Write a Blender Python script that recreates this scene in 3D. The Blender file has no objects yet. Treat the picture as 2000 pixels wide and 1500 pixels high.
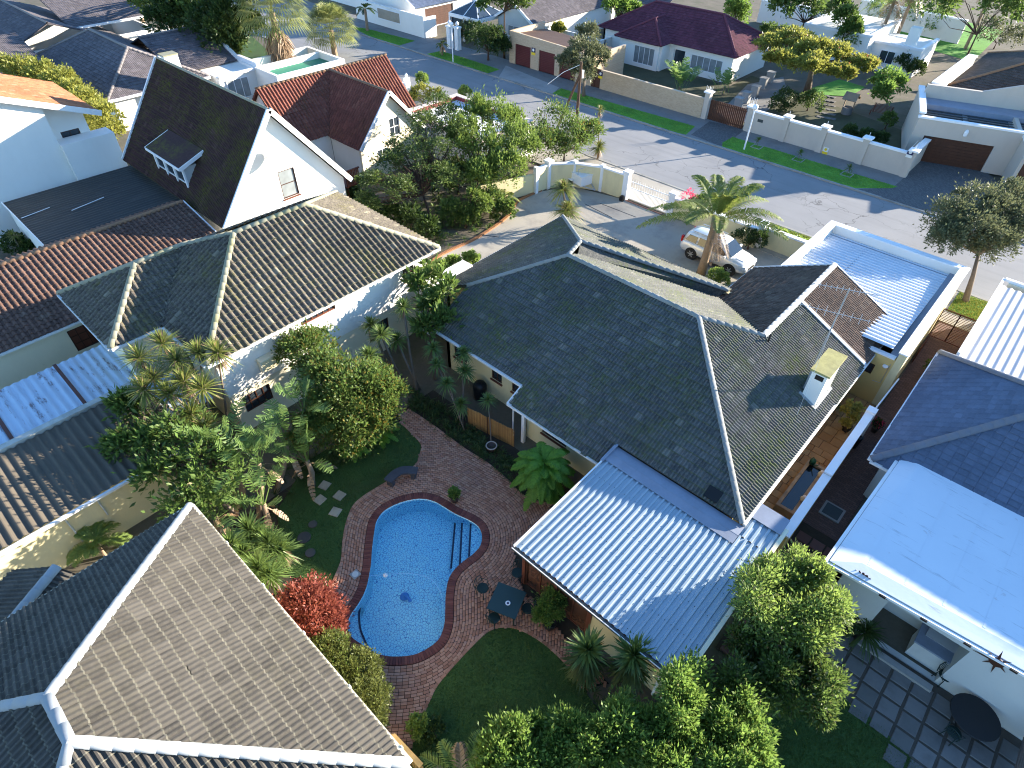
import bpy, math, random
import numpy as np
from mathutils import Vector, Matrix, noise as mnoise
rad = math.radians
random.seed(7); RNG = np.random.default_rng(11)

# ------------------------------------------------------------------ camera, sky, sun, exposure
SC = bpy.context.scene
FPX, PITCH, ROLL, YAW, CH = 1204.88, rad(43.1556), rad(.926), rad(-42.0988), 21.5
_fw = Vector((math.cos(PITCH)*math.sin(YAW), math.cos(PITCH)*math.cos(YAW), -math.sin(PITCH)))
_r = Vector((math.cos(YAW), -math.sin(YAW), 0)); _u = _r.cross(_fw)
CR = _r*math.cos(ROLL)+_u*math.sin(ROLL); CU = _u*math.cos(ROLL)-_r*math.sin(ROLL)
cam = bpy.data.cameras.new('camera'); camo = bpy.data.objects.new('camera', cam); SC.collection.objects.link(camo)
camo.matrix_world = Matrix(((CR.x, CU.x, -_fw.x, 0), (CR.y, CU.y, -_fw.y, 0), (CR.z, CU.z, -_fw.z, CH), (0, 0, 0, 1)))
cam.sensor_fit = 'HORIZONTAL'; cam.sensor_width = 36; cam.lens = FPX*36/2000; cam.clip_end = 2000
SC.camera = camo
SUN_AZ, SUN_EL = rad(60.5), rad(14.6)          # azimuth counted from +X towards +Y (the street runs along X)
w = bpy.data.worlds.new('World'); SC.world = w; w.use_nodes = True
_nt = w.node_tree; _bg = _nt.nodes['Background']; _sky = _nt.nodes.new('ShaderNodeTexSky')
_sky.sky_type = 'NISHITA'; _sky.sun_disc = False; _sky.sun_elevation = SUN_EL; _sky.sun_rotation = math.pi/2-SUN_AZ
_sky.air_density = 1.0; _sky.dust_density = .0; _sky.ozone_density = 4.2
_nt.links.new(_sky.outputs[0], _bg.inputs[0]); _bg.inputs[1].default_value = .12
_sl = bpy.data.lights.new('sun', 'SUN'); _sl.energy = 5.0; _sl.angle = rad(.53); _sl.color = (1, .90, .76)
_so = bpy.data.objects.new('sun', _sl); SC.collection.objects.link(_so); _so.location = (20, 30, 60)
_sd = Vector((math.cos(SUN_AZ)*math.cos(SUN_EL), math.sin(SUN_AZ)*math.cos(SUN_EL), math.sin(SUN_EL)))
_so.rotation_euler = _sd.to_track_quat('Z', 'Y').to_euler()
SC.view_settings.view_transform = 'Standard'; SC.view_settings.look = 'None'
SC.view_settings.gamma = 1; SC.view_settings.use_curve_mapping = False; SC.view_settings.exposure = 2.05
SC.cycles.max_bounces = 6; SC.cycles.transparent_max_bounces = 8
SC.cycles.use_denoising = True; SC.cycles.filter_width = 1.1

# ------------------------------------------------------------------ helpers
COL = SC.collection
def G(x, y, z=0.):
    "photo pixel at a known height above the ground -> place in the world"
    d = _fw*FPX+CR*(x-1000)+CU*(750-y); t = (z-CH)/d.z
    return Vector((t*d.x, t*d.y, z))
def GX(x, y, X):
    d = _fw*FPX+CR*(x-1000)+CU*(750-y); t = X/d.x; return Vector((X, t*d.y, CH+t*d.z))
def GY(x, y, Y):
    d = _fw*FPX+CR*(x-1000)+CU*(750-y); t = Y/d.y; return Vector((t*d.x, Y, CH+t*d.z))
def QP(p):
    v = Vector(p)-Vector((0, 0, CH)); z = v.dot(_fw)
    return (1000+FPX*v.dot(CR)/z, 750-FPX*v.dot(CU)/z, v.length) if z > .1 else (-9999, -9999, 1e6)
def seen(p, m=60):
    q = QP(p); return -m < q[0] < 2000+m and -m < q[1] < 1500+m
def wloc(o):
    v = Vector((0, 0, 0))
    while o is not None: v += o.location; o = o.parent
    return v
def tag(o, label=None, cat=None, group=None, kind=None):
    if label: o['label'] = label
    if cat: o['category'] = cat
    if group: o['group'] = group
    if kind: o['kind'] = kind
    return o
def thing(name, label, cat, loc=(0, 0, 0), group=None, rz=0):
    o = bpy.data.objects.new(name, None); COL.objects.link(o); o.location = loc; o.rotation_euler = (0, 0, rz)
    o.empty_display_size = .2
    return tag(o, label, cat, group)
def copy_tree(o, parent=None):
    c = o.copy(); COL.objects.link(c)
    if parent is not None: c.parent = parent
    for ch in list(o.children): copy_tree(ch, c)
    return c
def mesh_obj(name, me, parent=None, kind=None):
    o = bpy.data.objects.new(name, me); COL.objects.link(o)
    if parent is not None: o.parent = parent
    if kind: o['kind'] = kind
    return o
def unit(a): a = Vector(a); return a.normalized()

class MB:
    def __init__(s): s.v = []; s.f = []; s.m = []; s.mi = 0
    def add(s, vs, fs):
        n = len(s.v); s.v += [tuple(p) for p in vs]; s.f += [tuple(i+n for i in f) for f in fs]; s.m += [s.mi]*len(fs); return s
    def mat(s, i): s.mi = i; return s
    def box(s, x0, x1, y0, y1, z0, z1):
        return s.add([(x0,y0,z0),(x1,y0,z0),(x1,y1,z0),(x0,y1,z0),(x0,y0,z1),(x1,y0,z1),(x1,y1,z1),(x0,y1,z1)],
                     [(3,2,1,0),(4,5,6,7),(0,1,5,4),(1,2,6,5),(2,3,7,6),(3,0,4,7)])
    def obox(s, c, a, b, d):
        c, a, b, d = map(Vector, (c, a, b, d))
        return s.add([c-a-b-d, c+a-b-d, c+a+b-d, c-a+b-d, c-a-b+d, c+a-b+d, c+a+b+d, c-a+b+d],
                     [(3,2,1,0),(4,5,6,7),(0,1,5,4),(1,2,6,5),(2,3,7,6),(3,0,4,7)])
    def beam(s, p, q, w, h, up=(0, 0, 1)):
        p, q = Vector(p), Vector(q); d = (q-p); L = d.length; d = d/L; sd = d.cross(Vector(up))
        if sd.length < 1e-4: sd = d.cross(Vector((1, 0, 0)))
        sd.normalize(); n = sd.cross(d)
        return s.obox((p+q)/2, d*L/2, sd*w/2, n*h/2)
    def prism(s, poly, z0, z1):
        n = len(poly)
        return s.add([(p[0], p[1], z0) for p in poly]+[(p[0], p[1], z1) for p in poly],
                     [tuple(range(n-1, -1, -1)), tuple(range(n, 2*n))]+[(i, (i+1) % n, n+(i+1) % n, n+i) for i in range(n)])
    def slab(s, pts, off):
        pts = [Vector(p) for p in pts]; off = Vector(off); n = len(pts)
        return s.add(pts+[p+off for p in pts], [tuple(range(n)), tuple(range(2*n-1, n-1, -1))]+[(i, n+i, n+(i+1) % n, (i+1) % n) for i in range(n)])
    def poly(s, pts): return s.add(pts, [tuple(range(len(pts)))])
    def tube(s, pts, rs, n=8, cap=True):
        pts = [Vector(p) for p in pts]
        if not hasattr(rs, '__len__'): rs = [rs]*len(pts)
        vs = []; fs = []; ref = None
        for i, p in enumerate(pts):
            d = (pts[min(i+1, len(pts)-1)]-pts[max(i-1, 0)])
            d = d.normalized() if d.length > 1e-9 else Vector((0, 0, 1))
            if ref is None: ref = d.orthogonal().normalized()
            a = (ref-d*ref.dot(d)); a = a.normalized() if a.length > 1e-6 else d.orthogonal().normalized()
            ref = a; b = d.cross(a)
            for k in range(n):
                t = 2*math.pi*k/n; vs.append(p+(a*math.cos(t)+b*math.sin(t))*rs[i])
        for i in range(len(pts)-1):
            for k in range(n):
                fs.append((i*n+k, i*n+(k+1) % n, (i+1)*n+(k+1) % n, (i+1)*n+k))
        if cap: fs += [tuple(range(n-1, -1, -1)), tuple(range((len(pts)-1)*n, len(pts)*n))]
        return s.add(vs, fs)
    def cyl(s, c, r, z0, z1, n=16, r2=None): return s.tube([(c[0], c[1], z0), (c[0], c[1], z1)], [r, r if r2 is None else r2], n)
    def lathe(s, c, prof, n=20):
        vs = []; fs = []
        for r, z in prof:
            for k in range(n):
                t = 2*math.pi*k/n; vs.append((c[0]+r*math.cos(t), c[1]+r*math.sin(t), c[2]+z))
        for i in range(len(prof)-1):
            for k in range(n): fs.append((i*n+k, i*n+(k+1) % n, (i+1)*n+(k+1) % n, (i+1)*n+k))
        fs.append(tuple(range(n-1, -1, -1))); fs.append(tuple(range((len(prof)-1)*n, len(prof)*n)))
        return s.add(vs, fs)
    def vprism(s, run, c, sg, poly, t):
        "convex polygon (a,z) standing in a vertical plane; outer face at c, thickness t inwards (sg = outward sign)"
        def W(a, z, d): return (a, c-sg*d, z) if run == 'x' else (c-sg*d, a, z)
        n = len(poly)
        return s.add([W(a, z, 0) for a, z in poly]+[W(a, z, t) for a, z in poly],
                     [tuple(range(n)), tuple(range(2*n-1, n-1, -1))]+[(i, n+i, n+(i+1) % n, (i+1) % n) for i in range(n)])
    def vwall(s, run, c, sg, poly, t=.22, ops=()):
        def clip(P, k, val, keep_less):
            out = []
            for i in range(len(P)):
                a, b = P[i], P[(i+1) % len(P)]
                ia = (a[k] <= val) == keep_less or a[k] == val; ib = (b[k] <= val) == keep_less or b[k] == val
                if ia: out.append(a)
                if ia != ib:
                    u = (val-a[k])/(b[k]-a[k]); out.append((a[0]+(b[0]-a[0])*u, a[1]+(b[1]-a[1])*u))
            return out
        rest = list(poly)
        for a0, a1, z0, z1 in sorted(ops):
            L = clip(rest, 0, a0, True)
            if len(L) > 2: s.vprism(run, c, sg, L, t)
            M = clip(clip(rest, 0, a0, False), 0, a1, True)
            for pc in (clip(M, 1, z0, True), clip(M, 1, z1, False)):
                if len(pc) > 2: s.vprism(run, c, sg, pc, t)
            rest = clip(rest, 0, a1, False)
        if len(rest) > 2: s.vprism(run, c, sg, rest, t)
        return s
    def build(s, name, mats, parent=None, smooth=False, kind=None, local=False):
        me = bpy.data.meshes.new(name)
        off = Vector((0, 0, 0)) if (parent is None or local) else wloc(parent)
        me.from_pydata([(p[0]-off.x, p[1]-off.y, p[2]-off.z) for p in s.v], [], s.f)
        if not isinstance(mats, (list, tuple)): mats = [mats]
        for m in mats: me.materials.append(m)
        if len(mats) > 1: me.polygons.foreach_set('material_index', s.m)
        if smooth: me.polygons.foreach_set('use_smooth', [True]*len(me.polygons))
        me.update()
        return mesh_obj(name, me, parent, kind)

def np_mesh(name, V, F, mats, parent=None, kind=None, smooth=False, mi=None, local=False):
    "V (n,3), F (m,4) or (m,3) arrays"
    me = bpy.data.meshes.new(name); V = np.asarray(V, dtype=np.float32); F = np.asarray(F, dtype=np.int32)
    if parent is not None and not local:
        o = wloc(parent); V = V-np.array([o.x, o.y, o.z], dtype=np.float32)
    k = F.shape[1]; me.vertices.add(len(V)); me.vertices.foreach_set('co', V.ravel())
    me.loops.add(F.size); me.loops.foreach_set('vertex_index', F.ravel())
    me.polygons.add(len(F)); me.polygons.foreach_set('loop_start', np.arange(0, F.size, k, dtype=np.int32))
    if not isinstance(mats, (list, tuple)): mats = [mats]
    for m in mats: me.materials.append(m)
    if mi is not None: me.polygons.foreach_set('material_index', np.asarray(mi, dtype=np.int32))
    if smooth: me.polygons.foreach_set('use_smooth', np.ones(len(F), dtype=bool))
    me.update(calc_edges=True)
    return mesh_obj(name, me, parent, kind)

# ------------------------------------------------------------------ materials
class NT:
    def __init__(s, name):
        s.m = bpy.data.materials.new(name); s.m.use_nodes = True; s.t = s.m.node_tree; s.t.nodes.clear()
        s.out = s.n('OutputMaterial'); s.geo = s.n('NewGeometry')
    def n(s, t, **kw):
        o = s.t.nodes.new('ShaderNode'+t)
        for k, v in kw.items():
            if k.startswith('_'): setattr(o, k[1:], v)
        return o
    def l(s, a, b): s.t.links.new(a, b); return s
    def mapped(s, scale=(1, 1, 1), rot=(0, 0, 0), src=None):
        mp = s.n('Mapping'); mp.inputs['Scale'].default_value = scale; mp.inputs['Rotation'].default_value = rot
        s.l(src or s.geo.outputs['Position'], mp.inputs['Vector']); return mp.outputs[0]
    def noise(s, scale, detail=4, rough=.6, vec=None, dist=0):
        o = s.n('TexNoise'); o.inputs['Scale'].default_value = scale; o.inputs['Detail'].default_value = detail
        o.inputs['Roughness'].default_value = rough; o.inputs['Distortion'].default_value = dist
        s.l(vec or s.geo.outputs['Position'], o.inputs['Vector']); return o.outputs[0]
    def ramp(s, src, stops):
        o = s.n('ValToRGB'); el = o.color_ramp.elements
        while len(el) < len(stops): el.new(.5)
        for e, (p, c) in zip(el, stops):
            e.position = p; e.color = (*c, 1) if not isinstance(c, (int, float)) else (c, c, c, 1)
        s.l(src, o.inputs[0]); return o.outputs[0]
    def mix(s, fac, a, b, mode='MIX'):
        o = s.n('Mix'); o.data_type = 'RGBA'; o.blend_type = mode
        for i, v in ((0, fac), (6, a), (7, b)):
            sock = o.inputs[i]
            if isinstance(v, (int, float)): sock.default_value = v if i == 0 else (v, v, v, 1)
            elif isinstance(v, tuple): sock.default_value = (*v, 1)
            else: s.l(v, sock)
        return o.outputs[2]
    def math(s, op, a, b=0.):
        o = s.n('Math'); o.operation = op
        for sock, v in ((o.inputs[0], a), (o.inputs[1], b)):
            if isinstance(v, (int, float)): sock.default_value = v
            else: s.l(v, sock)
        return o.outputs[0]
    def bsdf(s, col, rough=.8, spec=.3, metal=0., bump=None, bstr=.3, bdist=.02):
        b = s.n('BsdfPrincipled')
        for key, v in (('Base Color', col), ('Roughness', rough), ('Metallic', metal), ('Specular IOR Level', spec)):
            if isinstance(v, (int, float)): b.inputs[key].default_value = v
            elif isinstance(v, tuple): b.inputs[key].default_value = (*v, 1)
            else: s.l(v, b.inputs[key])
        if bump is not None:
            bp = s.n('Bump'); bp.inputs['Strength'].default_value = bstr; bp.inputs['Distance'].default_value = bdist
            s.l(bump, bp.inputs['Height']); s.l(bp.outputs[0], b.inputs['Normal'])
        return b.outputs[0]
    def done(s, sh): s.l(sh, s.out.inputs[0]); return s.m
    def rnd(s):
        oi = s.n('ObjectInfo'); return s.math('FRACT', s.math('ADD', oi.outputs['Random'], s.geo.outputs['Random Per Island']))
def sc3(c, k): return tuple(min(1, max(0, x*k)) for x in c)

def plain(name, c, rough=.75, var=.18, scale=1.2, fine=14, spec=.3, metal=0., bstr=.25, dirt=None, dirt_amt=.5):
    t = NT(name); a = t.noise(scale, 5); b = t.noise(fine, 4)
    col = t.mix(t.ramp(a, [(.3, 0.), (.7, 1.)]), sc3(c, 1-var), sc3(c, 1+var))
    col = t.mix(.5, col, t.mix(b, sc3(c, 1-var), sc3(c, 1+var)))
    if dirt:
        d = t.noise(.55, 6, .7, t.mapped((1, 1, .35)))
        col = t.mix(t.math('MULTIPLY', t.ramp(d, [(.48, 0.), (.72, 1.)]), dirt_amt), col, dirt)
    return t.done(t.bsdf(col, rough, spec, metal, b, bstr, .01))
def tile_mat(name, c, moss=(.16, .15, .03), moss_amt=.5, light=(.36, .33, .28), light_amt=.4, rough=.85, moss_lo=.5, var=.25):
    t = NT(name); r = t.rnd()
    col = t.mix(r, sc3(c, 1-var), sc3(c, 1+var))
    fine = t.noise(9, 5, .7)
    col = t.mix(t.math('MULTIPLY', t.ramp(fine, [(.42, 0.), (.66, 1.)]), light_amt), col, light)
    col = t.mix(t.math('MULTIPLY', t.ramp(t.noise(.22, 6, .7), [(.45, 0.), (.62, 1.)]), .38), col, sc3(c, .45))
    col = t.mix(t.ramp(t.math('FRACT', t.math('MULTIPLY', r, 13.7)), [(.955, 0.), (.965, .45)]), col, light)
    patch = t.noise(.45, 4, .65); spots = t.noise(6, 4, .7)
    mk = t.math('MULTIPLY', t.ramp(patch, [(moss_lo, 0.), (moss_lo+.18, 1.)]), t.ramp(spots, [(.42, 0.), (.6, 1.)]))
    col = t.mix(t.math('MULTIPLY', mk, moss_amt), col, moss)
    wv = t.noise(55, 2); lich = t.ramp(wv, [(.73, 0.), (.76, 1.)])
    col = t.mix(t.math('MULTIPLY', lich, .5), col, (.55, .55, .48))
    return t.done(t.bsdf(col, rough, .25, 0, fine, .35, .008))
def sheet_mat(name, c, streak=(.2, .18, .17), amt=.35, rough=.5, metal=0., run='x', spec=.4, rust=None, rust_amt=0):
    t = NT(name); sc = (.5, 5, 1) if run == 'x' else (5, .5, 1)
    a = t.noise(1.0, 5, .65, t.mapped(sc)); b = t.noise(.7, 5); f = t.noise(20, 3)
    col = t.mix(b, sc3(c, .86), sc3(c, 1.1))
    col = t.mix(t.math('MULTIPLY', t.ramp(a, [(.5, 0.), (.75, 1.)]), amt), col, streak)
    if rust:
        d = t.noise(1.3, 6, .75, t.mapped((.6, 2.2, 1) if run == 'x' else (2.2, .6, 1)))
        col = t.mix(t.math('MULTIPLY', t.ramp(d, [(.56, 0.), (.64, 1.)]), rust_amt), col, rust)
    return t.done(t.bsdf(col, t.mix(f, rough*.8, min(1, rough*1.25)), spec, metal, f, .08, .005))
def leaf_mat(name, c1, c2, trans=.35, dry=None, rough=.5, dry_amt=.0):
    t = NT(name); r = t.rnd(); n = t.noise(.8, 3)
    col = t.mix(t.math('ADD', t.math('MULTIPLY', r, .6), t.math('MULTIPLY', n, .45)), c1, c2)
    if dry: col = t.mix(t.math('MULTIPLY', t.ramp(t.math('FRACT', t.math('MULTIPLY', r, 7.13)), [(1-dry_amt, 0.), (min(1, 1.02-dry_amt), 1.)]), .9), col, dry)
    b = t.bsdf(col, rough, .35); tr = t.n('BsdfTranslucent'); t.l(t.mix(.5, col, sc3(c2, 1.3)), tr.inputs[0])
    ms = t.n('MixShader'); ms.inputs[0].default_value = trans; t.l(b, ms.inputs[1]); t.l(tr.outputs[0], ms.inputs[2])
    return t.done(ms.outputs[0])
def brick_mat(name, c1, c2, mortar, run='x', bw=.23, bh=.075, rough=.85):
    t = NT(name); sp = t.n('SeparateXYZ'); t.l(t.geo.outputs['Position'], sp.inputs[0])
    cb = t.n('CombineXYZ'); t.l(sp.outputs[0 if run != 'y' else 1], cb.inputs[0]); t.l(sp.outputs[2 if run != 'flat' else 1], cb.inputs[1])
    b = t.n('TexBrick'); t.l(cb.outputs[0], b.inputs['Vector'])
    b.inputs['Scale'].default_value = 1; b.inputs['Brick Width'].default_value = bw; b.inputs['Row Height'].default_value = bh
    b.inputs['Mortar Size'].default_value = .008; b.inputs['Color1'].default_value = (*c1, 1); b.inputs['Color2'].default_value = (*c2, 1); b.inputs['Mortar'].default_value = (*mortar, 1)
    n = t.noise(1.1, 5); col = t.mix(t.math('MULTIPLY', n, .35), b.outputs[0], sc3(c1, .6))
    return t.done(t.bsdf(col, rough, .25, 0, b.outputs[1], -.4, .01))
def glass_mat(name, c=(.03, .04, .05), rough=.06):
    t = NT(name); n = t.noise(1.5, 2); return t.done(t.bsdf(t.mix(n, sc3(c, .6), sc3(c, 1.6)), rough, .8))

M = {}
M['white'] = plain('white_plaster', (.80, .78, .72), .85, .04, .6, 20, dirt=(.62, .59, .52), dirt_amt=.16)
M['white_trim'] = plain('white_paint', (.80, .80, .79), .5, .04, 1, 20, dirt=(.5, .5, .48), dirt_amt=.25)
M['cream'] = plain('cream_plaster', (.72, .62, .36), .85, .07, .5, 18, dirt=(.42, .36, .24), dirt_amt=.45)
M['pale_cream'] = plain('pale_cream_plaster', (.78, .71, .52), .85, .06, .5, 18, dirt=(.55, .49, .37), dirt_amt=.22)
M['ochre'] = plain('ochre_plaster', (.66, .46, .17), .85, .08, .6, 18, dirt=(.38, .28, .15), dirt_amt=.4)
M['taupe'] = plain('taupe_plaster', (.50, .44, .37), .85, .05, .5, 20, dirt=(.35, .31, .27), dirt_amt=.3)
M['greywall'] = plain('grey_plaster', (.55, .55, .52), .85, .06, .5, 20, dirt=(.3, .3, .28), dirt_amt=.4)
M['concrete'] = plain('concrete', (.32, .31, .29), .9, .14, .4, 9, bstr=.5, dirt=(.18, .17, .16), dirt_amt=.5)
M['drive'] = plain('driveway_screed', (.37, .335, .275), .9, .12, .35, 14, bstr=.5, dirt=(.17, .16, .15), dirt_amt=.65)
t = NT('asphalt'); _a = t.noise(.22, 5); _b = t.noise(30, 4); _w = t.noise(1.6, 4, .6)
_c = t.mix(t.ramp(_a, [(.3, 0.), (.7, 1.)]), (.20, .20, .20), (.275, .272, .268)); _c = t.mix(.35, _c, t.mix(_b, (.14, .14, .14), (.33, .33, .325)))
_st = t.noise(1.0, 4, .6, t.mapped((.06, 1.3, 1))); _c = t.mix(t.math('MULTIPLY', t.ramp(_st, [(.5, 0.), (.75, 1.)]), .4), _c, (.15, .15, .15))
_v = t.n('TexVoronoi'); _v.feature = 'DISTANCE_TO_EDGE'; _v.inputs['Scale'].default_value = .33
_mx = t.n('VectorMath'); _mx.operation = 'ADD'; t.l(t.geo.outputs['Position'], _mx.inputs[0]); _nv = t.n('TexNoise'); _nv.inputs['Scale'].default_value = 1.4; t.l(t.geo.outputs['Position'], _nv.inputs['Vector']); t.l(_nv.outputs['Color'], _mx.inputs[1]); t.l(_mx.outputs[0], _v.inputs['Vector'])
_ck = t.math('MULTIPLY', t.ramp(_v.outputs['Distance'], [(.004, 1.), (.012, 0.)]), t.ramp(t.noise(.12, 3), [(.45, 0.), (.6, 1.)])); _c = t.mix(t.math('MULTIPLY', _ck, .75), _c, (.05, .05, .05))
M['asphalt'] = t.done(t.bsdf(_c, .9, .3, 0, _b, .5, .01))
M['kerb'] = plain('kerb_concrete', (.30, .29, .26), .9, .18, .9, 12, dirt=(.10, .10, .09), dirt_amt=.6)
M['soil'] = plain('dark_soil', (.05, .038, .026), .95, .5, 1.5, 15, bstr=1.)
M['earth'] = plain('dry_earth', (.13, .11, .08), .95, .35, .5, 8, bstr=.8, dirt=(.05, .07, .02), dirt_amt=.6)
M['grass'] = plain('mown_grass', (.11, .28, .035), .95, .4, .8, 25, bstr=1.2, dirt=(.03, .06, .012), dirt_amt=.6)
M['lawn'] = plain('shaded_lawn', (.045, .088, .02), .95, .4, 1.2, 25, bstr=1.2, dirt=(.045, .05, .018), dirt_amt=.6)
M['main_tile'] = tile_mat('weathered_concrete_tile', (.082, .086, .083), (.095, .12, .022), .8, (.235, .222, .185), .48, moss_lo=.47)
M['left_tile'] = tile_mat('brown_grey_roll_tile', (.085, .070, .057), (.18, .16, .025), .6, (.32, .28, .2), .45, moss_lo=.5)
M['front_tile'] = tile_mat('greige_concrete_tile', (.070, .063, .053), (.2, .18, .1), .1, (.105, .095, .08), .5, var=.28)
M['aframe_tile'] = tile_mat('plum_tile', (.060, .028, .026), (.10, .095, .008), .9, (.12, .07, .06), .3, moss_lo=.46)
M['wing_tile'] = tile_mat('brown_wing_tile', (.13, .088, .066), (.12, .10, .04), .2, (.25, .19, .14), .45)
M['red_tile'] = tile_mat('terracotta_tile', (.19, .065, .045), (.12, .10, .02), .35, (.32, .14, .09), .4)
M['brown_tile'] = tile_mat('brown_roll_tile', (.135, .075, .055), (.12, .09, .04), .2, (.22, .15, .11), .5)
M['purple_tile'] = tile_mat('maroon_tile', (.10, .028, .045), (.06, .04, .03), .2, (.16, .06, .08), .4)
M['grey_tile'] = tile_mat('slate_grey_tile', (.12, .105, .11), (.1, .09, .06), .2, (.2, .18, .18), .4)
M['dark_tile'] = tile_mat('dark_brown_tile', (.075, .06, .05), (.09, .08, .03), .4, (.14, .11, .09), .4)
M['cap'] = plain('mortared_ridge', (.25, .26, .25), .85, .2, 1.5, 9, dirt=(.14, .15, .10), dirt_amt=.6)
M['cap_white'] = plain('painted_ridge', (.30, .32, .33), .8, .12, 1.5, 9, dirt=(.22, .24, .24), dirt_amt=.5)
M['cap_moss'] = plain('mossy_ridge', (.27, .26, .19), .85, .22, 1.5, 7, dirt=(.26, .24, .05), dirt_amt=.7)
M['cap_grey'] = plain('grey_ridge', (.19, .17, .165), .85, .15, 1.5, 9)
M['cap_brown'] = plain('brown_ridge', (.24, .14, .08), .85, .2, 1.5, 9)
M['gutter'] = plain('gutter_paint', (.72, .72, .70), .5, .06, 2, 15, dirt=(.3, .3, .28), dirt_amt=.4)
M['fascia_dark'] = plain('dark_gutter', (.05, .06, .06), .5, .2)
M['wood_dark'] = plain('dark_stained_wood', (.07, .028, .016), .55, .3, 3, 25, dirt=(.03, .015, .01))
M['wood_red'] = plain('red_brown_timber', (.15, .05, .028), .55, .3, 3, 25)
M['glass'] = glass_mat('window_glass')
M['curtain_glass'] = glass_mat('curtained_glass', (.22, .24, .24), .12)
M['black'] = plain('black_paint', (.012, .013, .014), .5, .2)
M['steel'] = plain('galvanised_steel', (.45, .46, .47), .4, .12, 2, 20, metal=.6)
# ------------------------------------------------------------------ roofs, walls, windows
PROF = {  # across one tile: (fraction of width, height)
 'double': [(0, 0), (.10, .006), (.17, .046), (.31, .046), (.39, .006), (.50, 0), (.59, .006), (.67, .046), (.81, .046), (.89, .006), (1, 0)],
 'single': [(0, 0), (.30, 0), (.42, .05), (.55, .078), (.72, .078), (.86, .05), (1, 0)],
 'flat': [(0, 0), (.06, .014), (.14, .014), (.2, .004), (.8, .004), (.86, .014), (.94, .014), (1, 0)],
 'low': [(0, 0), (.2, .018), (.35, .018), (.5, 0), (.7, .018), (.85, .018), (1, 0)]}
def clip_poly(S, C):
    "Sutherland-Hodgman, C convex counter-clockwise, 2-D"
    out = S
    for i in range(len(C)):
        a, b = C[i], C[(i+1) % len(C)]; inp, out = out, []
        if not inp: return []
        def side(p): return (b[0]-a[0])*(p[1]-a[1])-(b[1]-a[1])*(p[0]-a[0])
        for j in range(len(inp)):
            p, q = inp[j], inp[(j+1) % len(inp)]; sp, sq = side(p), side(q)
            if sp >= -1e-9: out.append(p)
            if (sp >= 0) != (sq >= 0) and abs(sp-sq) > 1e-12:
                t = sp/(sp-sq); out.append((p[0]+(q[0]-p[0])*t, p[1]+(q[1]-p[1])*t))
    return out
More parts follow.
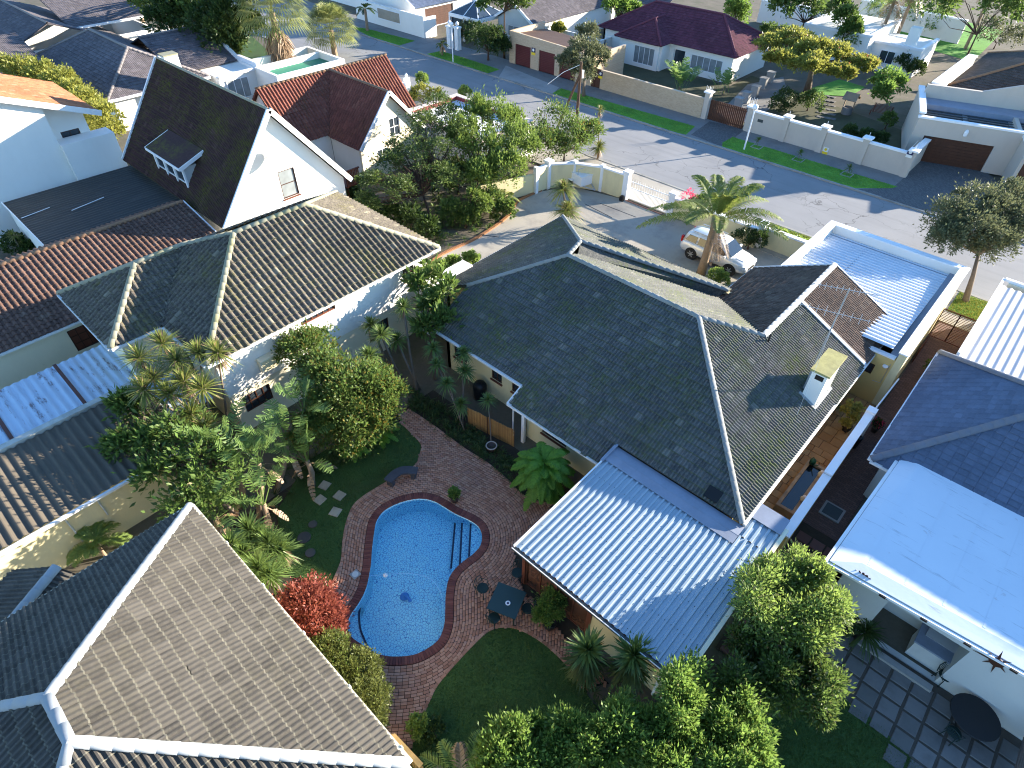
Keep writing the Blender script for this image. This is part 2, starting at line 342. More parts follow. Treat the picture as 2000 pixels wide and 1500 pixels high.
class Roof:
    "collects planes of one roof, then lays tiles on them"
    def __init__(s, prof='double', w=.30, g=.335, lip=.036, edge=None): s.edge = edge; s.prof = PROF[prof]; s.w = w; s.g = g; s.lip = lip; s.full = []; s.cut = MB(); s.deck = MB()
    def plane(s, pts, hole=None):
        "pts: planar convex polygon"
        P = [Vector(p) for p in pts]; n = Vector((0, 0, 0))
        for i in range(1, len(P)-1): n += (P[i]-P[0]).cross(P[i+1]-P[0])
        n.normalize()
        if n.z < 0: n = -n
        u = Vector((0, 0, 1)).cross(n).normalized(); v = n.cross(u)
        o = P[0]; C = [((p-o).dot(u), (p-o).dot(v)) for p in P]
        ar = sum(C[i][0]*C[(i+1) % len(C)][1]-C[(i+1) % len(C)][0]*C[i][1] for i in range(len(C)))
        if ar < 0: C = C[::-1]
        s.deck.slab([p-n*.012 for p in P], -n*.07)
        us = [c[0] for c in C]; vs = [c[1] for c in C]; w, g = s.w, s.g; v0 = min(vs)-.04
        hol = None
        if hole: hol = [((Vector(p)-o).dot(u), (Vector(p)-o).dot(v)) for p in hole]; hol = (min(a for a, b in hol), max(a for a, b in hol), min(b for a, b in hol), max(b for a, b in hol))
        def inside(x, y):
            return all((b[0]-a[0])*(y-a[1])-(b[1]-a[1])*(x-a[0]) >= -1e-6 for a, b in zip(C, C[1:]+C[:1]))
        j = 0; y = v0
        while y < max(vs):
            x = math.floor((min(us)+o.dot(u))/w)*w-o.dot(u)
            while x < max(us):
                if hol and x+w > hol[0] and x < hol[1] and y+g > hol[2] and y < hol[3]: x += w; continue
                yy = max(y, min(vs)+1e-6)
                if inside(x, yy) and inside(x+w, yy) and inside(x, y+g) and inside(x+w, y+g):
                    p = o+u*x+v*y; s.full.append((p, u, v, n))
                elif x+w > min(us) and y+g > min(vs):
                    for (f0, h0), (f1, h1) in zip(s.prof, s.prof[1:]):
                        q = clip_poly([(x+w*f0, y), (x+w*f1, y), (x+w*f1, y+g), (x+w*f0, y+g)], C)
                        if len(q) < 3: continue
                        def Z(c):
                            fr = (c[0]-x)/w; h = h0+(h1-h0)*(fr-f0)/(f1-f0); return o+u*c[0]+v*c[1]+n*(h+s.lip*(1-(c[1]-y)/g))
                        s.cut.mat(0).poly([Z(c) for c in q])
                        q2 = clip_poly([(x+w*f0, y), (x+w*f1, y), (x+w*f1, y+.03), (x+w*f0, y+.03)], C)
                        if len(q2) > 2: s.cut.mat(1).poly([Z(c)+n*.004 for c in q2])
                x += w
            y += g; j += 1
        return s
    def tile_mesh(s, mat):
        vs = []; fs = []; k = len(s.prof)
        for f, h in s.prof: vs += [(f*s.w, -.02, h-.012), (f*s.w, -.02, h+s.lip), (f*s.w, .014, h+s.lip*.95), (f*s.w, s.g+.015, h)]
        for i in range(k-1): a, b = i*4, (i+1)*4; fs += [(a, b, b+1, a+1), (a+1, b+1, b+2, a+2), (a+2, b+2, b+3, a+3)]
        me = bpy.data.meshes.new('roof_tile'); me.from_pydata(vs, [], fs); me.materials.append(mat); me.materials.append(s.edge or mat); me.polygons.foreach_set('material_index', [1, 1, 0]*(k-1)); me.update(); return me
    def finish(s, parent, mat, nparts=300, deckmat=None):
        off = wloc(parent)
        ro = s.deck.build('roof', deckmat or mat, parent)
        def key(t):
            c = t[0]+t[1]*s.w/2+t[2]*s.g/2; x, y, d = QP(c); vis = (-10 < x < 2010 and -10 < y < 1510)
            vd = (Vector((0, 0, CH))-c).normalized().dot(t[3]); return (0 if vis and vd > .15 else 1, d/max(vd, .05)**.5)
        s.full.sort(key=key); me = s.tile_mesh(mat)
        for p, u, v, n in s.full[:nparts]:
            o = bpy.data.objects.new('roof_tile', me); COL.objects.link(o); o.parent = ro
            e = random.uniform(-.006, .006)
            if random.random() < .02: p = p-v*random.uniform(.03, .07)
            q = p-off+u*random.uniform(-.005, .005)+v*random.uniform(-.012, .012)+n*(e+.004)
            r = Matrix.Rotation(random.uniform(-.014, .014), 4, n) @ Matrix.Rotation(random.uniform(-.012, .012), 4, v)
            o.matrix_local = Matrix.Translation(q) @ r @ Matrix(((u.x, v.x, n.x, 0), (u.y, v.y, n.y, 0), (u.z, v.z, n.z, 0), (0, 0, 0, 1)))
        rest = s.full[nparts:]
        if rest or s.cut.v:
            base = np.array([[c for c in vv.co] for vv in me.vertices]); F0 = np.array([list(p.vertices) for p in me.polygons]); nv = len(base)
            Vs = []; Fs = []
            for i, (p, u, v, n) in enumerate(rest):
                R = np.array([[u.x, v.x, n.x], [u.y, v.y, n.y], [u.z, v.z, n.z]]); q = p+v*random.uniform(-.012, .012)+n*random.uniform(-.006, .008)
                Vs.append(base @ R.T+np.array([q.x, q.y, q.z])); Fs.append(F0+i*nv)
            mb = MB()
            if Vs: mb.v = [tuple(r) for r in np.vstack(Vs)]; mb.f = [tuple(int(a) for a in r) for r in np.vstack(Fs)]; mb.m = [1, 1, 0]*(len(mb.f)//3)
            nf = len(s.cut.f); mb.add(s.cut.v, s.cut.f)
            if nf: mb.m[-nf:] = s.cut.m
            mb.build('tile_courses', [mat, s.edge or mat], ro, kind='stuff')
        return ro
CAPME = {}
def cap_mesh(mat, r=.115, L=.43):
    k = (mat.name, r, L)
    if k not in CAPME:
        vs = []; fs = []; n = 8
        for x, rr in ((0, r*1.06), (L, r*.97)):
            for i in range(n+1):
                t = math.pi*(-.08+1.16*i/n); vs.append((x, rr*1.15*math.cos(t), rr*math.sin(t)*.95))
        for i in range(n): fs.append((i, n+1+i, n+2+i, i+1))
        fs.append(tuple(range(n+1)))
        me = bpy.data.meshes.new('ridge_tile'); me.from_pydata(vs, [], fs); me.materials.append(mat)
        me.polygons.foreach_set('use_smooth', [True]*len(me.polygons)); me.update(); CAPME[k] = me
    return CAPME[k]
def caps(parent, lines, mat, r=.115, L=.43, lift=.03):
    off = wloc(parent); me = cap_mesh(mat, r, L)
    for p, q in lines:
        p, q = Vector(p), Vector(q); D = (q-p).length; k = max(1, round(D/(L-.03))); d = (q-p)/D
        sd = Vector((0, 0, 1)).cross(d).normalized(); n = d.cross(sd)
        for i in range(k):
            o = bpy.data.objects.new('ridge_tile', me); COL.objects.link(o); o.parent = parent
            c = p+d*(D*i/k)+Vector((0, 0, lift))-off; sx = (D/k+.03)/L
            o.matrix_local = Matrix.Translation(c) @ Matrix(((d.x*sx, sd.x, n.x, 0), (d.y*sx, sd.y, n.y, 0), (d.z*sx, sd.z, n.z, 0), (0, 0, 0, 1)))
def hip_planes(x0, x1, y0, y1, ze, tp):
    "rectangular hipped roof -> planes S,N,W,E and ridge/hip lines"
    lx, ly = x1-x0, y1-y0; h = min(lx, ly)/2*tp; zr = ze+h; a = min(lx, ly)/2
    if lx >= ly: r0, r1 = (x0+a, y0+a, zr), (x1-a, y0+a, zr)
    else: r0, r1 = (x0+a, y0+a, zr), (x0+a, y1-a, zr)
    A, B, C, D = (x0, y0, ze), (x1, y0, ze), (x1, y1, ze), (x0, y1, ze)
    if lx >= ly: pl = [[A, B, r1, r0], [C, D, r0, r1], [D, A, r0], [B, C, r1]]; ln = [(A, r0), (D, r0), (B, r1), (C, r1)]
    else: pl = [[A, B, r0], [C, D, r1], [D, A, r0, r1], [B, C, r1, r0]]; ln = [(A, r0), (B, r0), (C, r1), (D, r1)]
    if (Vector(r0)-Vector(r1)).length > .2: ln.append((r0, r1))
    pl = [[p for i, p in enumerate(q) if i == 0 or (Vector(p)-Vector(q[i-1])).length > .05] for q in pl]
    return pl, ln
def gable_planes(x0, x1, y0, y1, ze, zr, axis='x', c=None):
    if axis == 'x':
        c = (y0+y1)/2 if c is None else c
        return [[(x0, y0, ze), (x1, y0, ze), (x1, c, zr), (x0, c, zr)], [(x1, y1, ze), (x0, y1, ze), (x0, c, zr), (x1, c, zr)]], [((x0, c, zr), (x1, c, zr))]
    c = (x0+x1)/2 if c is None else c
    return [[(x0, y1, ze), (x0, y0, ze), (c, y0, zr), (c, y1, zr)], [(x1, y0, ze), (x1, y1, ze), (c, y1, zr), (c, y0, zr)]], [((c, y0, zr), (c, y1, zr))]
def roof(parent, planes, lines, mat, cap, prof='double', w=.30, g=.335, n=300, capr=.115, holes=None, deckmat=None, edge=None):
    r = Roof(prof, w, g, edge=edge)
    for i, p in enumerate(planes): r.plane(p, (holes or {}).get(i))
    ro = r.finish(parent, mat, n, deckmat); caps(ro, lines, cap, capr); return ro
def gutter(parent, p, q, mat=None, w=.12, h=.11):
    return MB().beam(p, q, w, h).build('gutter', mat or M['gutter'], parent)
def downpipe(parent, x, y, z0, z1, mat=None, r=.04):
    return MB().tube([(x, y, z0), (x, y, z1)], r, 8).build('downpipe', mat or M['gutter'], parent)
def window(parent, run, c, sg, a0, a1, z0, z1, fm, nx=2, nz=1, gm=None, sill=None, rec=.09, fw=.06, name='window'):
    gm = gm or M['glass']; d = c-sg*rec
    def bx(mb, aa, ab, za, zb, o0, o1):
        lo, hi = sorted((d+sg*o0, d+sg*o1))
        return mb.box(aa, ab, lo, hi, za, zb) if run == 'x' else mb.box(lo, hi, aa, ab, za, zb)
    f = MB()
    bx(f, a0, a0+fw, z0, z1, -.02, .05); bx(f, a1-fw, a1, z0, z1, -.02, .05); bx(f, a0+fw, a1-fw, z0, z0+fw, -.02, .05); bx(f, a0+fw, a1-fw, z1-fw, z1, -.02, .05)
    for i in range(1, nx):
        a = a0+(a1-a0)*i/nx; bx(f, a-fw*.4, a+fw*.4, z0+fw, z1-fw, -.018, .04)
    for i in range(1, nz):
        z = z0+(z1-z0)*i/nz; bx(f, a0+fw, a1-fw, z-fw*.35, z+fw*.35, -.015, .036)
    o = f.build(name, fm, parent)
    for i in range(nx):
        for j in range(nz):
            wa, wz = (a1-a0)/nx, (z1-z0)/nz
            bx(MB(), a0+i*wa+fw*.3, a0+(i+1)*wa-fw*.3, z0+j*wz+fw*.3, z0+(j+1)*wz-fw*.3, -.006, .006).build('pane', gm, o)
    if sill: 
        s = MB(); lo, hi = sorted((c-sg*rec, c+sg*.07))
        (s.box(a0-.05, a1+.05, lo, hi, z0-.08, z0-.004) if run == 'x' else s.box(lo, hi, a0-.05, a1+.05, z0-.08, z0-.004)); s.build('sill', sill, o)
    return o
def garage_door(parent, run, c, sg, a0, a1, z0, z1, mat, n=8, rec=.15, name='garage_door'):
    d = c-sg*rec; o = None; h = (z1-z0)/n
    fr = MB(); lo, hi = sorted((d, d-sg*.05)); (fr.box(a0, a1, lo, hi, z0, z1) if run == 'x' else fr.box(lo, hi, a0, a1, z0, z1)); o = fr.build(name, mat, parent)
    for i in range(n):
        lo, hi = sorted((d, d+sg*.025)); m = MB()
        (m.box(a0+.01, a1-.01, lo, hi, z0+i*h+.012, z0+(i+1)*h-.012) if run == 'x' else m.box(lo, hi, a0+.01, a1-.01, z0+i*h+.012, z0+(i+1)*h-.012)); m.build('door_panel', mat, o)
    return o
def walls_rect(parent, x0, x1, y0, y1, z0, z1, mat, t=.22, ops=None, name='wall', sides='SNWE'):
    "four walls, each one part; ops: {'S': [(a0,a1,z0,z1),...]}"
    ops = ops or {}; out = {}
    for sd in sides:
        m = MB()
        if sd == 'S': m.vwall('x', y0, -1, [(x0, z0), (x1, z0), (x1, z1), (x0, z1)], t, ops.get('S', ()))
        if sd == 'N': m.vwall('x', y1, 1, [(x0, z0), (x1, z0), (x1, z1), (x0, z1)], t, ops.get('N', ()))
        if sd == 'W': m.vwall('y', x0, -1, [(y0+t, z0), (y1-t, z0), (y1-t, z1), (y0+t, z1)], t, ops.get('W', ()))
        if sd == 'E': m.vwall('y', x1, 1, [(y0+t, z0), (y1-t, z0), (y1-t, z1), (y0+t, z1)], t, ops.get('E', ()))
        out[sd] = m.build(name, mat, parent)
    return out
def corrugated(name, P00, P10, P01, pitch, amp, mat, parent, kind='sine', thick=0):
    "sheet whose ribs run from edge P00-P10 to edge P01; ribs spaced along P00->P10"
    P00, P10, P01 = map(Vector, (P00, P10, P01)); a = P10-P00; b = P01-P00; L = a.length; n = a.cross(b).normalized()
    if n.z < 0: n = -n
    k = max(2, int(L/pitch)); pts = []
    if kind == 'sine': fr = [(j/8, amp*(.5-.5*math.cos(2*math.pi*j/8))) for j in range(8)]
    elif kind == 'ibr': fr = [(0, 0), (.42, 0), (.52, amp), (.80, amp), (.9, 0)]
    else: fr = [(0, 0), (.5, 0), (.5001, amp), (1-.0001, amp)]
    for i in range(k):
        for f, h in fr: pts.append(((i+f)/k, h))
    pts.append((1., 0.)); vs = []; fs = []
    for s_, h in pts:
        for r_ in (0, .5, 1): vs.append(P00+a*s_+b*r_+n*h)
    for i in range(len(pts)-1):
        for j in range(2): fs.append((i*3+j, i*3+3+j, i*3+4+j, i*3+1+j))
    m = MB(); m.add(vs, fs); return m.build(name, mat, parent)
# ------------------------------------------------------------------ the setting: ground, road, paving, pool
def sheet(name, pts, mat, z, kind='structure', thick=.02, parent=None):
    return MB().prism([(p[0], p[1]) for p in pts], z-thick, z).build(name, mat, parent, kind=kind)
def GP(px, z=0.): return [G(x, y, z) for x, y in px]
def catmull(P, closed=True, k=8):
    n = len(P); out = []; P = [Vector(p) for p in P]
    for i in range(n if closed else n-1):
        p0, p1, p2, p3 = (P[(i-1) % n], P[i], P[(i+1) % n], P[(i+2) % n]) if closed else (P[max(i-1, 0)], P[i], P[i+1], P[min(i+2, n-1)])
        for j in range(k):
            t = j/k; out.append(.5*((2*p1)+(p2-p0)*t+(2*p0-5*p1+4*p2-p3)*t*t+(3*p1-p0-3*p2+p3)*t**3))
    if not closed: out.append(P[-1])
    return out
def resample(P, step, closed=True):
    P = [Vector((p[0], p[1], 0)) for p in P]; Q = P+[P[0]] if closed else P
    L = sum((b-a).length for a, b in zip(Q, Q[1:])); n = max(3, int(round(L/step))); out = []; acc = 0; i = 0; seg = (Q[1]-Q[0]).length
    for k in range(n if closed else n+1):
        d = L*k/n
        while d > acc+seg+1e-9 and i < len(Q)-2: acc += seg; i += 1; seg = (Q[i+1]-Q[i]).length
        out.append(Q[i].lerp(Q[i+1], min(1, (d-acc)/max(seg, 1e-9))))
    return out
def in_poly(x, y, P):
    c = False; j = len(P)-1
    for i in range(len(P)):
        if (P[i][1] > y) != (P[j][1] > y) and x < (P[j][0]-P[i][0])*(y-P[i][1])/(P[j][1]-P[i][1])+P[i][0]: c = not c
        j = i
    return c
POOL = [(819,973),(783,980),(751,996),(735,1017),(730,1041),(726,1073),(723,1108),(714,1149),(699,1179),(684,1200),(678,1224),(687,1245),(708,1260),(726,1273),(750,1281),(777,1283),(810,1279),(837,1266),(858,1248),(868,1221),(870,1194),(871,1164),(876,1134),(887,1114),(905,1097),(924,1083),(938,1067),(942,1047),(935,1028),(917,1015),(887,1001),(866,988),(845,977)]
pool = resample(catmull(GP(POOL)), .11)
if sum(a.x*b.y-b.x*a.y for a, b in zip(pool, pool[1:]+pool[:1])) < 0: pool = pool[::-1]
def offset(P, d):
    n = len(P); out = []
    for i in range(n):
        t = (P[(i+2) % n]-P[i-2]).normalized(); out.append(P[i]+Vector((t.y, -t.x, 0))*d)
    return out
PN = np.array([[p.x, p.y] for p in pool])
DECK = GP([(781,823),(823,865),(821,887),(810,911),(754,943),(698,980),(679,1017),(671,1060),(669,1090),(660,1116),(642,1155),(650,1250),(700,1330),(735,1400),(745,1500),(800,1500),(806,1449),(829,1386),(837,1368),(852,1338),(882,1302),(905,1277),(924,1257),(950,1233),(977,1223),(1010,1226),(1040,1240),(1073,1263),(1113,1303),(1140,1345),(1190,1335),(1120,1265),(1015,1145),(1005,1080),(1060,1015),(1085,985),(1050,980),(1017,965),(991,938),(953,906),(903,874),(845,831),(797,799),(770,790)])
# ground: one sheet with the pool cut out
gm = MB(); S_ = 320; ring = offset(pool, .02)
gv = [(-S_, -S_, -.05), (S_, -S_, -.05), (S_, S_, -.05), (-S_, S_, -.05)]
bx0, bx1, by0, by1 = -18, -5, 0, 14
gm.box(-S_, bx0, -S_, S_, -.3, -.05); gm.box(bx1, S_, -S_, S_, -.3, -.05); gm.box(bx0, bx1, -S_, by0, -.3, -.05); gm.box(bx0, bx1, by1, S_, -.3, -.05)
gm.build('ground', M['earth'], kind='structure')
def plate_with_hole(name, outer, hole, z, mat, kind='structure', th=.06):
    import bmesh
    bm = bmesh.new()
    def loop(P): 
        vs = [bm.verts.new((p[0], p[1], z)) for p in P]; return [bm.edges.new((vs[i], vs[(i+1) % len(vs)])) for i in range(len(vs))]
    e = loop(outer)+loop(hole)
    bmesh.ops.triangle_fill(bm, use_beauty=True, use_dissolve=False, edges=e)
    for f in bm.faces:
        if f.normal.z < 0: f.normal_flip()
    me = bpy.data.meshes.new(name); bm.to_mesh(me); bm.free(); me.materials.append(mat); me.update()
    return mesh_obj(name, me, None, kind)
plate_with_hole('garden_soil', [(bx0, by0), (bx1, by0), (bx1, by1), (bx0, by1)], ring, -.045, M['soil'])
# pool
t = NT('pool_mosaic'); vo = t.n('TexVoronoi'); vo.feature = 'DISTANCE_TO_EDGE'; vo.inputs['Scale'].default_value = 10; vo.inputs['Randomness'].default_value = 1
t.l(t.geo.outputs['Position'], vo.inputs['Vector']); crack = t.ramp(vo.outputs['Distance'], [(.025, 0.), (.06, 1.)])
vc = t.n('TexVoronoi'); vc.inputs['Scale'].default_value = 10; t.l(t.geo.outputs['Position'], vc.inputs['Vector'])
hs = t.n('SeparateColor'); t.l(vc.outputs['Color'], hs.inputs[0])
cell = t.mix(hs.outputs[0], (.50, .90, 1.), (.62, .97, 1.))
M['mosaic'] = t.done(t.bsdf(t.mix(crack, (.11, .28, .54), cell), .5, .3))
M['navy_tile'] = plain('navy_tile', (.01, .02, .06), .3, .2)
PZ = -.95
pm = MB(); n_ = len(pool)
pm.poly([(p.x, p.y, PZ) for p in pool]); pm.add([(p.x, p.y, PZ) for p in pool]+[(p.x, p.y, .0) for p in pool], [(i, n_+i, n_+(i+1) % n_, (i+1) % n_) for i in range(n_)])
shell = pm.build('swimming_pool', M['mosaic'], kind='structure')
def clipx(P, f):
    "keep part of polygon where f(p)>=0"
    out = []
    for a, b in zip(P, P[1:]+P[:1]):
        fa, fb = f(a), f(b)
        if fa >= 0: out.append(a)
        if (fa >= 0) != (fb >= 0): out.append(a.lerp(b, fa/(fa-fb)))
    return out
for px, dz in (((889,1025),(882,1105)), -.78), (((903,1022),(899,1098)), -.52), (((920,1022),(917,1082)), -.26):
    a, b = [G(x, y, dz) for x, y in px]; d = (b-a).normalized(); nn = Vector((-d.y, d.x, 0))
    if nn.dot(G(940, 1047, dz)-a) < 0: nn = -nn
    pc = [p for p in clipx(pool, lambda p: (p-a).dot(nn)*1. if True else 0)]
    pc = [Vector((p.x, p.y, 0)) for p in pc if (p-G(940, 1047)).length < 2.3]
    st = MB().prism([(p.x, p.y) for p in pc], PZ+.003, dz).build('pool_step', M['mosaic'], shell)
    q = [a-d*.12, b+d*.10]; MB().beam(q[0]+Vector((0, 0, -.03))-nn*.012, q[1]+Vector((0, 0, -.03))-nn*.012, .075, .085).build('step_edge', M['navy_tile'], shell)
bl = catmull(GP([(708,1166),(702,1194),(703,1224),(711,1248),(722,1271)], -.45), False, 6)
wp = [p for p in pool if 672 < QP(p)[0] < 722 and 1166 < QP(p)[1] < 1272]
if (wp[0]-bl[0]).length < (wp[-1]-bl[0]).length: wp = wp[::-1]
MB().prism([(p.x, p.y) for p in bl]+[(p.x, p.y) for p in wp], PZ+.004, -.45).build('pool_bench', M['mosaic'], shell)
m = MB()
for a, b in zip(bl, bl[1:]): m.beam(a, b, .07, .07)
m.build('step_edge', M['navy_tile'], shell)
t = NT('pool_water'); tr = t.n('BsdfTransparent'); tr.inputs[0].default_value = (.9, .99, 1., 1); gl = t.n('BsdfGlossy'); gl.inputs['Roughness'].default_value = .03
fr = t.n('Fresnel'); fr.inputs[0].default_value = 1.33; bp = t.n('Bump'); bp.inputs['Strength'].default_value = .04; bp.inputs['Distance'].default_value = .05
t.l(t.noise(2.2, 3), bp.inputs['Height']); t.l(bp.outputs[0], gl.inputs['Normal']); t.l(bp.outputs[0], fr.inputs['Normal'])
ms = t.n('MixShader'); t.l(fr.outputs[0], ms.inputs[0]); t.l(tr.outputs[0], ms.inputs[1]); t.l(gl.outputs[0], ms.inputs[2]); M['water'] = t.done(ms.outputs[0])
MB().poly([(p.x, p.y, -.13) for p in pool]).build('pool_water', M['water'], kind='structure')
# brick paving round the pool: coping, then courses that follow its outline
t = NT('clay_paver'); r = t.rnd(); n1 = t.noise(3, 4)
cb = t.ramp(r, [(0., (.31, .14, .085)), (.35, (.44, .22, .14)), (.7, (.53, .30, .20)), (1., (.37, .19, .14))])
M['paver'] = t.done(t.bsdf(t.mix(t.math('MULTIPLY', n1, .5), cb, (.22, .115, .08)), .85, .25, 0, t.noise(30, 3), .3, .004))
t = NT('coping_brick'); r = t.rnd(); M['coping'] = t.done(t.bsdf(t.mix(r, (.12, .036, .03), (.20, .07, .05)), .7, .3, 0, t.noise(30, 3), .3, .004))
M['joint'] = plain('paver_joint', (.022, .016, .012), .95, .3)
deck = plate_with_hole('pool_deck', DECK, offset(pool, .0), -.012, M['joint'])
def brick_me(name, L, W, H, mat):
    me = bpy.data.meshes.new(name); b = MB(); e = .008
    x, y = L/2, W/2
    b.add([(-x,-y,-H),(x,-y,-H),(x,y,-H),(-x,y,-H),(-x,-y,-e),(x,-y,-e),(x,y,-e),(-x,y,-e),(-x+e,-y+e,0),(x-e,-y+e,0),(x-e,y-e,0),(-x+e,y-e,0)],
          [(0,1,5,4),(1,2,6,5),(2,3,7,6),(3,0,4,7),(4,5,9,8),(5,6,10,9),(6,7,11,10),(7,4,8,11),(8,9,10,11)])
    me.from_pydata(b.v, [], b.f); me.materials.append(mat); me.update(); return me
def lay(parent, me, poses, name, nparts, stuff_name):
    "poses: (x,y,z,angle) - nearest to the camera become single bricks, the rest one mesh"
    off = wloc(parent); poses = sorted(poses, key=lambda p: (0 if seen(p[:3], 0) else 1, QP(p[:3])[2]))
    for x, y, z, a in poses[:nparts]:
        o = bpy.data.objects.new(name, me); COL.objects.link(o); o.parent = parent
        o.location = Vector((x, y, z+random.uniform(-.004, .004)))-off; o.rotation_euler = (random.uniform(-.01, .01), random.uniform(-.01, .01), a+random.uniform(-.015, .015))
    rest = poses[nparts:]
    if rest:
        B = np.array([list(v.co) for v in me.vertices]); F0 = [tuple(p.vertices) for p in me.polygons]; F0 = np.array([f for f in F0]); Vs = []; Fs = []
        for i, (x, y, z, a) in enumerate(rest):
            a += random.uniform(-.015, .015); c, s_ = math.cos(a), math.sin(a); R = np.array([[c, -s_, 0], [s_, c, 0], [0, 0, 1]])
            Vs.append(B @ R.T+np.array([x, y, z+random.uniform(-.004, .004)])); Fs.append(F0+i*len(B))
        np_mesh(stuff_name, np.vstack(Vs), np.vstack(Fs), me.materials[0], parent, 'stuff')
cp = []
for i, p in enumerate(resample(offset(pool, .13), .098)):
    pass
ring = resample(offset(pool, .14), .097)
for i, p in enumerate(ring):
    d = (ring[(i+1) % len(ring)]-ring[i-1]).normalized(); cp.append((p.x, p.y, .022, math.atan2(d.y, d.x)))
lay(deck, brick_me('coping_brick', .088, .30, .05, M['coping']), cp, 'coping_brick', 300, 'coping_rest')
poses = []; d = .36; k = 0
while d < 9.5:
    R0 = offset(pool, d) if d < .9 else None
    if R0 is None:   # smooth, then push to the true distance
        R0 = [Vector((p.x, p.y, 0)) for p in prev]
        for it in range(2): R0 = [(R0[i-1]+R0[i]*2+R0[(i+1) % len(R0)])/4 for i in range(len(R0))]
        out = []
        for p in R0:
            q = PN-np.array([p.x, p.y]); j = int((q**2).sum(1).argmin()); v = Vector((p.x-PN[j, 0], p.y-PN[j, 1], 0)); out.append(Vector((PN[j, 0], PN[j, 1], 0))+v.normalized()*d)
        R0 = out
    prev = resample(R0, .12); rr = resample(prev, .205); L = len(rr)
    for i in range(L):
        p = rr[i] if k % 2 == 0 else (rr[i]+rr[(i+1) % L])/2
        t_ = (rr[(i+1) % L]-rr[i-1]); 
        if not in_poly(p.x, p.y, DECK): continue
        dd = math.sqrt(((PN-np.array([p.x, p.y]))**2).sum(1).min())
        if dd < d-.03: continue
        poses.append((p.x, p.y, .004, math.atan2(t_.y, t_.x)))
    d += .108; k += 1
lay(deck, brick_me('paver', .190, .094, .05, M['paver']), poses, 'paver', 300, 'paver_courses')
eb = []
for pxs in ([(781,823),(823,865),(821,887),(810,911),(754,943),(698,980),(679,1017),(671,1060),(669,1090),(660,1116),(642,1155)], [(806,1449),(829,1386),(837,1368),(852,1338),(882,1302),(905,1277),(924,1257),(950,1233),(977,1223),(1010,1226),(1040,1240),(1073,1263),(1113,1303),(1140,1345)], [(1085,985),(1050,980),(1017,965),(991,938),(953,906),(903,874),(845,831),(797,799)]):
    cv_ = resample(catmull(GP(pxs), False), .21, False)
    for a_, b_ in zip(cv_, cv_[1:]): eb.append(((a_.x+b_.x)/2, (a_.y+b_.y)/2, .012, math.atan2(b_.y-a_.y, b_.x-a_.x)))
lay(deck, brick_me('edging_paver', .20, .11, .06, M['paver']), eb, 'edging_paver', 300, 'edging_rest')
# lawns and beds in the garden
LAWN = GP([(829,1386),(837,1368),(852,1338),(882,1302),(905,1277),(924,1257),(950,1233),(977,1223),(1010,1226),(1040,1240),(1073,1263),(1113,1303),(1140,1345),(1190,1420),(1150,1560),(1000,1600),(800,1560),(806,1449)])
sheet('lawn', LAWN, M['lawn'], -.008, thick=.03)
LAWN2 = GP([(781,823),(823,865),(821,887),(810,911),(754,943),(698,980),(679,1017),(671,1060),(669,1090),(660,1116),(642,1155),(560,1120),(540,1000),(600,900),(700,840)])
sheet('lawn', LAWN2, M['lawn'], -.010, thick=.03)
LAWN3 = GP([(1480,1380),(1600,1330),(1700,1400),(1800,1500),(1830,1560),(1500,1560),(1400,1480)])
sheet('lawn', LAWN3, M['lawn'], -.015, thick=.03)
def blades(name, P, n, h, mat, z=0., w=.012):
    xs = [p[0] for p in P]; ys = [p[1] for p in P]; V = []; c = 0
    Q = []
    while len(Q) < n and c < n*6:
        c += 1; x, y = random.uniform(min(xs), max(xs)), random.uniform(min(ys), max(ys))
        if in_poly(x, y, P): Q.append((x, y))
    Q = np.array(Q); k = len(Q); a = RNG.uniform(0, 6.283, k); hh = h*RNG.uniform(.5, 1.3, k); b = RNG.uniform(0, 6.283, k); ln = hh*RNG.uniform(.2, .9, k)
    base = np.c_[Q, np.full(k, z-.01)]; dx = np.c_[np.cos(a), np.sin(a), 0*a]*w; tip = base+np.c_[np.cos(b)*ln, np.sin(b)*ln, hh]
    V = np.stack([base-dx, base+dx, tip], 1).reshape(-1, 3); F = np.arange(3*k).reshape(-1, 3)
    return np_mesh(name, V, F, mat, None, 'stuff')
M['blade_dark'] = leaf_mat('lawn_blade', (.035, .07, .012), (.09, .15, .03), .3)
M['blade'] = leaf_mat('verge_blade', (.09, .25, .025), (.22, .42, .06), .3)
M['blade_dry'] = leaf_mat('sunny_grass_blade', (.14, .19, .03), (.30, .30, .06), .25)
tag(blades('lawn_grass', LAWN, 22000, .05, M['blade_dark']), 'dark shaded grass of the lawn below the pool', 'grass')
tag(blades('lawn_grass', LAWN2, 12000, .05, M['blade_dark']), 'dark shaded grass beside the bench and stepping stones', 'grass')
tag(blades('lawn_grass', LAWN3, 14000, .05, M['blade_dark']), 'dark grass at the bottom right beside the square slabs', 'grass')
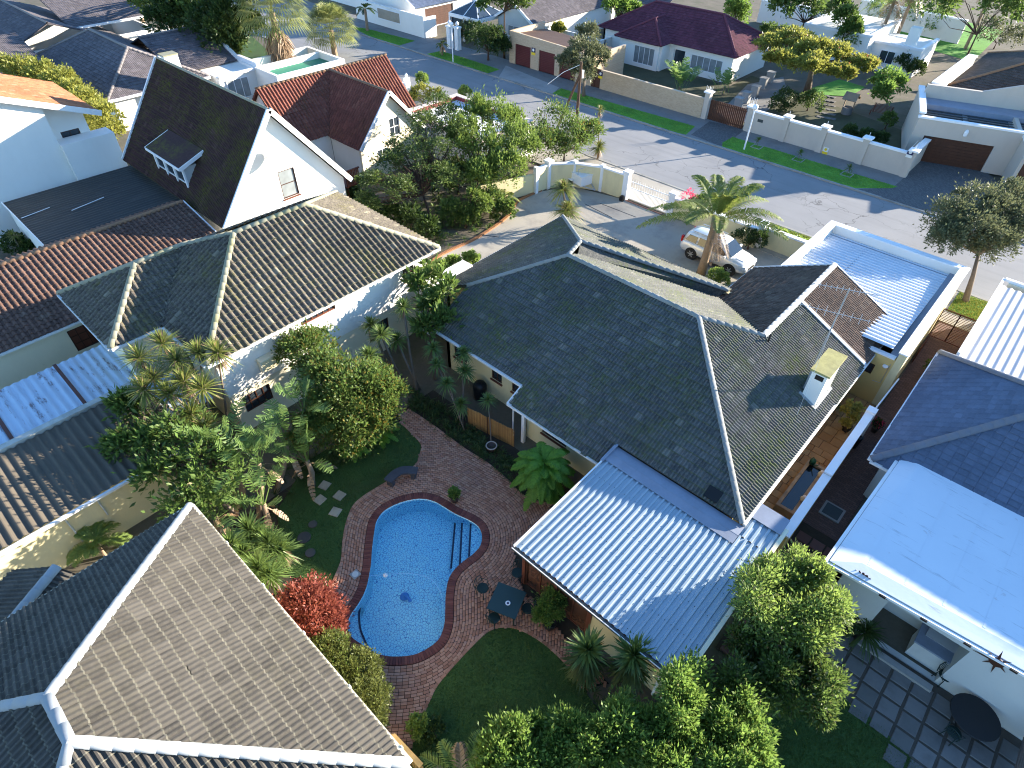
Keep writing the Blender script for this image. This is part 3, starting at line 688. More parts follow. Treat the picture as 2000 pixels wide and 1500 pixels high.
# road, kerbs, pavements
sheet('road', [(-150, 42.2), (70, 42.2), (70, 51.4), (-150, 51.4)], M['asphalt'], 0.0, thick=.05)
kb = MB().box(-150, -80, 51.4, 51.6, -.05, .11).box(5, 70, 51.4, 51.6, -.05, .11).box(-80, 5, 51.42, 51.6, -.05, .09).build('kerb', M['kerb'], kind='structure')
kme = bpy.data.meshes.new('kerb_stone'); _k = MB().box(-.485, .485, -.1, .1, -.15, 0).v; _m = MB().box(-.485, .485, -.1, .1, -.15, 0); kme.from_pydata(_m.v, [], _m.f); kme.materials.append(M['kerb'])
for i in range(85):
    o = bpy.data.objects.new('kerb_stone', kme); COL.objects.link(o); o.parent = kb; o.location = (-79.5+i, 51.5+random.uniform(-.008, .008), .115+random.uniform(-.008, .008)-(.05 if -52 < -79.5+i < -43 or -28 < -79.5+i < -23.5 or -79.5+i > -9.5 else 0)); o.rotation_euler = (random.uniform(-.02, .02), 0, random.uniform(-.008, .008))
MB().box(-30, 70, 42.0, 42.2, -.05, .07).build('kerb', M['kerb'], kind='structure')
M['walk'] = plain('footpath', (.20, .195, .185), .9, .15, .5, 8, dirt=(.10, .10, .095), dirt_amt=.6)
sheet('pavement', [(-150, 51.6), (70, 51.6), (70, 56.8), (-150, 56.8)], M['walk'], .10, thick=.12)
sheet('pavement', [(-50, 38.0), (70, 38.0), (70, 42.0), (-50, 42.0)], M['drive'], .04, thick=.08)
VA = [(1076,184),(1096,173),(1357,247),(1340,263),(1321,262),(1087,191)]
VB = [(1410,287),(1411,279),(1431,268),(1752,365),(1741,368),(1668,368),(1413,291)]
VC = [(834,106),(861,100),(905,113),(975,136),(935,149),(900,137)]
VD = [(685,52),(714,56),(810,80),(767,92),(698,76)]
for v, lab in ((VA, 'in front of the face brick wall'), (VB, 'in front of the white pillared wall'), (VC, 'beside the white gateposts and street lamp'), (VD, 'at the far left end of the street')):
    P = GP(v, .1); P = [Vector((p.x, max(p.y, 51.62), 0)) for p in P]
    sheet('grass_verge', P, M['grass'], .125, thick=.05); tag(blades('verge_grass', P, 9000, .07, M['blade'], .125, .02), 'mown green grass verge '+lab, 'grass')
sheet('concrete_apron', [(p.x, max(p.y, 51.63)) for p in GP([(953,157),(988,128),(1092,171),(1071,187)], .1)], M['concrete'], .112, thick=.05)
t = NT('grey_block_paving'); vb = t.n('TexBrick'); t.l(t.mapped((4.6, 4.6, 4.6), (0, 0, .78)), vb.inputs['Vector']); vb.inputs['Scale'].default_value = 1
for k_, c_ in (('Color1', (.085, .085, .085)), ('Color2', (.15, .148, .14)), ('Mortar', (.05, .05, .048))): vb.inputs[k_].default_value = (*c_, 1)
vb.inputs['Mortar Size'].default_value = .03; vb.inputs['Brick Width'].default_value = 1; vb.inputs['Row Height'].default_value = .5
M['block'] = t.done(t.bsdf(t.mix(t.math('MULTIPLY', t.noise(.8, 5), .6), vb.outputs[0], (.10, .10, .10)), .85, .3, 0, vb.outputs[1], -.4, .01))
sheet('block_paving', [(p.x, max(p.y, 51.63)) for p in GP([(1350,263),(1386,237),(1457,252),(1408,288)], .1)], M['block'], .112, thick=.05)
sheet('block_paving', GP([(1675,370),(1743,367),(1769,344),(1782,310),(1922,332),(1950,357),(2060,372),(2100,500),(1800,409)], .1), M['block'], .114, thick=.05)
NV1 = [(-13.4, 39.2), (-9.0, 39.2), (-9.0, 41.9), (-13.4, 41.9)]; NV2 = [(-1.0, 39.3), (3.5, 39.3), (3.5, 41.9), (-1.0, 41.9)]
for v, lab in ((NV1, 'behind the low cream wall'), (NV2, 'outside the steel side gate')):
    sheet('grass_verge', v, M['grass'], .06, thick=.05); tag(blades('verge_grass', v, 7000, .10, M['blade_dry'], .06, .02), 'sunlit yellow green grass '+lab, 'grass')
# driveway of the middle house
DRV = [(-28.4, 34.3), (-28.5, 31.8), (-27.5, 29.6), (-26.9, 26), (-27, 23), (-26.8, 20.5), (-23, 18), (-19, 18), (-9, 28), (-2, 31), (-8.9, 32), (-8.9, 38.1), (-23, 37.7), (-27.2, 36.7)]
sheet('driveway', DRV, M['drive'], .0, thick=.03)
m = MB()
for a, b in (((1142,398),(1195,425)), ((1172,397),(1242,424)), ((925,457),(975,463))): 
    a, b = G(*a), G(*b); m.beam(a+Vector((0, 0, .002)), b+Vector((0, 0, .002)), .05, .012)
m.build('expansion_joint', M['black'], kind='structure')
M['edge_brick'] = M['paver']
ed = thing('brick_edging', 'curved orange brick edging along the planted side of the driveway', 'edging', (-27.5, 28, 0))
cv = resample(catmull([Vector(p) for p in [(-26.6, 20.6, 0), (-27.1, 23, 0), (-26.95, 26, 0), (-27.45, 29.5, 0), (-28.45, 31.7, 0), (-28.55, 33.2, 0), (-28.45, 34.4, 0)]], False), .112, False)
M['orange_brick'] = plain('orange_brick', (.33, .155, .07), .85, .25, 3, 12)
lay(ed, brick_me('edging_brick', .10, .22, .12, M['orange_brick']), [(p.x, p.y, .09, math.atan2((cv[min(i+1, len(cv)-1)]-cv[max(i-1, 0)]).y, (cv[min(i+1, len(cv)-1)]-cv[max(i-1, 0)]).x)) for i, p in enumerate(cv)], 'brick', 300, 'bricks')
# ------------------------------------------------------------------ the middle house
def on_plane(px, py, p0, n):
    d = _fw*FPX+CR*(px-1000)+CU*(750-py); o = Vector((0, 0, CH)); n = Vector(n); t = (Vector(p0)-o).dot(n)/d.dot(n); return o+d*t
TP = .479
M['edge_moss'] = plain('mossy_tile_edge', (.085, .098, .06), .9, .5, 3, 14); M['edge_pale'] = plain('lichen_tile_edge', (.125, .117, .09), .9, .55, 3, 14); M['edge_yellow'] = plain('yellow_lichen_edge', (.12, .11, .07), .9, .5, 3, 14)
H = thing('tiled_house', 'cream single storey house with a large mossy grey hipped tile roof', 'house', (-11, 21, 0))
R1, R2, R3 = (-15.68, 21.29, 5.49), (-8.45, 21.29, 5.49), (-6.2, 23.54, 4.41)
NW, T_, E2, V0, Vw = (-21.7, 28.55, 2.6), (-16.44, 23.29, 5.12), (-9.9, 27.75, 2.98), (-15.95, 22.5, 4.91), (-10.15, 27.42, 2.55)
def ep(X): return 2.6+TP*(-2.42-X)
Xr = -6.2
pl = [[(-19.2, 15.26, 2.6), (-2.42, 15.26, 2.6), R2, R1, (-19.2, 17.76, 3.797)],
      [(-13.1, 14.33, 2.155), (-7.95, 14.33, 2.155), (-7.95, 15.27, 2.605), (-13.1, 15.27, 2.605)],
      [NW, (-21.7, 17.76, 2.6), (-19.2, 17.76, 3.797), R1, T_],
      [R1, R2, R3, Vw, V0], [Vw, E2, T_, V0], [NW, T_, E2, (-9.9, 28.55, 2.6)],
      [(-2.42, 15.26, 2.6), (-2.42, 23.54, 2.6), R3, R2], [(-2.42, 23.54, 2.6), (-2.42, 27.2, 2.6), (Xr, 27.2, 4.41), R3]]
ro = roof(H, pl, [((-19.2, 17.76, 3.8), R1), (R1, R2), (R2, (-2.42, 15.26, 2.6)), (R2, R3), (R1, T_), (T_, NW), (T_, E2)], M['main_tile'], M['cap'], 'double', .30, .335, 300, .10, edge=M['edge_moss'])
pl2 = [[(-2.42, 27.2, 2.66), (-2.42, 31.45, 2.66), (Xr, 31.45, 4.47), (Xr, 27.2, 4.47)],
       [(-10.1, 31.45, 2.54), (-10.1, 27.44, 2.54), (-6.2, 23.6, 4.41), (-6.2, 31.45, 4.41)]]
r2 = roof(H, pl2, [((Xr, 31.45, 4.46), (Xr, 23.5, 4.42))], M['wing_tile'], M['cap_white'], 'double', .30, .335, 120, .12)
MB().beam((-2.40, 27.2, 2.70), (Xr, 27.2, 4.53), .16, .06).build('verge_flashing', M['white_trim'], H)
MB().beam((-2.40, 31.47, 2.66), (Xr, 31.47, 4.49), .05, .16).beam((Xr, 31.47, 4.46), (-10.1, 31.47, 2.58), .05, .16).build('barge_board', M['white_trim'], H)
for p, q in (((-19.2, 15.2, 2.53), (-13.1, 15.2, 2.53)), ((-13.16, 14.27, 2.09), (-7.95, 14.27, 2.09)), ((-13.13, 14.27, 2.10), (-13.13, 15.2, 2.53)), ((-2.36, 15.3, 2.53), (-2.36, 31.4, 2.58)), ((-21.76, 17.8, 2.53), (-21.76, 28.5, 2.53)), ((-10.16, 28.6, 2.5), (-10.16, 31.4, 2.48)), ((-21.7, 28.6, 2.53), (-9.9, 28.6, 2.53))):
    gutter(H, p, q)
wl = MB()
wins = []
for a, b in (((960, 714), (980, 742)), ((1000, 740), (1020, 772))):
    p, q = GY(*a, 15.75), GY(*b, 15.75); wins.append((p.x, q.x))
S_ops = [(a, b, 1.15, 2.25) for a, b in wins]+[(-18.2, -17.3, 1.0, 2.2)]
wl.vwall('x', 15.75, -1, [(-18.75, -.05), (-12.7, -.05), (-12.7, 2.75), (-18.75, 2.75)], .22, S_ops)
wl.build('wall', M['cream'], H)
for a, b, z0, z1 in S_ops: window(H, 'x', 15.75, -1, a, b, z0, z1, M['wood_dark'], 2, 1, sill=M['wood_red'])
MB().vwall('x', 14.9, -1, [(-12.7, -.05), (-7.7, -.05), (-7.7, 2.4), (-12.7, 2.4)], .2, [(-11.6, -10.2, .9, 2.0)]).build('wall', M['cream'], H)
window(H, 'x', 14.9, -1, -11.6, -10.2, .9, 2.0, M['wood_dark'], 2, 1, sill=M['wood_red'])
MB().box(-12.7, -12.5, 14.9, 15.95, -.05, 2.4).build('wall', M['cream'], H)
E_ops = [(27.7, 28.7, 1.2, 2.2), (18.2, 19.6, .9, 2.1), (22.6, 24.0, .9, 2.1)]
MB().vwall('y', -2.9, 1, [(15.8, -.05), (31.1, -.05), (31.1, 2.78), (15.8, 2.78)], .22, E_ops).build('wall', M['ochre'], H)
for a, b, z0, z1 in E_ops: window(H, 'y', -2.9, 1, a, b, z0, z1, M['wood_dark'], 2, 1, sill=M['wood_red'])
MB().vwall('y', -18.75, -1, [(15.75, -.05), (18.1, -.05), (18.1, 2.9), (15.75, 2.9)], .22).vwall('x', 18.1, -1, [(-21.2, -.05), (-18.75, -.05), (-18.75, 3.6), (-21.2, 2.7)], .22).build('wall', M['cream'], H)
MB().vwall('y', -21.2, -1, [(18.1, -.05), (28.1, -.05), (28.1, 2.75), (18.1, 2.75)], .22).build('wall', M['cream'], H)
MB().vwall('x', 28.1, 1, [(-21.2, -.05), (-9.6, -.05), (-9.6, 2.75), (-21.2, 2.75)], .22, [(-15.2, -14.1, .05, 2.1), (-19.5, -18, .9, 2.1)]).build('wall', M['cream'], H)
window(H, 'x', 28.1, 1, -19.5, -18, .9, 2.1, M['wood_dark'], 2, 1); window(H, 'x', 28.1, 1, -15.2, -14.1, .05, 2.1, M['wood_dark'], 1, 1, M['wood_dark'], name='door')
MB().vwall('x', 31.1, 1, [(-9.6, -.05), (-2.9, -.05), (-2.9, 2.7), (-6.2, 4.3), (-9.6, 2.7)], .22).vwall('y', -9.6, -1, [(28.1, -.05), (31.1, -.05), (31.1, 2.7), (28.1, 2.7)], .22).build('wall', M['cream'], H)
MB().box(-12.45, -12.3, 14.45, 14.6, -.05, 2.1).build('verandah_post', M['white_trim'], H)
for x, y in ((-13.0, 15.3), (-12.95, 14.45), (-8.2, 14.4)): downpipe(H, x, y, 0, 2.5 if y > 15 else 2.05)
# chimney on the east slope
nE = Vector((TP, 0, 1)).normalized(); p0E = (-2.42, 20, 2.6)
ca, cb = on_plane(1588, 795, p0E, nE), on_plane(1566, 769, p0E, nE)
ca2 = on_plane(1560, 757, p0E, nE)
CX1, CY0 = -2.97, 22.58; zt = 4.58
cx0 = CX1-.64; cy1 = CY0+1.68
ch = MB().box(cx0, CX1, CY0, cy1, 2.6, zt).build('chimney', M['white'], H)
MB().box(cx0-.09, CX1+.09, CY0-.09, cy1+.09, zt+.004, zt+.10).build('chimney_cap', plain('lichen_slab', (.33, .30, .12), .9, .35, 4, 14, dirt=(.18, .17, .10)), ch)
MB().box(cx0+.18, CX1-.12, CY0-.012, CY0+.02, zt-.35, zt-.12).build('flue_opening', M['black'], ch)
MB().slab([(cx0-.12, CY0-.14, ep(cx0-.12)+.06), (CX1+.12, CY0-.14, ep(CX1+.12)+.06), (CX1+.12, CY0+.02, ep(CX1+.12)+.06), (cx0-.12, CY0+.02, ep(cx0-.12)+.06)], (0, 0, .03)).slab([(CX1-.01, CY0, ep(CX1)+.06), (CX1+.13, CY0, ep(CX1+.13)+.06), (CX1+.13, cy1, ep(CX1+.13)+.06), (CX1-.01, cy1, ep(CX1)+.06)], (0, 0, .03)).build('flashing', M['cap_white'], ch)
# stink pipe on the roof
pv = on_plane(1500, 668, p0E, nE); MB().tube([pv, pv+Vector((0, 0, .45))], .04, 8).build('vent_pipe', M['black'], H)
pv = on_plane(1393, 967, (-5, 15.26, 2.6), Vector((0, -TP, 1)).normalized()); 
MB().obox(pv+Vector((0, 0, .05)), (.28, 0, 0), (0, .22, .10), (0, -.02, .045)).build('skylight', M['black'], H)
# ------------------------------------------------------------------ patio room with ribbed steel roof
PR = thing('patio_room', 'lean-to patio room with silver ribbed steel roof beside the pool', 'patio room', (-4.5, 12, 0))
M['ribbed'] = sheet_mat('ribbed_steel', (.33, .41, .46), (.20, .25, .29), .4, .35, .15, 'y', spec=.6)
corrugated('roof_sheet', (-7.92, 9.1, 2.28), (-1.2, 9.1, 2.28), (-7.92, 14.85, 2.44), .235, .055, M['ribbed'], PR, 'ibr')
corrugated('roof_sheet', (-2.35, 14.85, 2.44), (-1.2, 14.85, 2.44), (-2.35, 16.2, 2.48), .235, .055, M['ribbed'], PR, 'ibr')
M['flash'] = plain('grey_blue_flashing', (.24, .27, .33), .5, .15, 1.5, 10, dirt=(.15, .17, .2), dirt_amt=.5)
MB().slab([(-8.0, 14.35, 2.485), (-2.3, 14.35, 2.485), (-2.3, 14.75, 2.52), (-8.0, 14.75, 2.52)], (0, 0, .012)).slab([(-8.0, 14.75, 2.525), (-2.3, 14.75, 2.525), (-2.3, 15.25, 2.50), (-8.0, 15.25, 2.50)], (0, 0, .012)).slab([(-8.03, 14.2, 2.45), (-7.9, 14.2, 2.45), (-7.9, 15.25, 2.55), (-8.03, 15.25, 2.55)], (0, 0, .09)).build('flashing', M['flash'], PR)
MB().slab([(-2.35, 15.8, 2.54), (-1.2, 15.8, 2.54), (-1.2, 16.6, 2.57), (-2.35, 16.6, 2.57)], (0, 0, .02)).build('flashing', M['flash'], PR)
m = MB()
for i in range(28):
    for j in range(6): x_, y_ = -7.92+.2373*(i+.66), 9.3+j*1.05; m.cyl((x_, y_), .014, 2.28+(y_-9.1)*.0278+.05, 2.28+(y_-9.1)*.0278+.072, 6)
m.build('roof_screws', M['fascia_dark'], PR, kind='stuff')
gutter(PR, (-7.95, 9.03, 2.21), (-1.15, 9.03, 2.21), M['fascia_dark'], .12, .12)
MB().beam((-7.98, 8.96, 2.29), (-1.12, 8.96, 2.29), .02, .05).beam((-7.96, 9.05, 2.32), (-7.96, 14.7, 2.48), .05, .10).build('edge_trim', M['white_trim'], PR)
MB().beam((-1.12, 9.1, 2.28), (-1.12, 16.2, 2.46), .14, .16).build('barge_board', M['pale_cream'], PR)
W_ = []; m = MB()
m.vwall('x', 9.25, -1, [(-4.55, -.05), (-1.35, -.05), (-1.35, 1.75), (-4.55, 1.75)], .2); m.build('wall', M['cream'], PR)
MB().vwall('y', -1.35, 1, [(9.25, -.05), (15.9, -.05), (15.9, 2.4), (9.25, 2.2)], .2).build('wall', M['cream'], PR)
MB().vwall('y', -7.6, -1, [(9.25, -.05), (14.4, -.05), (14.4, 2.38), (9.25, 2.22)], .15, [(9.6, 11.7, .1, 1.85), (11.9, 14.0, .1, 1.85)]).build('wall', M['wood_dark'], PR)
for a, b in ((9.6, 11.7), (11.9, 14.0)): window(PR, 'y', -7.6, -1, a, b, .1, 1.85, M['wood_dark'], 2, 1, name='sliding_door')
xs = [-7.6, -6.1, -4.6]
for x in (-7.6, -6.1, -4.6, -3.0): MB().box(x-.07, x+.07, 9.2, 9.34, -.05, 2.2).build('post', M['wood_red'], PR)
MB().box(-7.6, -1.35, 9.21, 9.33, 1.76, 1.88).box(-7.6, -1.35, 9.2, 9.34, 2.1, 2.21).build('lintel', M['wood_red'], PR)
M['amber_glass'] = glass_mat('amber_reflecting_glass', (.11, .05, .03), .1)
for a, b in zip(xs, xs[1:]):
    window(PR, 'x', 9.27, -1, a+.08, b-.08, .03, 1.74, M['wood_red'], 2, 1, M['amber_glass'], name='sliding_door', rec=.04)
for a, b in ((-7.52, -6.18), (-6.02, -4.68), (-4.52, -3.08), (-2.92, -1.45)):
    window(PR, 'x', 9.27, -1, a, b, 1.89, 2.09, M['wood_red'], 1, 1, M['amber_glass'], name='fanlight', rec=.04, fw=.04)
MB().tube([(-1.75, 9.1, .1), (-1.75, 9.1, 1.9), (-1.75, 9.05, 2.15)], .045, 8).build('downpipe', M['gutter'], PR)
MB().tube([(-1.45, 9.1, .1), (-1.45, 9.1, 2.0)], .03, 8).build('downpipe', M['cream'], PR)
# ------------------------------------------------------------------ white garage with steel roof
GA = thing('garage', 'white flat roofed garage with ribbed steel roof inside its parapet', 'garage', (-5, 34, 0))
gx0, gx1, gy0, gy1, gz = -8.75, -1.1, 28.35, 38.55, 3.2
pw = .34
MB().vwall('y', gx1, 1, [(gy0, -.05), (gy1, -.05), (gy1, gz), (gy0, gz)], pw, []).build('wall', M['cream'], GA)
MB().vwall('y', gx0, -1, [(31.6, -.05), (gy1, -.05), (gy1, gz), (31.6, gz)], pw).build('wall', M['white'], GA)
MB().vwall('x', gy1, 1, [(gx0+pw, -.05), (gx1-pw, -.05), (gx1-pw, gz), (gx0+pw, gz)], pw, [(-7.9, -5.4, .05, 2.2), (-4.6, -2.1, .05, 2.2)]).build('wall', M['white'], GA)
for a in (-7.9, -4.6): garage_door(GA, 'x', gy1, 1, a, a+2.5, .05, 2.2, M['wood_dark'])
MB().vwall('x', gy0, -1, [(-2.7, -.05), (gx1-pw, -.05), (gx1-pw, 2.75), (-2.7, 2.75)], .22, [(-2.55, -2.1, 1.5, 2.1)]).build('wall', M['ochre'], GA)
window(GA, 'x', gy0, -1, -2.55, -2.1, 1.5, 2.1, M['wood_dark'], 1, 1)
MB().box(gx1-pw-.05, gx1+.05, gy0-.05, gy1+.05, gz+.003, gz+.07).box(gx0-.05, gx0+pw+.05, 31.55, gy1+.05, gz+.003, gz+.07).box(gx0+pw+.05, gx1-pw-.05, gy1-pw-.05, gy1+.05, gz+.003, gz+.07).build('coping', M['white_trim'], GA)
MB().box(-2.8, gx1-pw-.06, gy0-.04, gy0+.24, 2.76, 2.84).build('coping', M['white_trim'], GA)
M['garage_sheet'] = sheet_mat('white_steel_sheet', (.62, .66, .70), (.42, .46, .52), .25, .4, 0, 'x')
corrugated('roof_sheet', (gx0+pw, 31.0, 3.02), (gx0+pw, gy1-pw, 2.68), (-6.15, 31.0, 3.02), .33, .06, M['garage_sheet'], GA, 'ibr')
corrugated('roof_sheet', (-6.15, 28.6, 3.12), (-6.15, gy1-pw, 2.68), (gx1-pw-.35, 28.6, 3.12), .33, .06, M['garage_sheet'], GA, 'ibr')
MB().box(gx1-pw-.36, gx1-pw, gy0+.25, gy1-pw, 2.70, 2.80).box(gx0+pw, gx1-pw, gy1-pw-.4, gy1-pw, 2.6, 2.7).build('box_gutter', M['flash'], GA)
MB().lathe((-1.7, gy0-.06, 2.3), [(.11, -.05), (.13, 0), (.11, .05)], 14).build('bulkhead_light', M['white_trim'], GA)
MB().tube([(-1.55, gy0-.03, 2.5), (-1.55, gy0-.03, 1.3), (-1.9, gy0-.03, 1.25)], .012, 6).build('cable', M['steel'], GA)
# ------------------------------------------------------------------ two storey neighbour with striped roll-tile roof
LH = thing('two_storey_house', 'tall white and yellow house with striped brown roll tile roof beside the garden', 'house', (-26, 11, 0))
ze, tp = 4.8, .54
EX, SY, NY = -21.68, 5.5, 18.2
rx = -26.15; zr = ze+tp*(rx-EX)*-1
RS, RN = (rx, SY+(EX-rx), zr), (rx, NY-(EX-rx), zr); WX = 2*rx-EX
WS, WB1, WL = 3.3, -25.55, -31.3; wrx = (WB1+WL)/2; wz = ze+tp*(WB1-wrx); AP = (wrx, WS+(WB1-wrx), wz)
d_ = (wz-ze)/tp  # wing ridge runs into the main west slope
Vt = (wrx, AP[1]+3.6, wz)
pl = [[(EX, SY, ze), (EX, NY, ze), RN, RS], [(WB1, SY, ze), (EX, SY, ze), RS, (rx-.001, SY+(EX-rx)-.001, zr), (wrx, SY+(WB1-wrx), wz)],
      [(EX, NY, ze), (WX, NY, ze), RN], [(WX, NY, ze), (WX, SY+2, ze), (wrx, SY+(WB1-wrx), wz), RS, RN],
      [(WL, WS, ze), (WB1, WS, ze), AP], [(WB1, WS, ze), (WB1, SY, ze), (wrx, SY+(WB1-wrx), wz), AP], [(WL, SY+2.9, ze), (WL, WS, ze), AP, (wrx, SY+(WB1-wrx), wz)]]
roof(LH, pl, [(RS, RN), ((EX, SY, ze), RS), ((EX, NY, ze), RN), ((WX, NY, ze), RN), ((WB1, WS, ze), AP), (AP, (wrx, SY+(WB1-wrx), wz)), (RS, (wrx, SY+(WB1-wrx), wz)), ((WL, WS, ze), AP)], M['left_tile'], M['cap_moss'], 'single', .285, .34, 300, .115, edge=M['edge_yellow'])
for p, q in (((EX+.06, SY, ze-.07), (EX+.06, NY, ze-.07)), ((WB1, SY-.06, ze-.07), (EX, SY-.06, ze-.07)), ((WL, WS-.06, ze-.07), (WB1, WS-.06, ze-.07)), ((WB1+.06, WS, ze-.07), (WB1+.06, SY, ze-.07)), ((WX, NY+.06, ze-.07), (EX, NY+.06, ze-.07))): gutter(LH, p, q)
wx, wy0, wy1 = EX-.5, SY+.45, NY-.5
def gy(px, py): return GX(px, py, wx)
a, b = gy(590, 640), gy(655, 600); hiw = (a.y, b.y, 3.95, 4.42)
o1 = gy(487, 812); low = (o1.y, o1.y+1.35, .95, 1.9)
up = [hiw, (wy1-1.6, wy1-.9, 3.3, 4.4)]
MB().vwall('y', wx, 1, [(wy0, 2.3), (wy1, 2.3), (wy1, ze+.15), (wy0, ze+.15)], .25, up).build('upper_wall', M['white'], LH)
MB().vwall('y', wx-.03, 1, [(wy0+.01, -.05), (wy1-.01, -.05), (wy1-.01, 2.3), (wy0+.01, 2.3)], .25, [low, (9.4, 10.6, .95, 1.9), (13.5, 14.8, .9, 1.9)]).build('lower_wall', M['pale_cream'], LH)
window(LH, 'y', wx, 1, *hiw, M['wood_red'], 6, 1); window(LH, 'y', wx, 1, *up[1], M['wood_dark'], 1, 2)
for q in (low, (9.4, 10.6, .95, 1.9), (13.5, 14.8, .9, 1.9)): window(LH, 'y', wx-.03, 1, *q, M['wood_dark'], 4, 2)
MB().vwall('x', wy0, -1, [(WB1, -.05), (wx-.25, -.05), (wx-.25, ze+.1), (WB1, ze+.1)], .25, [(-24.9, -23.6, 3.5, 4.4)]).build('wall', M['pale_cream'], LH)
window(LH, 'x', wy0, -1, -24.9, -23.6, 3.5, 4.4, M['wood_dark'], 3, 2)
MB().vwall('y', WB1-.45, 1, [(WS+.45, -.05), (wy0, -.05), (wy0, ze+.1), (WS+.45, ze+.1)], .25).build('wall', M['pale_cream'], LH)
MB().vwall('x', WS+.45, -1, [(WL+.45, -.05), (WB1-.7, -.05), (WB1-.7, ze+.1), (WL+.45, ze+.1)], .25, [(-30.2, -28.9, 3.2, 4.4)]).build('wall', M['pale_cream'], LH)
window(LH, 'x', WS+.45, -1, -30.2, -28.9, 3.2, 4.4, M['wood_dark'], 4, 3)
MB().vwall('x', wy1, 1, [(WX+.45, -.05), (wx-.25, -.05), (wx-.25, ze+.1), (WX+.45, ze+.1)], .25).build('wall', M['white'], LH)
MB().vwall('y', WX+.45, -1, [(wy0+2.5, -.05), (wy1-.25, -.05), (wy1-.25, ze+.1), (wy0+2.5, ze+.1)], .25).build('wall', M['white'], LH)
downpipe(LH, wx+.07, gy(576, 655).y, 0, ze-.1); downpipe(LH, wx+.05, gy(470, 822).y, 0, 2.3, M['pale_cream'])
# lower white block at the north end
MB().box(wx-.02, wx+.75, wy1-.9, wy1+2.6, -.05, 2.9).build('porch_wall', M['white'], LH)
ac = gy(520, 702); AC = thing('air_conditioner', 'beige slatted air conditioner unit on the white upper wall', 'air conditioner', (wx, ac.y, ac.z))
MB().box(wx+.03, wx+.38, ac.y-.45, ac.y+.45, ac.z-.32, ac.z+.32).build('housing', M['pale_cream'], AC)
for i in range(7): MB().box(wx+.38, wx+.40, ac.y-.38, ac.y+.38, ac.z-.27+i*.08, ac.z-.225+i*.08).build('louvre', M['cream'], AC)
for i in (-1, 1): MB().beam((wx, ac.y+i*.3, ac.z-.36), (wx+.38, ac.y+i*.3, ac.z-.36), .04, .05).build('bracket', M['steel'], AC)
vt = gy(537, 665); MB().box(wx, wx+.03, vt.y-.12, vt.y+.12, vt.z-.15, vt.z+.15).build('vent_grille', M['greywall'], LH)
# ------------------------------------------------------------------ house in the lower left corner
FH = thing('foreground_house', 'house in the lower left corner with weathered greige tile roof and white ridge caps', 'house', (-9.5, -3, 0))
ze = 5.5; x0, x1, y0, y1 = -14.95, -4.55, -7.45, 1.72
pl, ln = hip_planes(x0, x1, y0, y1, ze, .494)
roof(FH, pl, ln, M['front_tile'], M['cap_white'], 'double', .30, .34, 300, .105, edge=M['edge_pale'])
for p, q in (((x0, y1+.06, ze-.07), (x1, y1+.06, ze-.07)), ((x0-.06, y0, ze-.07), (x0-.06, y1, ze-.07)), ((x1+.06, y0, ze-.07), (x1+.06, y1, ze-.07))): gutter(FH, p, q, M['pale_cream'], .11, .09)
walls_rect(FH, x0+.5, x1-.5, y0+.5, y1-.5, -.05, ze+.1, M['cream'], ops={'N': [(-12.5, -11, 3.6, 4.8), (-8, -6.5, 3.6, 4.8)]})
for a in (-12.5, -8.): window(FH, 'x', y1-.5, 1, a, a+1.5, 3.6, 4.8, M['white_trim'], 2, 1)
for i in range(5): MB().box(x0+2+i*2-.03, x0+2+i*2+.03, y1+.11, y1+.14, ze-.13, ze-.01).build('gutter_bracket', M['white_trim'], FH)
# low wing of the same corner house, further left
FW = thing('low_wing', 'dark tiled low wing with a white ridge left of the foreground house', 'house wing', (-18, -4, 0))
wr = [G(0, 1232, 4.6), G(95, 1112, 4.6)]; 
ry = -3.6; 
pa, pb = G(112, 1108, 4.3), G(0, 1243, 4.3)
dirr = (pb-pa); pc = pa+dirr*2.2; pc = Vector((pc.x, pc.y, 4.3))
nw = Vector((-dirr.y, dirr.x, 0)).normalized()
if nw.x < 0: nw = -nw
A1, A2 = pa+nw*1.35+Vector((0, 0, -.55)), pc+nw*1.35+Vector((0, 0, -.55)); B1_, B2_ = pa-nw*2.2+Vector((0, 0, -1.0)), pc-nw*2.2+Vector((0, 0, -1.0))
roof(FW, [[A1, A2, pc, pa], [B1_, B2_, pc, pa]], [(pa, pc)], M['front_tile'], M['cap_white'], 'double', .30, .34, 60, .14)
MB().prism([(p.x, p.y) for p in (A1-nw*.3, A2-nw*.3, B2_+nw*.4, B1_+nw*.4)], -.05, 3.2).build('wall', M['cream'], FW)
# ------------------------------------------------------------------ steep A-frame house
AF = thing('a_frame_house', 'steep gabled house with dark mossy plum tiles and a small dormer', 'house', (-41, 17, 0))
ax0, ax1, ay0, ay1, aze, azr, ayr = -47.7, -34.0, 12.55, 21.5, 3.4, 8.95, 17.0
pl, ln = gable_planes(ax0, ax1, ay0, ay1, aze, azr, 'x', ayr)
roof(AF, pl, ln, M['aframe_tile'], M['cap_moss'], 'double', .30, .345, 300, .08, edge=plain('moss_edge_dark', (.075, .06, .02), .9, .4))
for s_, Y in ((-1, ay0), (1, ay1)):
    for X in (ax0-.03, ax1+.06): MB().beam((X, Y, aze), (X, ayr, azr+.02), .13, .30).build('barge_board', M['white_trim'], AF)
gx = ax1-.35
q0, q1 = GX(543, 331, gx), GX(580, 380, gx); gw = (q0.y-.1, q1.y+.2, q1.z, GX(570, 327, gx).z)
MB().vwall('y', gx, 1, [(ay0+.35, -.05), (ay1-.35, -.05), (ay1-.35, aze+.15), (ayr, azr-.25), (ay0+.35, aze+.15)], .25, [gw]).build('gable_wall', M['white'], AF)
window(AF, 'y', gx, 1, *gw, M['wood_dark'], 1, 2, M['curtain_glass'], M['wood_red'])
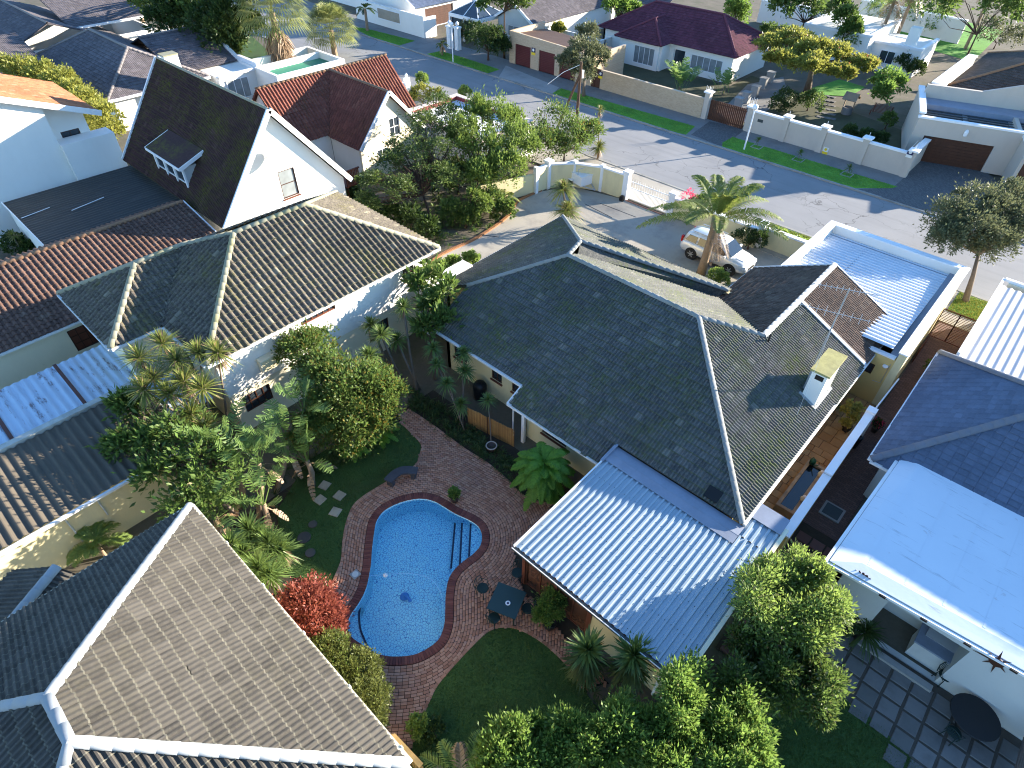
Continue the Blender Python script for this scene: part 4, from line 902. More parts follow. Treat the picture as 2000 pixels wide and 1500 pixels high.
MB().vwall('y', ax0+.35, -1, [(ay0+.35, -.05), (ay1-.35, -.05), (ay1-.35, aze+.15), (ayr, azr-.25), (ay0+.35, aze+.15)], .25).build('gable_wall', M['white'], AF)
MB().vwall('x', ay0+.35, -1, [(ax0+.6, -.05), (ax1-.6, -.05), (ax1-.6, aze+.4), (ax0+.6, aze+.4)], .2).vwall('x', ay1-.35, 1, [(ax0+.6, -.05), (ax1-.6, -.05), (ax1-.6, aze+.4), (ax0+.6, aze+.4)], .2).build('side_wall', M['white'], AF)
# dormer on the south slope: front at Y, sloping roof back into the main slope
sl = (azr-aze)/(ayr-ay0)
pS, nS = (ax0, ay0, aze), Vector((0, -sl, 1)).normalized()
dl, dr = on_plane(312, 352, pS, nS), on_plane(372, 365, pS, nS)
f0 = on_plane(314, 322, pS, nS); f1 = on_plane(370, 362, pS, nS)
DY = f1.y; DX0, DX1 = min(f0.x, f1.x), max(f0.x, f1.x); zf = f1.z
dm = MB().box(DX0, DX1, DY-.02, DY+2.2, zf-.15, zf+1.12).build('dormer', M['greywall'], AF)
zt_ = zf+1.2; bk = ay0+(zt_+.55-aze)/sl
MB().slab([(DX0-.3, DY-.35, zt_), (DX1+.3, DY-.35, zt_), (DX1+.3, bk, zt_+.62), (DX0-.3, bk, zt_+.62)], (0, 0, .08)).build('dormer_roof', M['aframe_tile'], dm)
MB().beam((DX1+.32, DY-.35, zt_-.03), (DX1+.32, bk, zt_+.59), .05, .22).beam((DX0-.32, DY-.35, zt_-.03), (DX0-.32, bk, zt_+.59), .05, .22).beam((DX0-.3, DY-.37, zt_-.02), (DX1+.3, DY-.37, zt_-.02), .05, .16).build('dormer_fascia', M['white_trim'], dm)
wd = (DX1-DX0)/3
for i in range(3): window(dm, 'x', DY-.06, -1, DX0+.1+i*wd, DX0+(i+1)*wd-.1, zf+.1, zf+.95, M['white_trim'], 1, 1, rec=.0)
for i in range(4): MB().box(DX0+i*wd-.08, DX0+i*wd+.08, DY-.14, DY-.03, zf-.25, zf+1.12).build('dormer_post', M['white_trim'], dm)
dish_c = GX(538, 299, gx)
DI = thing('satellite_dish', 'white oval satellite dish on the sunlit gable wall', 'satellite dish', (gx, dish_c.y-.7, dish_c.z-.1))
dc = Vector((gx+.55, dish_c.y-.55, dish_c.z+.05)); dn = Vector((.62, .6, .5)).normalized(); da = dn.orthogonal().normalized(); db = dn.cross(da); vs = []; fs = []
for r_ in range(5):
    for k in range(20):
        t_ = 2*math.pi*k/20; rr = .45*r_/4; vs.append(dc+(da*math.cos(t_)+db*math.sin(t_))*rr+dn*(.35*rr*rr/.45))
for r_ in range(4):
    for k in range(20): fs.append((r_*20+k, r_*20+(k+1) % 20, r_*20+20+(k+1) % 20, r_*20+20+k))
MB().add(vs, fs).build('reflector', M['greywall'], DI, True)
MB().tube([dc, Vector((gx, dc.y, dc.z-.1))], .03, 8).build('mount', M['steel'], DI)
MB().tube([dc-db*.4, dc+dn*.55-db*.12], .015, 6).obox(dc+dn*.58-db*.1, (.05, 0, 0), (0, .05, 0), (0, 0, .07)).build('feed_arm', M['steel'], DI)
# ------------------------------------------------------------------ red tiled house behind it
RH = thing('red_tiled_house', 'cream house with terracotta red cross gabled roof behind the conifer', 'house', (-44, 29, 0))
roof(RH, [[(-39.0, 25.9, 2.55), (-39.0, 29.1, 6.0), (-46.4, 29.1, 6.0), (-43.1, 25.9, 2.55)], [(-39.0, 32.3, 2.55), (-43.1, 32.3, 2.55), (-46.4, 29.1, 6.0), (-39.0, 29.1, 6.0)],
          [(-43.0, 22.6, 2.7), (-43.0, 25.9, 2.7), (-46.4, 29.1, 6.0), (-46.4, 22.6, 6.0)], [(-43.0, 32.3, 2.7), (-43.0, 34.8, 2.7), (-46.4, 34.8, 6.0), (-46.4, 29.1, 6.0)],
          [(-49.8, 34.8, 2.7), (-49.8, 22.6, 2.7), (-46.4, 22.6, 6.0), (-46.4, 34.8, 6.0)]],
     [((-46.4, 22.6, 6.0), (-46.4, 34.8, 6.0)), ((-46.4, 29.1, 6.0), (-39.0, 29.1, 6.0))], M['red_tile'], M['cap_brown'], 'single', .28, .34, 200, .10)
for X in (-38.95,):
    for Y in (25.9, 32.3): MB().beam((X, Y, 2.55), (X, 29.1, 6.02), .12, .26).build('barge_board', M['white_trim'], RH)
gw2 = [(29.0, 30.0, 2.6, 4.0), (27.6, 28.6, .9, 2.0)]
MB().vwall('y', -39.3, 1, [(26.1, -.05), (32.1, -.05), (32.1, 2.6), (29.1, 5.8), (26.1, 2.6)], .25, gw2).build('gable_wall', M['pale_cream'], RH)
for q in gw2: window(RH, 'y', -39.3, 1, *q, M['white_trim'], 2, 2, M['glass'])
MB().vwall('x', 26.15, -1, [(-43.2, -.05), (-39.55, -.05), (-39.55, 2.6), (-43.2, 2.6)], .2).build('wall', M['white'], RH)
MB().vwall('y', -43.25, 1, [(22.8, -.05), (26.15, -.05), (26.15, 2.9), (22.8, 2.9)], .2).build('wall', M['white'], RH)
MB().vwall('x', 22.85, -1, [(-49.5, -.05), (-43.45, -.05), (-43.45, 2.8), (-46.4, 5.8), (-49.5, 2.8)], .2).build('wall', M['white'], RH)
MB().vwall('x', 34.6, 1, [(-49.5, -.05), (-43.3, -.05), (-43.3, 2.8), (-46.4, 5.8), (-49.5, 2.8)], .2).build('wall', M['white'], RH)
MB().vwall('y', -43.25, 1, [(32.2, -.05), (34.4, -.05), (34.4, 2.9), (32.2, 2.9)], .2).build('wall', M['white'], RH)
MB().vwall('x', 32.1, 1, [(-43.2, -.05), (-39.55, -.05), (-39.55, 2.6), (-43.2, 2.6)], .2).build('wall', M['white'], RH)
b0 = G(688, 352, 2.2)
BA = thing('timber_balcony', 'small balcony with vertical dark red timber slats below the red roof', 'balcony', (b0.x, b0.y, 0))
for i in range(9): MB().box(b0.x-.03, b0.x+.03, b0.y-.5+i*.13, b0.y-.42+i*.13, 1.9, 2.9).build('slat', M['wood_red'], BA)
MB().box(b0.x-.06, b0.x+.06, b0.y-.55, b0.y+.7, 2.9, 2.98).box(b0.x-1.4, b0.x-.05, b0.y-.55, b0.y+.7, 1.75, 1.85).build('rail', M['wood_red'], BA)
MB().box(b0.x-.1, b0.x, b0.y-.5, b0.y-.4, -.05, 1.75).build('post', M['wood_red'], BA)
# ------------------------------------------------------------------ outbuildings on the left
BR = thing('brown_tiled_outbuilding', 'long low outbuilding with sunlit brown roll tile roof at the left edge', 'outbuilding', (-36, 4, 0))
roof(BR, [[(-32.45, -6, 2.5), (-32.45, 12.2, 2.5), (-38.2, 12.2, 3.7), (-38.2, -6, 3.7)], [(-40.0, 12.2, 3.05), (-40.0, -6, 3.05), (-38.2, -6, 3.7), (-38.2, 12.2, 3.7)]],
     [((-38.2, -6, 3.7), (-38.2, 12.2, 3.7))], M['brown_tile'], M['cap_brown'], 'single', .28, .34, 300, .12)
gutter(BR, (-32.39, -6, 2.44), (-32.39, 12.2, 2.44))
bd = GX(168, 665, -32.75)
MB().vwall('y', -32.75, 1, [(-6, -.05), (12.1, -.05), (12.1, 2.5), (-6, 2.5)], .2, [(bd.y-.55, bd.y+.6, .7, 2.0)]).build('wall', M['pale_cream'], BR)
window(BR, 'y', -32.75, 1, bd.y-.55, bd.y+.6, .7, 2.0, M['wood_dark'], 3, 3, M['wood_red'])
MB().vwall('x', 12.15, 1, [(-39.8, -.05), (-32.75, -.05), (-32.75, 2.5), (-38.2, 3.6), (-39.8, 3.0)], .2).build('wall', M['white'], BR); MB().vwall('y', -39.8, -1, [(-6, -.05), (12, -.05), (12, 3), (-6, 3)], .2).build('wall', M['white'], BR)
MB().beam((-32.4, 12.25, 2.53), (-38.2, 12.25, 3.74), .06, .16).build('barge_board', M['white_trim'], BR)
DF = thing('flat_roofed_annexe', 'low annexe with almost black sheet roof beside the white house', 'annexe', (-44, 9, 0))
M['bitumen'] = sheet_mat('blackened_sheet', (.035, .04, .038), (.16, .17, .15), .25, .7, 0, 'y')
corrugated('roof_sheet', (-47.6, 4.9, 3.0), (-40.1, 4.9, 2.8), (-47.6, 12.95, 2.95), .3, .03, M['bitumen'], DF, 'sine')
MB().box(-47.5, -40.2, 4.95, 5.15, -.05, 2.78).box(-47.5, -47.3, 5.15, 12.9, -.05, 2.9).box(-40.4, -40.2, 5.15, 12.9, -.05, 2.75).build('wall', M['white'], DF)
MB().beam((-47.65, 4.85, 3.0), (-40.05, 4.85, 2.8), .05, .14).build('fascia', M['white_trim'], DF)
for a, b in (((42, 426), (97, 405)), ((140, 411), (203, 385))):
    a, b = G(*a, 2.98), G(*b, 2.98); MB().beam(a, b, .04, .03).build('batten', M['white_trim'], DF)
LW = thing('white_house', 'tall white rendered house with orange tile roof at the left edge', 'house', (-53, 8, 0))
lx = -48.9; zR = GX(0, 195, lx); zE = GX(185, 220, lx)
slp = (zR.z-zE.z)/(zR.y-zE.y); yS = zR.y-5; zS = zE.z+slp*(yS-zE.y)
M['orange_tile'] = tile_mat('orange_tile', (.42, .145, .06), (.3, .2, .1), .2, (.5, .28, .18), .4)
roof(LW, [[(lx+.3, zE.y+.15, zE.z+.1), (-57.0, zE.y+.15, zE.z+.1), (-57.0, yS, zS+.2), (lx+.3, yS, zS+.2)]], [], M['orange_tile'], M['cap_brown'], 'low', .3, .34, 200)
MB().beam((lx+.34, zE.y+.3, zE.z-.02), (lx+.34, yS, zS+.08), .08, .34).build('barge_board', M['white_trim'], LW)
ym = zE.y-.5
MB().vwall('y', lx, 1, [(yS, -.05), (ym-2.3, -.05), (ym-2.3, zE.z+slp*(ym-2.3-zE.y)), (yS, zS)], .3).build('wall', M['white'], LW)
MB().vwall('y', lx-.9, 1, [(ym-2.3, -.05), (ym, -.05), (ym, zE.z-.1), (ym-2.3, zE.z+slp*(ym-2.3-zE.y))], .3, [(ym-1.75, ym-.6, 4.4, 5.35)]).build('wall', M['white'], LW)
window(LW, 'y', lx-.9, 1, ym-1.75, ym-.6, 4.4, 5.35, M['wood_dark'], 2, 1)
MB().box(lx-.9, lx+.45, ym-2.3, zE.y+.5, 1.0, GX(215, 260, lx+.45).z).build('balcony_parapet', M['white'], LW)
MB().vwall('x', ym, 1, [(-57, -.05), (lx-1.2, -.05), (lx-1.2, zE.z-.1), (-57, zE.z-.1)], .3).build('wall', M['white'], LW)
# ------------------------------------------------------------------ corrugated sheds by the yellow wall
BC = thing('corrugated_shed', 'shed with pale blue white corrugated roof and rusty seams at the left edge', 'shed', (-27, 0, 0))
M['blue_sheet'] = sheet_mat('peeling_white_sheet', (.46, .56, .65), (.26, .31, .37), .55, .6, 0, 'x', rust=(.08, .03, .025), rust_amt=.75)
corrugated('roof_sheet', (-29.5, -6, 2.6), (-29.5, 4.0, 2.6), (-25.1, -6, 2.35), .33, .05, M['blue_sheet'], BC, 'sine')
MB().box(-29.4, -29.2, -6, 3.95, -.05, 2.5).box(-29.2, -25.2, 3.75, 3.95, -.05, 2.3).build('wall', M['pale_cream'], BC)
M['rust'] = plain('rusty_flashing', (.11, .05, .04), .8, .4, 3, 12)
for y in (1.42, -1.4): MB().slab([(-29.5, y, 2.67), (-29.5, y+.15, 2.67), (-25.1, y+.15, 2.42), (-25.1, y, 2.42)], (0, 0, .01)).build('rusty_seam', M['rust'], BC)
YB = thing('yellow_outbuilding', 'yellow outbuilding with dark ribbed fibre cement roof behind the big shrub', 'outbuilding', (-23, 0, 0))
M['fibre'] = sheet_mat('fibre_cement', (.12, .10, .075), (.045, .045, .04), .6, .9, 0, 'x', spec=.2)
corrugated('roof_sheet', (-24.8, -8, 3.05), (-24.8, 3.6, 3.05), (-20.6, -8, 2.6), .33, .075, M['fibre'], YB, 'sine')
MB().box(-25.15, -24.85, -8, 3.75, -.05, 3.2).build('parapet', plain('mouldy_plaster', (.45, .44, .38), .9, .3, 1.2, 8, dirt=(.10, .11, .10), dirt_amt=.8), YB)
corrugated('roof_sheet', (-24.8, 3.62, 2.9), (-24.8, 5.4, 2.9), (-22.3, 3.62, 2.6), .33, .05, M['blue_sheet'], YB, 'sine')
MB().vwall('y', -20.85, 1, [(-8, -.05), (3.55, -.05), (3.55, 2.58), (-8, 2.58)], .2).vwall('x', 3.55, 1, [(-24.8, -.05), (-21.05, -.05), (-21.05, 2.55), (-24.8, 3.0)], .2).build('wall', M['cream'], YB)
gutter(YB, (-20.52, -8, 2.55), (-20.52, 3.6, 2.55))
for y in (-1.35, -.2): downpipe(YB, -20.78, y, 1.3 if y > -1 else 0, 2.5, M['greywall'], .03)
# ------------------------------------------------------------------ far left grey tiled house
FL = thing('grey_tiled_house', 'large house with slate grey hipped roof and white gutters at the top left', 'house', (-70, 21, 0))
pl, ln = hip_planes(-80, -62.2, 17.0, 26.2, 2.8, .52)
roof(FL, pl, ln, M['grey_tile'], M['cap_grey'], 'low', .30, .34, 200, .12)
pl, ln = gable_planes(-70.5, -64.2, 26.5, 31.5, 3.0, 4.6, 'y', -70.5)
roof(FL, [[(-64.6, 24.0, 2.9), (-64.6, 30.4, 2.9), (-70.3, 30.4, 5.0), (-70.3, 24.0, 5.0)], [(-76, 30.4, 2.9), (-76, 24, 2.9), (-70.3, 24, 5.0), (-70.3, 30.4, 5.0)]], [((-70.3, 24, 5.0), (-70.3, 30.4, 5.0))], M['grey_tile'], M['cap_grey'], 'low', .30, .34, 60, .1)
MB().beam((-64.5, 30.5, 3.0), (-70.3, 30.5, 5.15), .3, .3).build('parapet_coping', M['white_trim'], FL)
roof(FL, [[(-72, 8, 2.8), (-72, 16.5, 2.8), (-80, 16.5, 5.0), (-80, 8, 5.0)], [(-96, 14, 2.8), (-80.6, 14, 2.8), (-80.6, 19.6, 5.2), (-96, 19.6, 5.2)], [(-82, 21.8, 4.2), (-82, 31, 4.2), (-92, 31, 6.6), (-92, 21.8, 6.6)], [(-96, 26, 2.8), (-80.6, 26, 2.8), (-80.6, 19.6, 5.2), (-96, 19.6, 5.2)]], [((-96, 19.6, 5.2), (-80.6, 19.6, 5.2))], M['grey_tile'], M['cap_grey'], 'low', .30, .34, 60, .1)
walls_rect(FL, -79.5, -62.7, 17.5, 25.8, -.05, 2.85, M['white']); walls_rect(FL, -76, -64.9, 26.0, 30.5, -.05, 2.9, M['white']); walls_rect(FL, -95, -81.5, 9, 30, -.05, 2.9, M['white'])
MB().box(-64.9, -61.2, 26.5, 30.7, -.05, 2.75).build('flat_roofed_bay', M['white'], FL)
MB().box(-64.7, -61.0, 30.4, 30.75, 2.75, 3.35).box(-61.3, -61.0, 26.5, 30.4, 2.75, 2.95).build('parapet', M['white_trim'], FL)
window(FL, 'y', -61.15, 1, 27.1, 29.3, .6, 2.4, M['white_trim'], 3, 1, M['curtain_glass'], rec=0)
gutter(FL, (-62.15, 17, 2.72), (-62.15, 26.2, 2.72), M['white_trim'], .2, .2); gutter(FL, (-81.9, 21.8, 4.1), (-81.9, 31, 4.1), M['white_trim'], .2, .2)
hc = GX(310, 100, -62.5); FC = MB().box(-62.0, -61.0, hc.y-.3, hc.y+.9, 2.0, 5.4).build('chimney', M['white'], FL)
MB().box(-62.05, -60.95, hc.y-.35, hc.y+.95, 5.41, 5.5).build('chimney_cap', M['cap_moss'], FC)
PG = thing('white_pergola', 'white timber pergola beside the grey roofed house at the top left', 'pergola', (-76, 26.5, 0))
for i in range(4): MB().box(-80+i*3, -79.8+i*3, 31.2, 31.4, -.05, 3.0).build('post', M['white_trim'], PG)
for i in range(9): MB().box(-80.2+i*1.15, -80.05+i*1.15, 27, 31.7, 3.12, 3.25).build('rafter', M['white_trim'], PG)
MB().box(-80.3, -70.5, 31.2, 31.4, 3.0, 3.12).box(-80.3, -70.5, 27.2, 27.4, 3.0, 3.12).build('beam', M['white_trim'], PG)
# flat roofed white block with green floor, beside the fan palms
GB = thing('flat_white_block', 'white flat roofed block with green roof deck beside the shaggy fan palm', 'building', (-60, 34, 0))
MB().box(-63.6, -57.2, 30.2, 37.8, -.05, 2.3).build('wall', M['white'], GB)
M['green_deck'] = plain('green_roof_paint', (.04, .22, .14), .7, .15)
MB().box(-63.3, -57.5, 30.5, 37.5, 2.3, 2.36).build('roof_deck', M['green_deck'], GB)
m = MB(); m.box(-63.6, -63.3, 30.2, 37.8, 2.3, 3.0).box(-57.5, -57.2, 30.2, 37.8, 2.3, 3.0).box(-63.3, -57.5, 30.2, 30.5, 2.3, 3.0).box(-63.3, -57.5, 37.5, 37.8, 2.3, 3.0).box(-61.5, -61.2, 30.5, 37.5, 2.3, 2.9).build('parapet', M['white'], GB)
window(GB, 'y', -57.2, 1, 30.8, 32.0, .2, 1.6, M['greywall'], 1, 1, rec=-.03)
# white garage with red trim behind the conifers
WG = thing('red_trimmed_garage', 'white flat garage with red trimmed parapet and blue ribbed roof beside the street', 'garage', (-38, 36, 0))
wx0, wx1, wy0_, wy1_ = -42.4, -33.3, 33.0, 39.0
walls_rect(WG, wx0, wx1, wy0_, wy1_, -.05, 2.75, M['white'], .35)
M['red_trim'] = plain('red_trim', (.22, .05, .05), .6, .15)
m = MB(); m.box(wx0-.04, wx0+.4, wy0_-.04, wy1_+.04, 2.75, 2.86).box(wx1-.4, wx1+.04, wy0_-.04, wy1_+.04, 2.75, 2.86).box(wx0+.4, wx1-.4, wy1_-.4, wy1_+.04, 2.75, 2.86).box(wx0+.4, wx1-.4, wy0_-.04, wy0_+.4, 2.75, 2.86).build('coping', plain('pinkish_coping', (.62, .52, .46), .8, .1), WG)
MB().box(wx0+.401, wx0+.44, wy0_+.4, wy1_-.4, 2.5, 2.8).box(wx0+.4, wx1-.4, wy1_-.44, wy1_-.401, 2.5, 2.8).build('trim', M['red_trim'], WG)
corrugated('roof_sheet', (wx0+.45, wy0_+.36, 2.35), (wx1-.36, wy0_+.36, 2.35), (wx0+.45, wy1_-.45, 2.5), .24, .05, M['garage_sheet'], WG, 'ibr')
SW = thing('small_white_outbuilding', 'small white outbuilding with louvred flat roof and finial posts near the street', 'outbuilding', (-51, 38, 0))
MB().box(-53.6, -49.4, 36.2, 39.4, -.05, 2.0).build('wall', M['white'], SW)
corrugated('roof_sheet', (-53.4, 36.4, 2.03), (-49.6, 36.4, 2.03), (-53.4, 39.2, 2.05), .24, .05, M['garage_sheet'], SW, 'ibr')
for x, y in ((-53.5, 39.2), (-49.5, 39.2), (-49.5, 36.4)):
    MB().box(x-.22, x+.22, y-.22, y+.22, -.05, 2.6).lathe((x, y, 2.6), [(.1, 0), (.1, .1), (.16, .2), (.1, .32), (.02, .42)], 10).build('pillar', M['white_trim'], SW)
# ------------------------------------------------------------------ neighbours on the right
SH = thing('shingled_house', 'house with blue grey shingled hip roof at the right edge', 'house', (5, 25.5, 0))
M['shingle'] = tile_mat('blue_grey_shingle', (.10, .13, .19), (.09, .105, .14), .2, (.15, .185, .26), .4, var=.14)
pl, ln = hip_planes(-.1, 16, 21.6, 30.7, 2.6, .66)
roof(SH, pl, ln, M['shingle'], plain('blue_grey_ridge', (.13, .15, .19), .85, .15), 'flat', .36, .23, 300, .13)
walls_rect(SH, .35, 15, 22.3, 29.5, -.05, 2.65, M['greywall'])
gutter(SH, (-.16, 21.6, 2.53), (-.16, 30.7, 2.53), M['white_trim']); gutter(SH, (-.1, 21.54, 2.53), (1.0, 21.54, 2.53), M['white_trim'])
FR = thing('flat_roofed_wing', 'house wing with broad flat white membrane roof at the right edge', 'house wing', (5, 19, 0))
M['membrane'] = plain('roof_membrane', (.66, .67, .68), .7, .07, .5, 10, dirt=(.45, .46, .48), dirt_amt=.5)
t = NT('streaked_membrane'); st = t.noise(1.2, 5, .7, t.mapped((.55, 4.5, 1), (0, 0, .1))); b_ = t.noise(.6, 5)
col = t.mix(b_, (.60, .65, .70), (.70, .75, .79)); col = t.mix(t.math('MULTIPLY', t.ramp(st, [(.59, 0.), (.70, 1.)]), .5), col, (.24, .25, .27))
col = t.mix(t.math('MULTIPLY', t.ramp(t.noise(.9, 6, .75), [(.66, 0.), (.74, 1.)]), .5), col, (.35, .24, .19))
M['membrane'] = t.done(t.bsdf(col, .65, .35, 0, t.noise(6, 4), .2, .01))
MB().slab([(1.35, 16.35, 2.93), (11, 17.0, 2.93), (11, 22.15, 3.02), (1.35, 22.15, 3.02)], (0, 0, -.12)).build('roof_deck', M['membrane'], FR)
MB().slab([(.5, 15.75, 2.84), (1.35, 16.35, 2.932), (1.35, 22.15, 3.022), (.75, 22.15, 2.9)], (0, 0, -.05)).slab([(.5, 15.75, 2.84), (11, 16.4, 2.84), (11, 17.0, 2.932), (1.35, 16.35, 2.932)], (0, 0, -.05)).build('roof_skirt', M['membrane'], FR)
for i in range(8): MB().slab([(1.5+i*1.15, 16.42+i*.079, 2.934), (1.58+i*1.15, 16.42+i*.079, 2.934), (1.58+i*1.15, 22.1, 3.022), (1.5+i*1.15, 22.1, 3.022)], (0, 0, .003)).build('membrane_lap', M['membrane'], FR)
gutter(FR, (.42, 15.65, 2.76), (.68, 22.15, 2.8), M['white_trim'], .12, .12); gutter(FR, (.42, 15.66, 2.76), (11, 16.31, 2.76), M['white_trim'], .1, .1)
for i in range(7): MB().box(2.2+i*1.25, 2.4+i*1.25, 15.68+i*.077, 15.74+i*.077, 2.72, 2.8).build('gutter_clip', M['black'], FR)
wy = 16.02
nk = (GY(1722, 1190, wy).x, GY(1862, 1300, wy).x, .0, 2.35)
MB().vwall('x', wy, -1, [(.85, -.05), (11, -.05), (11, 2.75), (.85, 2.75)], .22, [nk]).build('wall', M['greywall'], FR)
MB().vwall('y', .85, -1, [(wy, -.05), (22, -.05), (22, 2.75), (wy, 2.75)], .22).build('wall', M['greywall'], FR)
MB().box(nk[0]-.02, nk[1]+.02, wy+1.6, wy+1.8, -.05, 2.7).box(nk[0]-.2, nk[0]-.003, wy+.22, wy+1.6, -.05, 2.7).box(nk[1]+.003, nk[1]+.2, wy+.22, wy+1.6, -.05, 2.7).build('alcove_wall', M['greywall'], FR)
MB().box(nk[0], nk[1], wy-.5, wy-.25, -.02, .12).build('step', M['concrete'], FR)
downpipe(FR, .78, wy-.06, 0, 2.7, M['cream'])
WC = thing('corrugated_carport', 'outbuilding with white corrugated sheet roof at the right edge', 'outbuilding', (3, 35, 0))
corrugated('roof_sheet', (.55, 30.75, 2.75), (9, 30.75, 2.75), (.55, 38.6, 2.9), .34, .06, sheet_mat('pinkish_white_sheet', (.62, .59, .57), (.40, .38, .36), .35, .6, 0, 'y'), WC, 'sine')
MB().box(.62, .85, 30.9, 39.3, -.05, 2.62).box(.85, 9, 30.9, 31.1, -.05, 2.68).box(.85, 9, 39.1, 39.3, -.05, 2.9).build('wall', M['pale_cream'], WC)
MB().box(.5, .62, 30.7, 39.35, 2.55, 3.0).box(.62, 9, 39.2, 39.4, 2.9, 3.05).build('parapet', M['white_trim'], WC)
# ------------------------------------------------------------------ across the street
FB = M['face'] = brick_mat('sand_face_brick', (.46, .33, .20), (.56, .42, .27), (.50, .44, .36))
BG = thing('brick_triple_garage', 'sand coloured brick garage block with three maroon roll doors', 'garage', (-46, 58, 0))
def gxf(px, py, Y): return GY(px, py, Y).x
doors = [(gxf(1006, 110, 56.2), gxf(1036, 115, 56.2)), (gxf(1052, 120, 56.2), gxf(1083, 125, 56.2)), (gxf(1092, 130, 56.2), gxf(1124, 135, 56.2))]
MB().vwall('x', 56.2, -1, [(-52.0, 0), (-40.35, 0), (-40.35, 3.0), (-41.5, 3.05), (-52.0, 3.35)], .25, [(a, b, .1, 2.2) for a, b in doors]).build('wall', FB, BG)
M['maroon'] = plain('maroon_door', (.095, .02, .022), .5, .15, 1, 20)
for a, b in doors: garage_door(BG, 'x', 56.2, -1, a, b, .1, 2.2, M['maroon'], 12)
MB().vwall('y', -52.0, -1, [(56.45, 0), (62, 0), (62, 3.35), (56.45, 3.35)], .25).build('wall', FB, BG); MB().vwall('y', -40.35, 1, [(56.45, 0), (62, 0), (62, 3.0), (56.45, 3.0)], .25).build('wall', FB, BG)
corrugated('roof_sheet', (-51.7, 56.5, 3.0), (-51.7, 62, 2.6), (-40.6, 56.5, 2.8), .3, .04, plain('brown_sheet', (.25, .15, .10), .8, .15), BG, 'sine')
for px, py in ((1043, 104),): pass
def sign(px, py, Y, wd, lab, cols, nm='security_sign'):
    p = GY(px, py, Y); o = thing(nm, lab, 'sign', (p.x, Y-.02, p.z)); q = Vector((p.x, Y-.03, p.z))
    MB().box(q.x-wd/2, q.x+wd/2, Y-.035, Y-.005, q.z-wd*.1, q.z+wd*.7).build('plate', cols[0], o)
    MB().box(q.x-wd/2, q.x+wd/2, Y-.037, Y-.007, q.z-wd*.6, q.z-wd*.12).build('lower_plate', cols[1], o)
    MB().tube([(q.x, Y-.05, q.z+wd*.32), (q.x, Y-.036, q.z+wd*.32)], wd*.26, 14).build('emblem', cols[2], o)
M['sg_navy'] = plain('sign_navy', (.03, .03, .09), .5, .1); M['sg_yel'] = plain('sign_yellow', (.75, .55, .03), .5, .1); M['sg_white'] = plain('sign_white', (.75, .75, .7), .5, .05)
sign(1042, 101, 56.2, .55, 'navy and yellow security sign between the first two maroon garage doors', (M['sg_navy'], M['sg_yel'], M['sg_white']))
sign(1173, 147, 56.2, .5, 'navy and yellow security sign on the brick boundary wall', (M['sg_navy'], M['sg_yel'], M['sg_white']))
BW = thing('brick_boundary_wall', 'long low sand coloured brick wall along the far pavement', 'wall', (-33, 56.3, 0))
MB().box(-39.2, -27.35, 56.2, 56.42, 0, 1.85).build('brickwork', FB, BW); MB().box(-39.2, -27.35, 56.17, 56.45, 1.853, 1.92).build('coping', plain('brick_coping', (.52, .42, .3), .8, .15), BW)
MB().box(-40.3, -39.95, 56.25, 56.4, 0, 1.95).box(-39.95, -39.2, 56.3, 56.36, .05, 1.9).build('gate', M['wood_dark'], BW)
def pillar(parent, x, y, z, w=.5, spike=True):
    MB().box(x-w/2, x+w/2, y-w/2, y+w/2, 0, z).build('pillar', M['taupe'], parent)
    c = MB().box(x-w/2-.12, x+w/2+.12, y-w/2-.12, y+w/2+.12, z+.003, z+.13).build('pillar_cap', M['white_trim'], parent)
    if spike: MB().tube([(x, y, z+.13), (x, y, z+.5)], .02, 6).build('spike', M['white_trim'], parent)
FW2 = thing('pillared_boundary_wall', 'pale rendered boundary wall with white coping and square pillars across the street', 'wall', (-16, 56.4, 0))
px_ = [-22.75, -19.35, -16.05, -12.6, -9.05]
for x in px_: pillar(FW2, x, 56.55, 2.15)
for a, b in zip(px_, px_[1:]):
    MB().box(a+.25, b-.25, 56.42, 56.66, 0, 1.85).build('panel', M['taupe'], FW2); MB().box(a+.25, b-.25, 56.34, 56.72, 1.853, 2.0).build('coping', M['white_trim'], FW2)
MB().box(-9.3, -8.95, 56.8, 60.5, 0, 1.85).build('panel', M['taupe'], FW2); MB().box(-9.38, -8.87, 56.8, 60.5, 1.853, 2.0).build('coping', M['white_trim'], FW2)
n5 = GY(1485, 236, 56.42); MB().box(n5.x-.25, n5.x+.25, 56.40, 56.418, n5.z-.12, n5.z+.12).build('name_plate', M['fascia_dark'], FW2)
sign(1612, 295, 56.42, .45, 'small orange and white sign low on the pillared wall', (M['sg_white'], M['sg_yel'], M['sg_yel']), 'orange_sign')
sign(1777, 301, 56.28, .45, 'navy and white security sign on the corner pillar beside the brown garage', (M['sg_navy'], M['sg_white'], M['sg_white']))
GT = thing('brown_slatted_gate', 'dark brown slatted driveway gate between white gateposts across the street', 'gate', (-25, 56.5, 0))
for x in (-27.1,): pillar(GT, x, 56.5, 2.4, .5)
for i in range(20): MB().box(-26.75+i*.18, -26.60+i*.18, 56.48, 56.53, .12, 1.9).build('slat', M['wood_dark'], GT)
MB().box(-26.8, -23.1, 56.535, 56.57, .3, .4).box(-26.8, -23.1, 56.535, 56.57, 1.6, 1.7).build('rail', M['wood_dark'], GT)
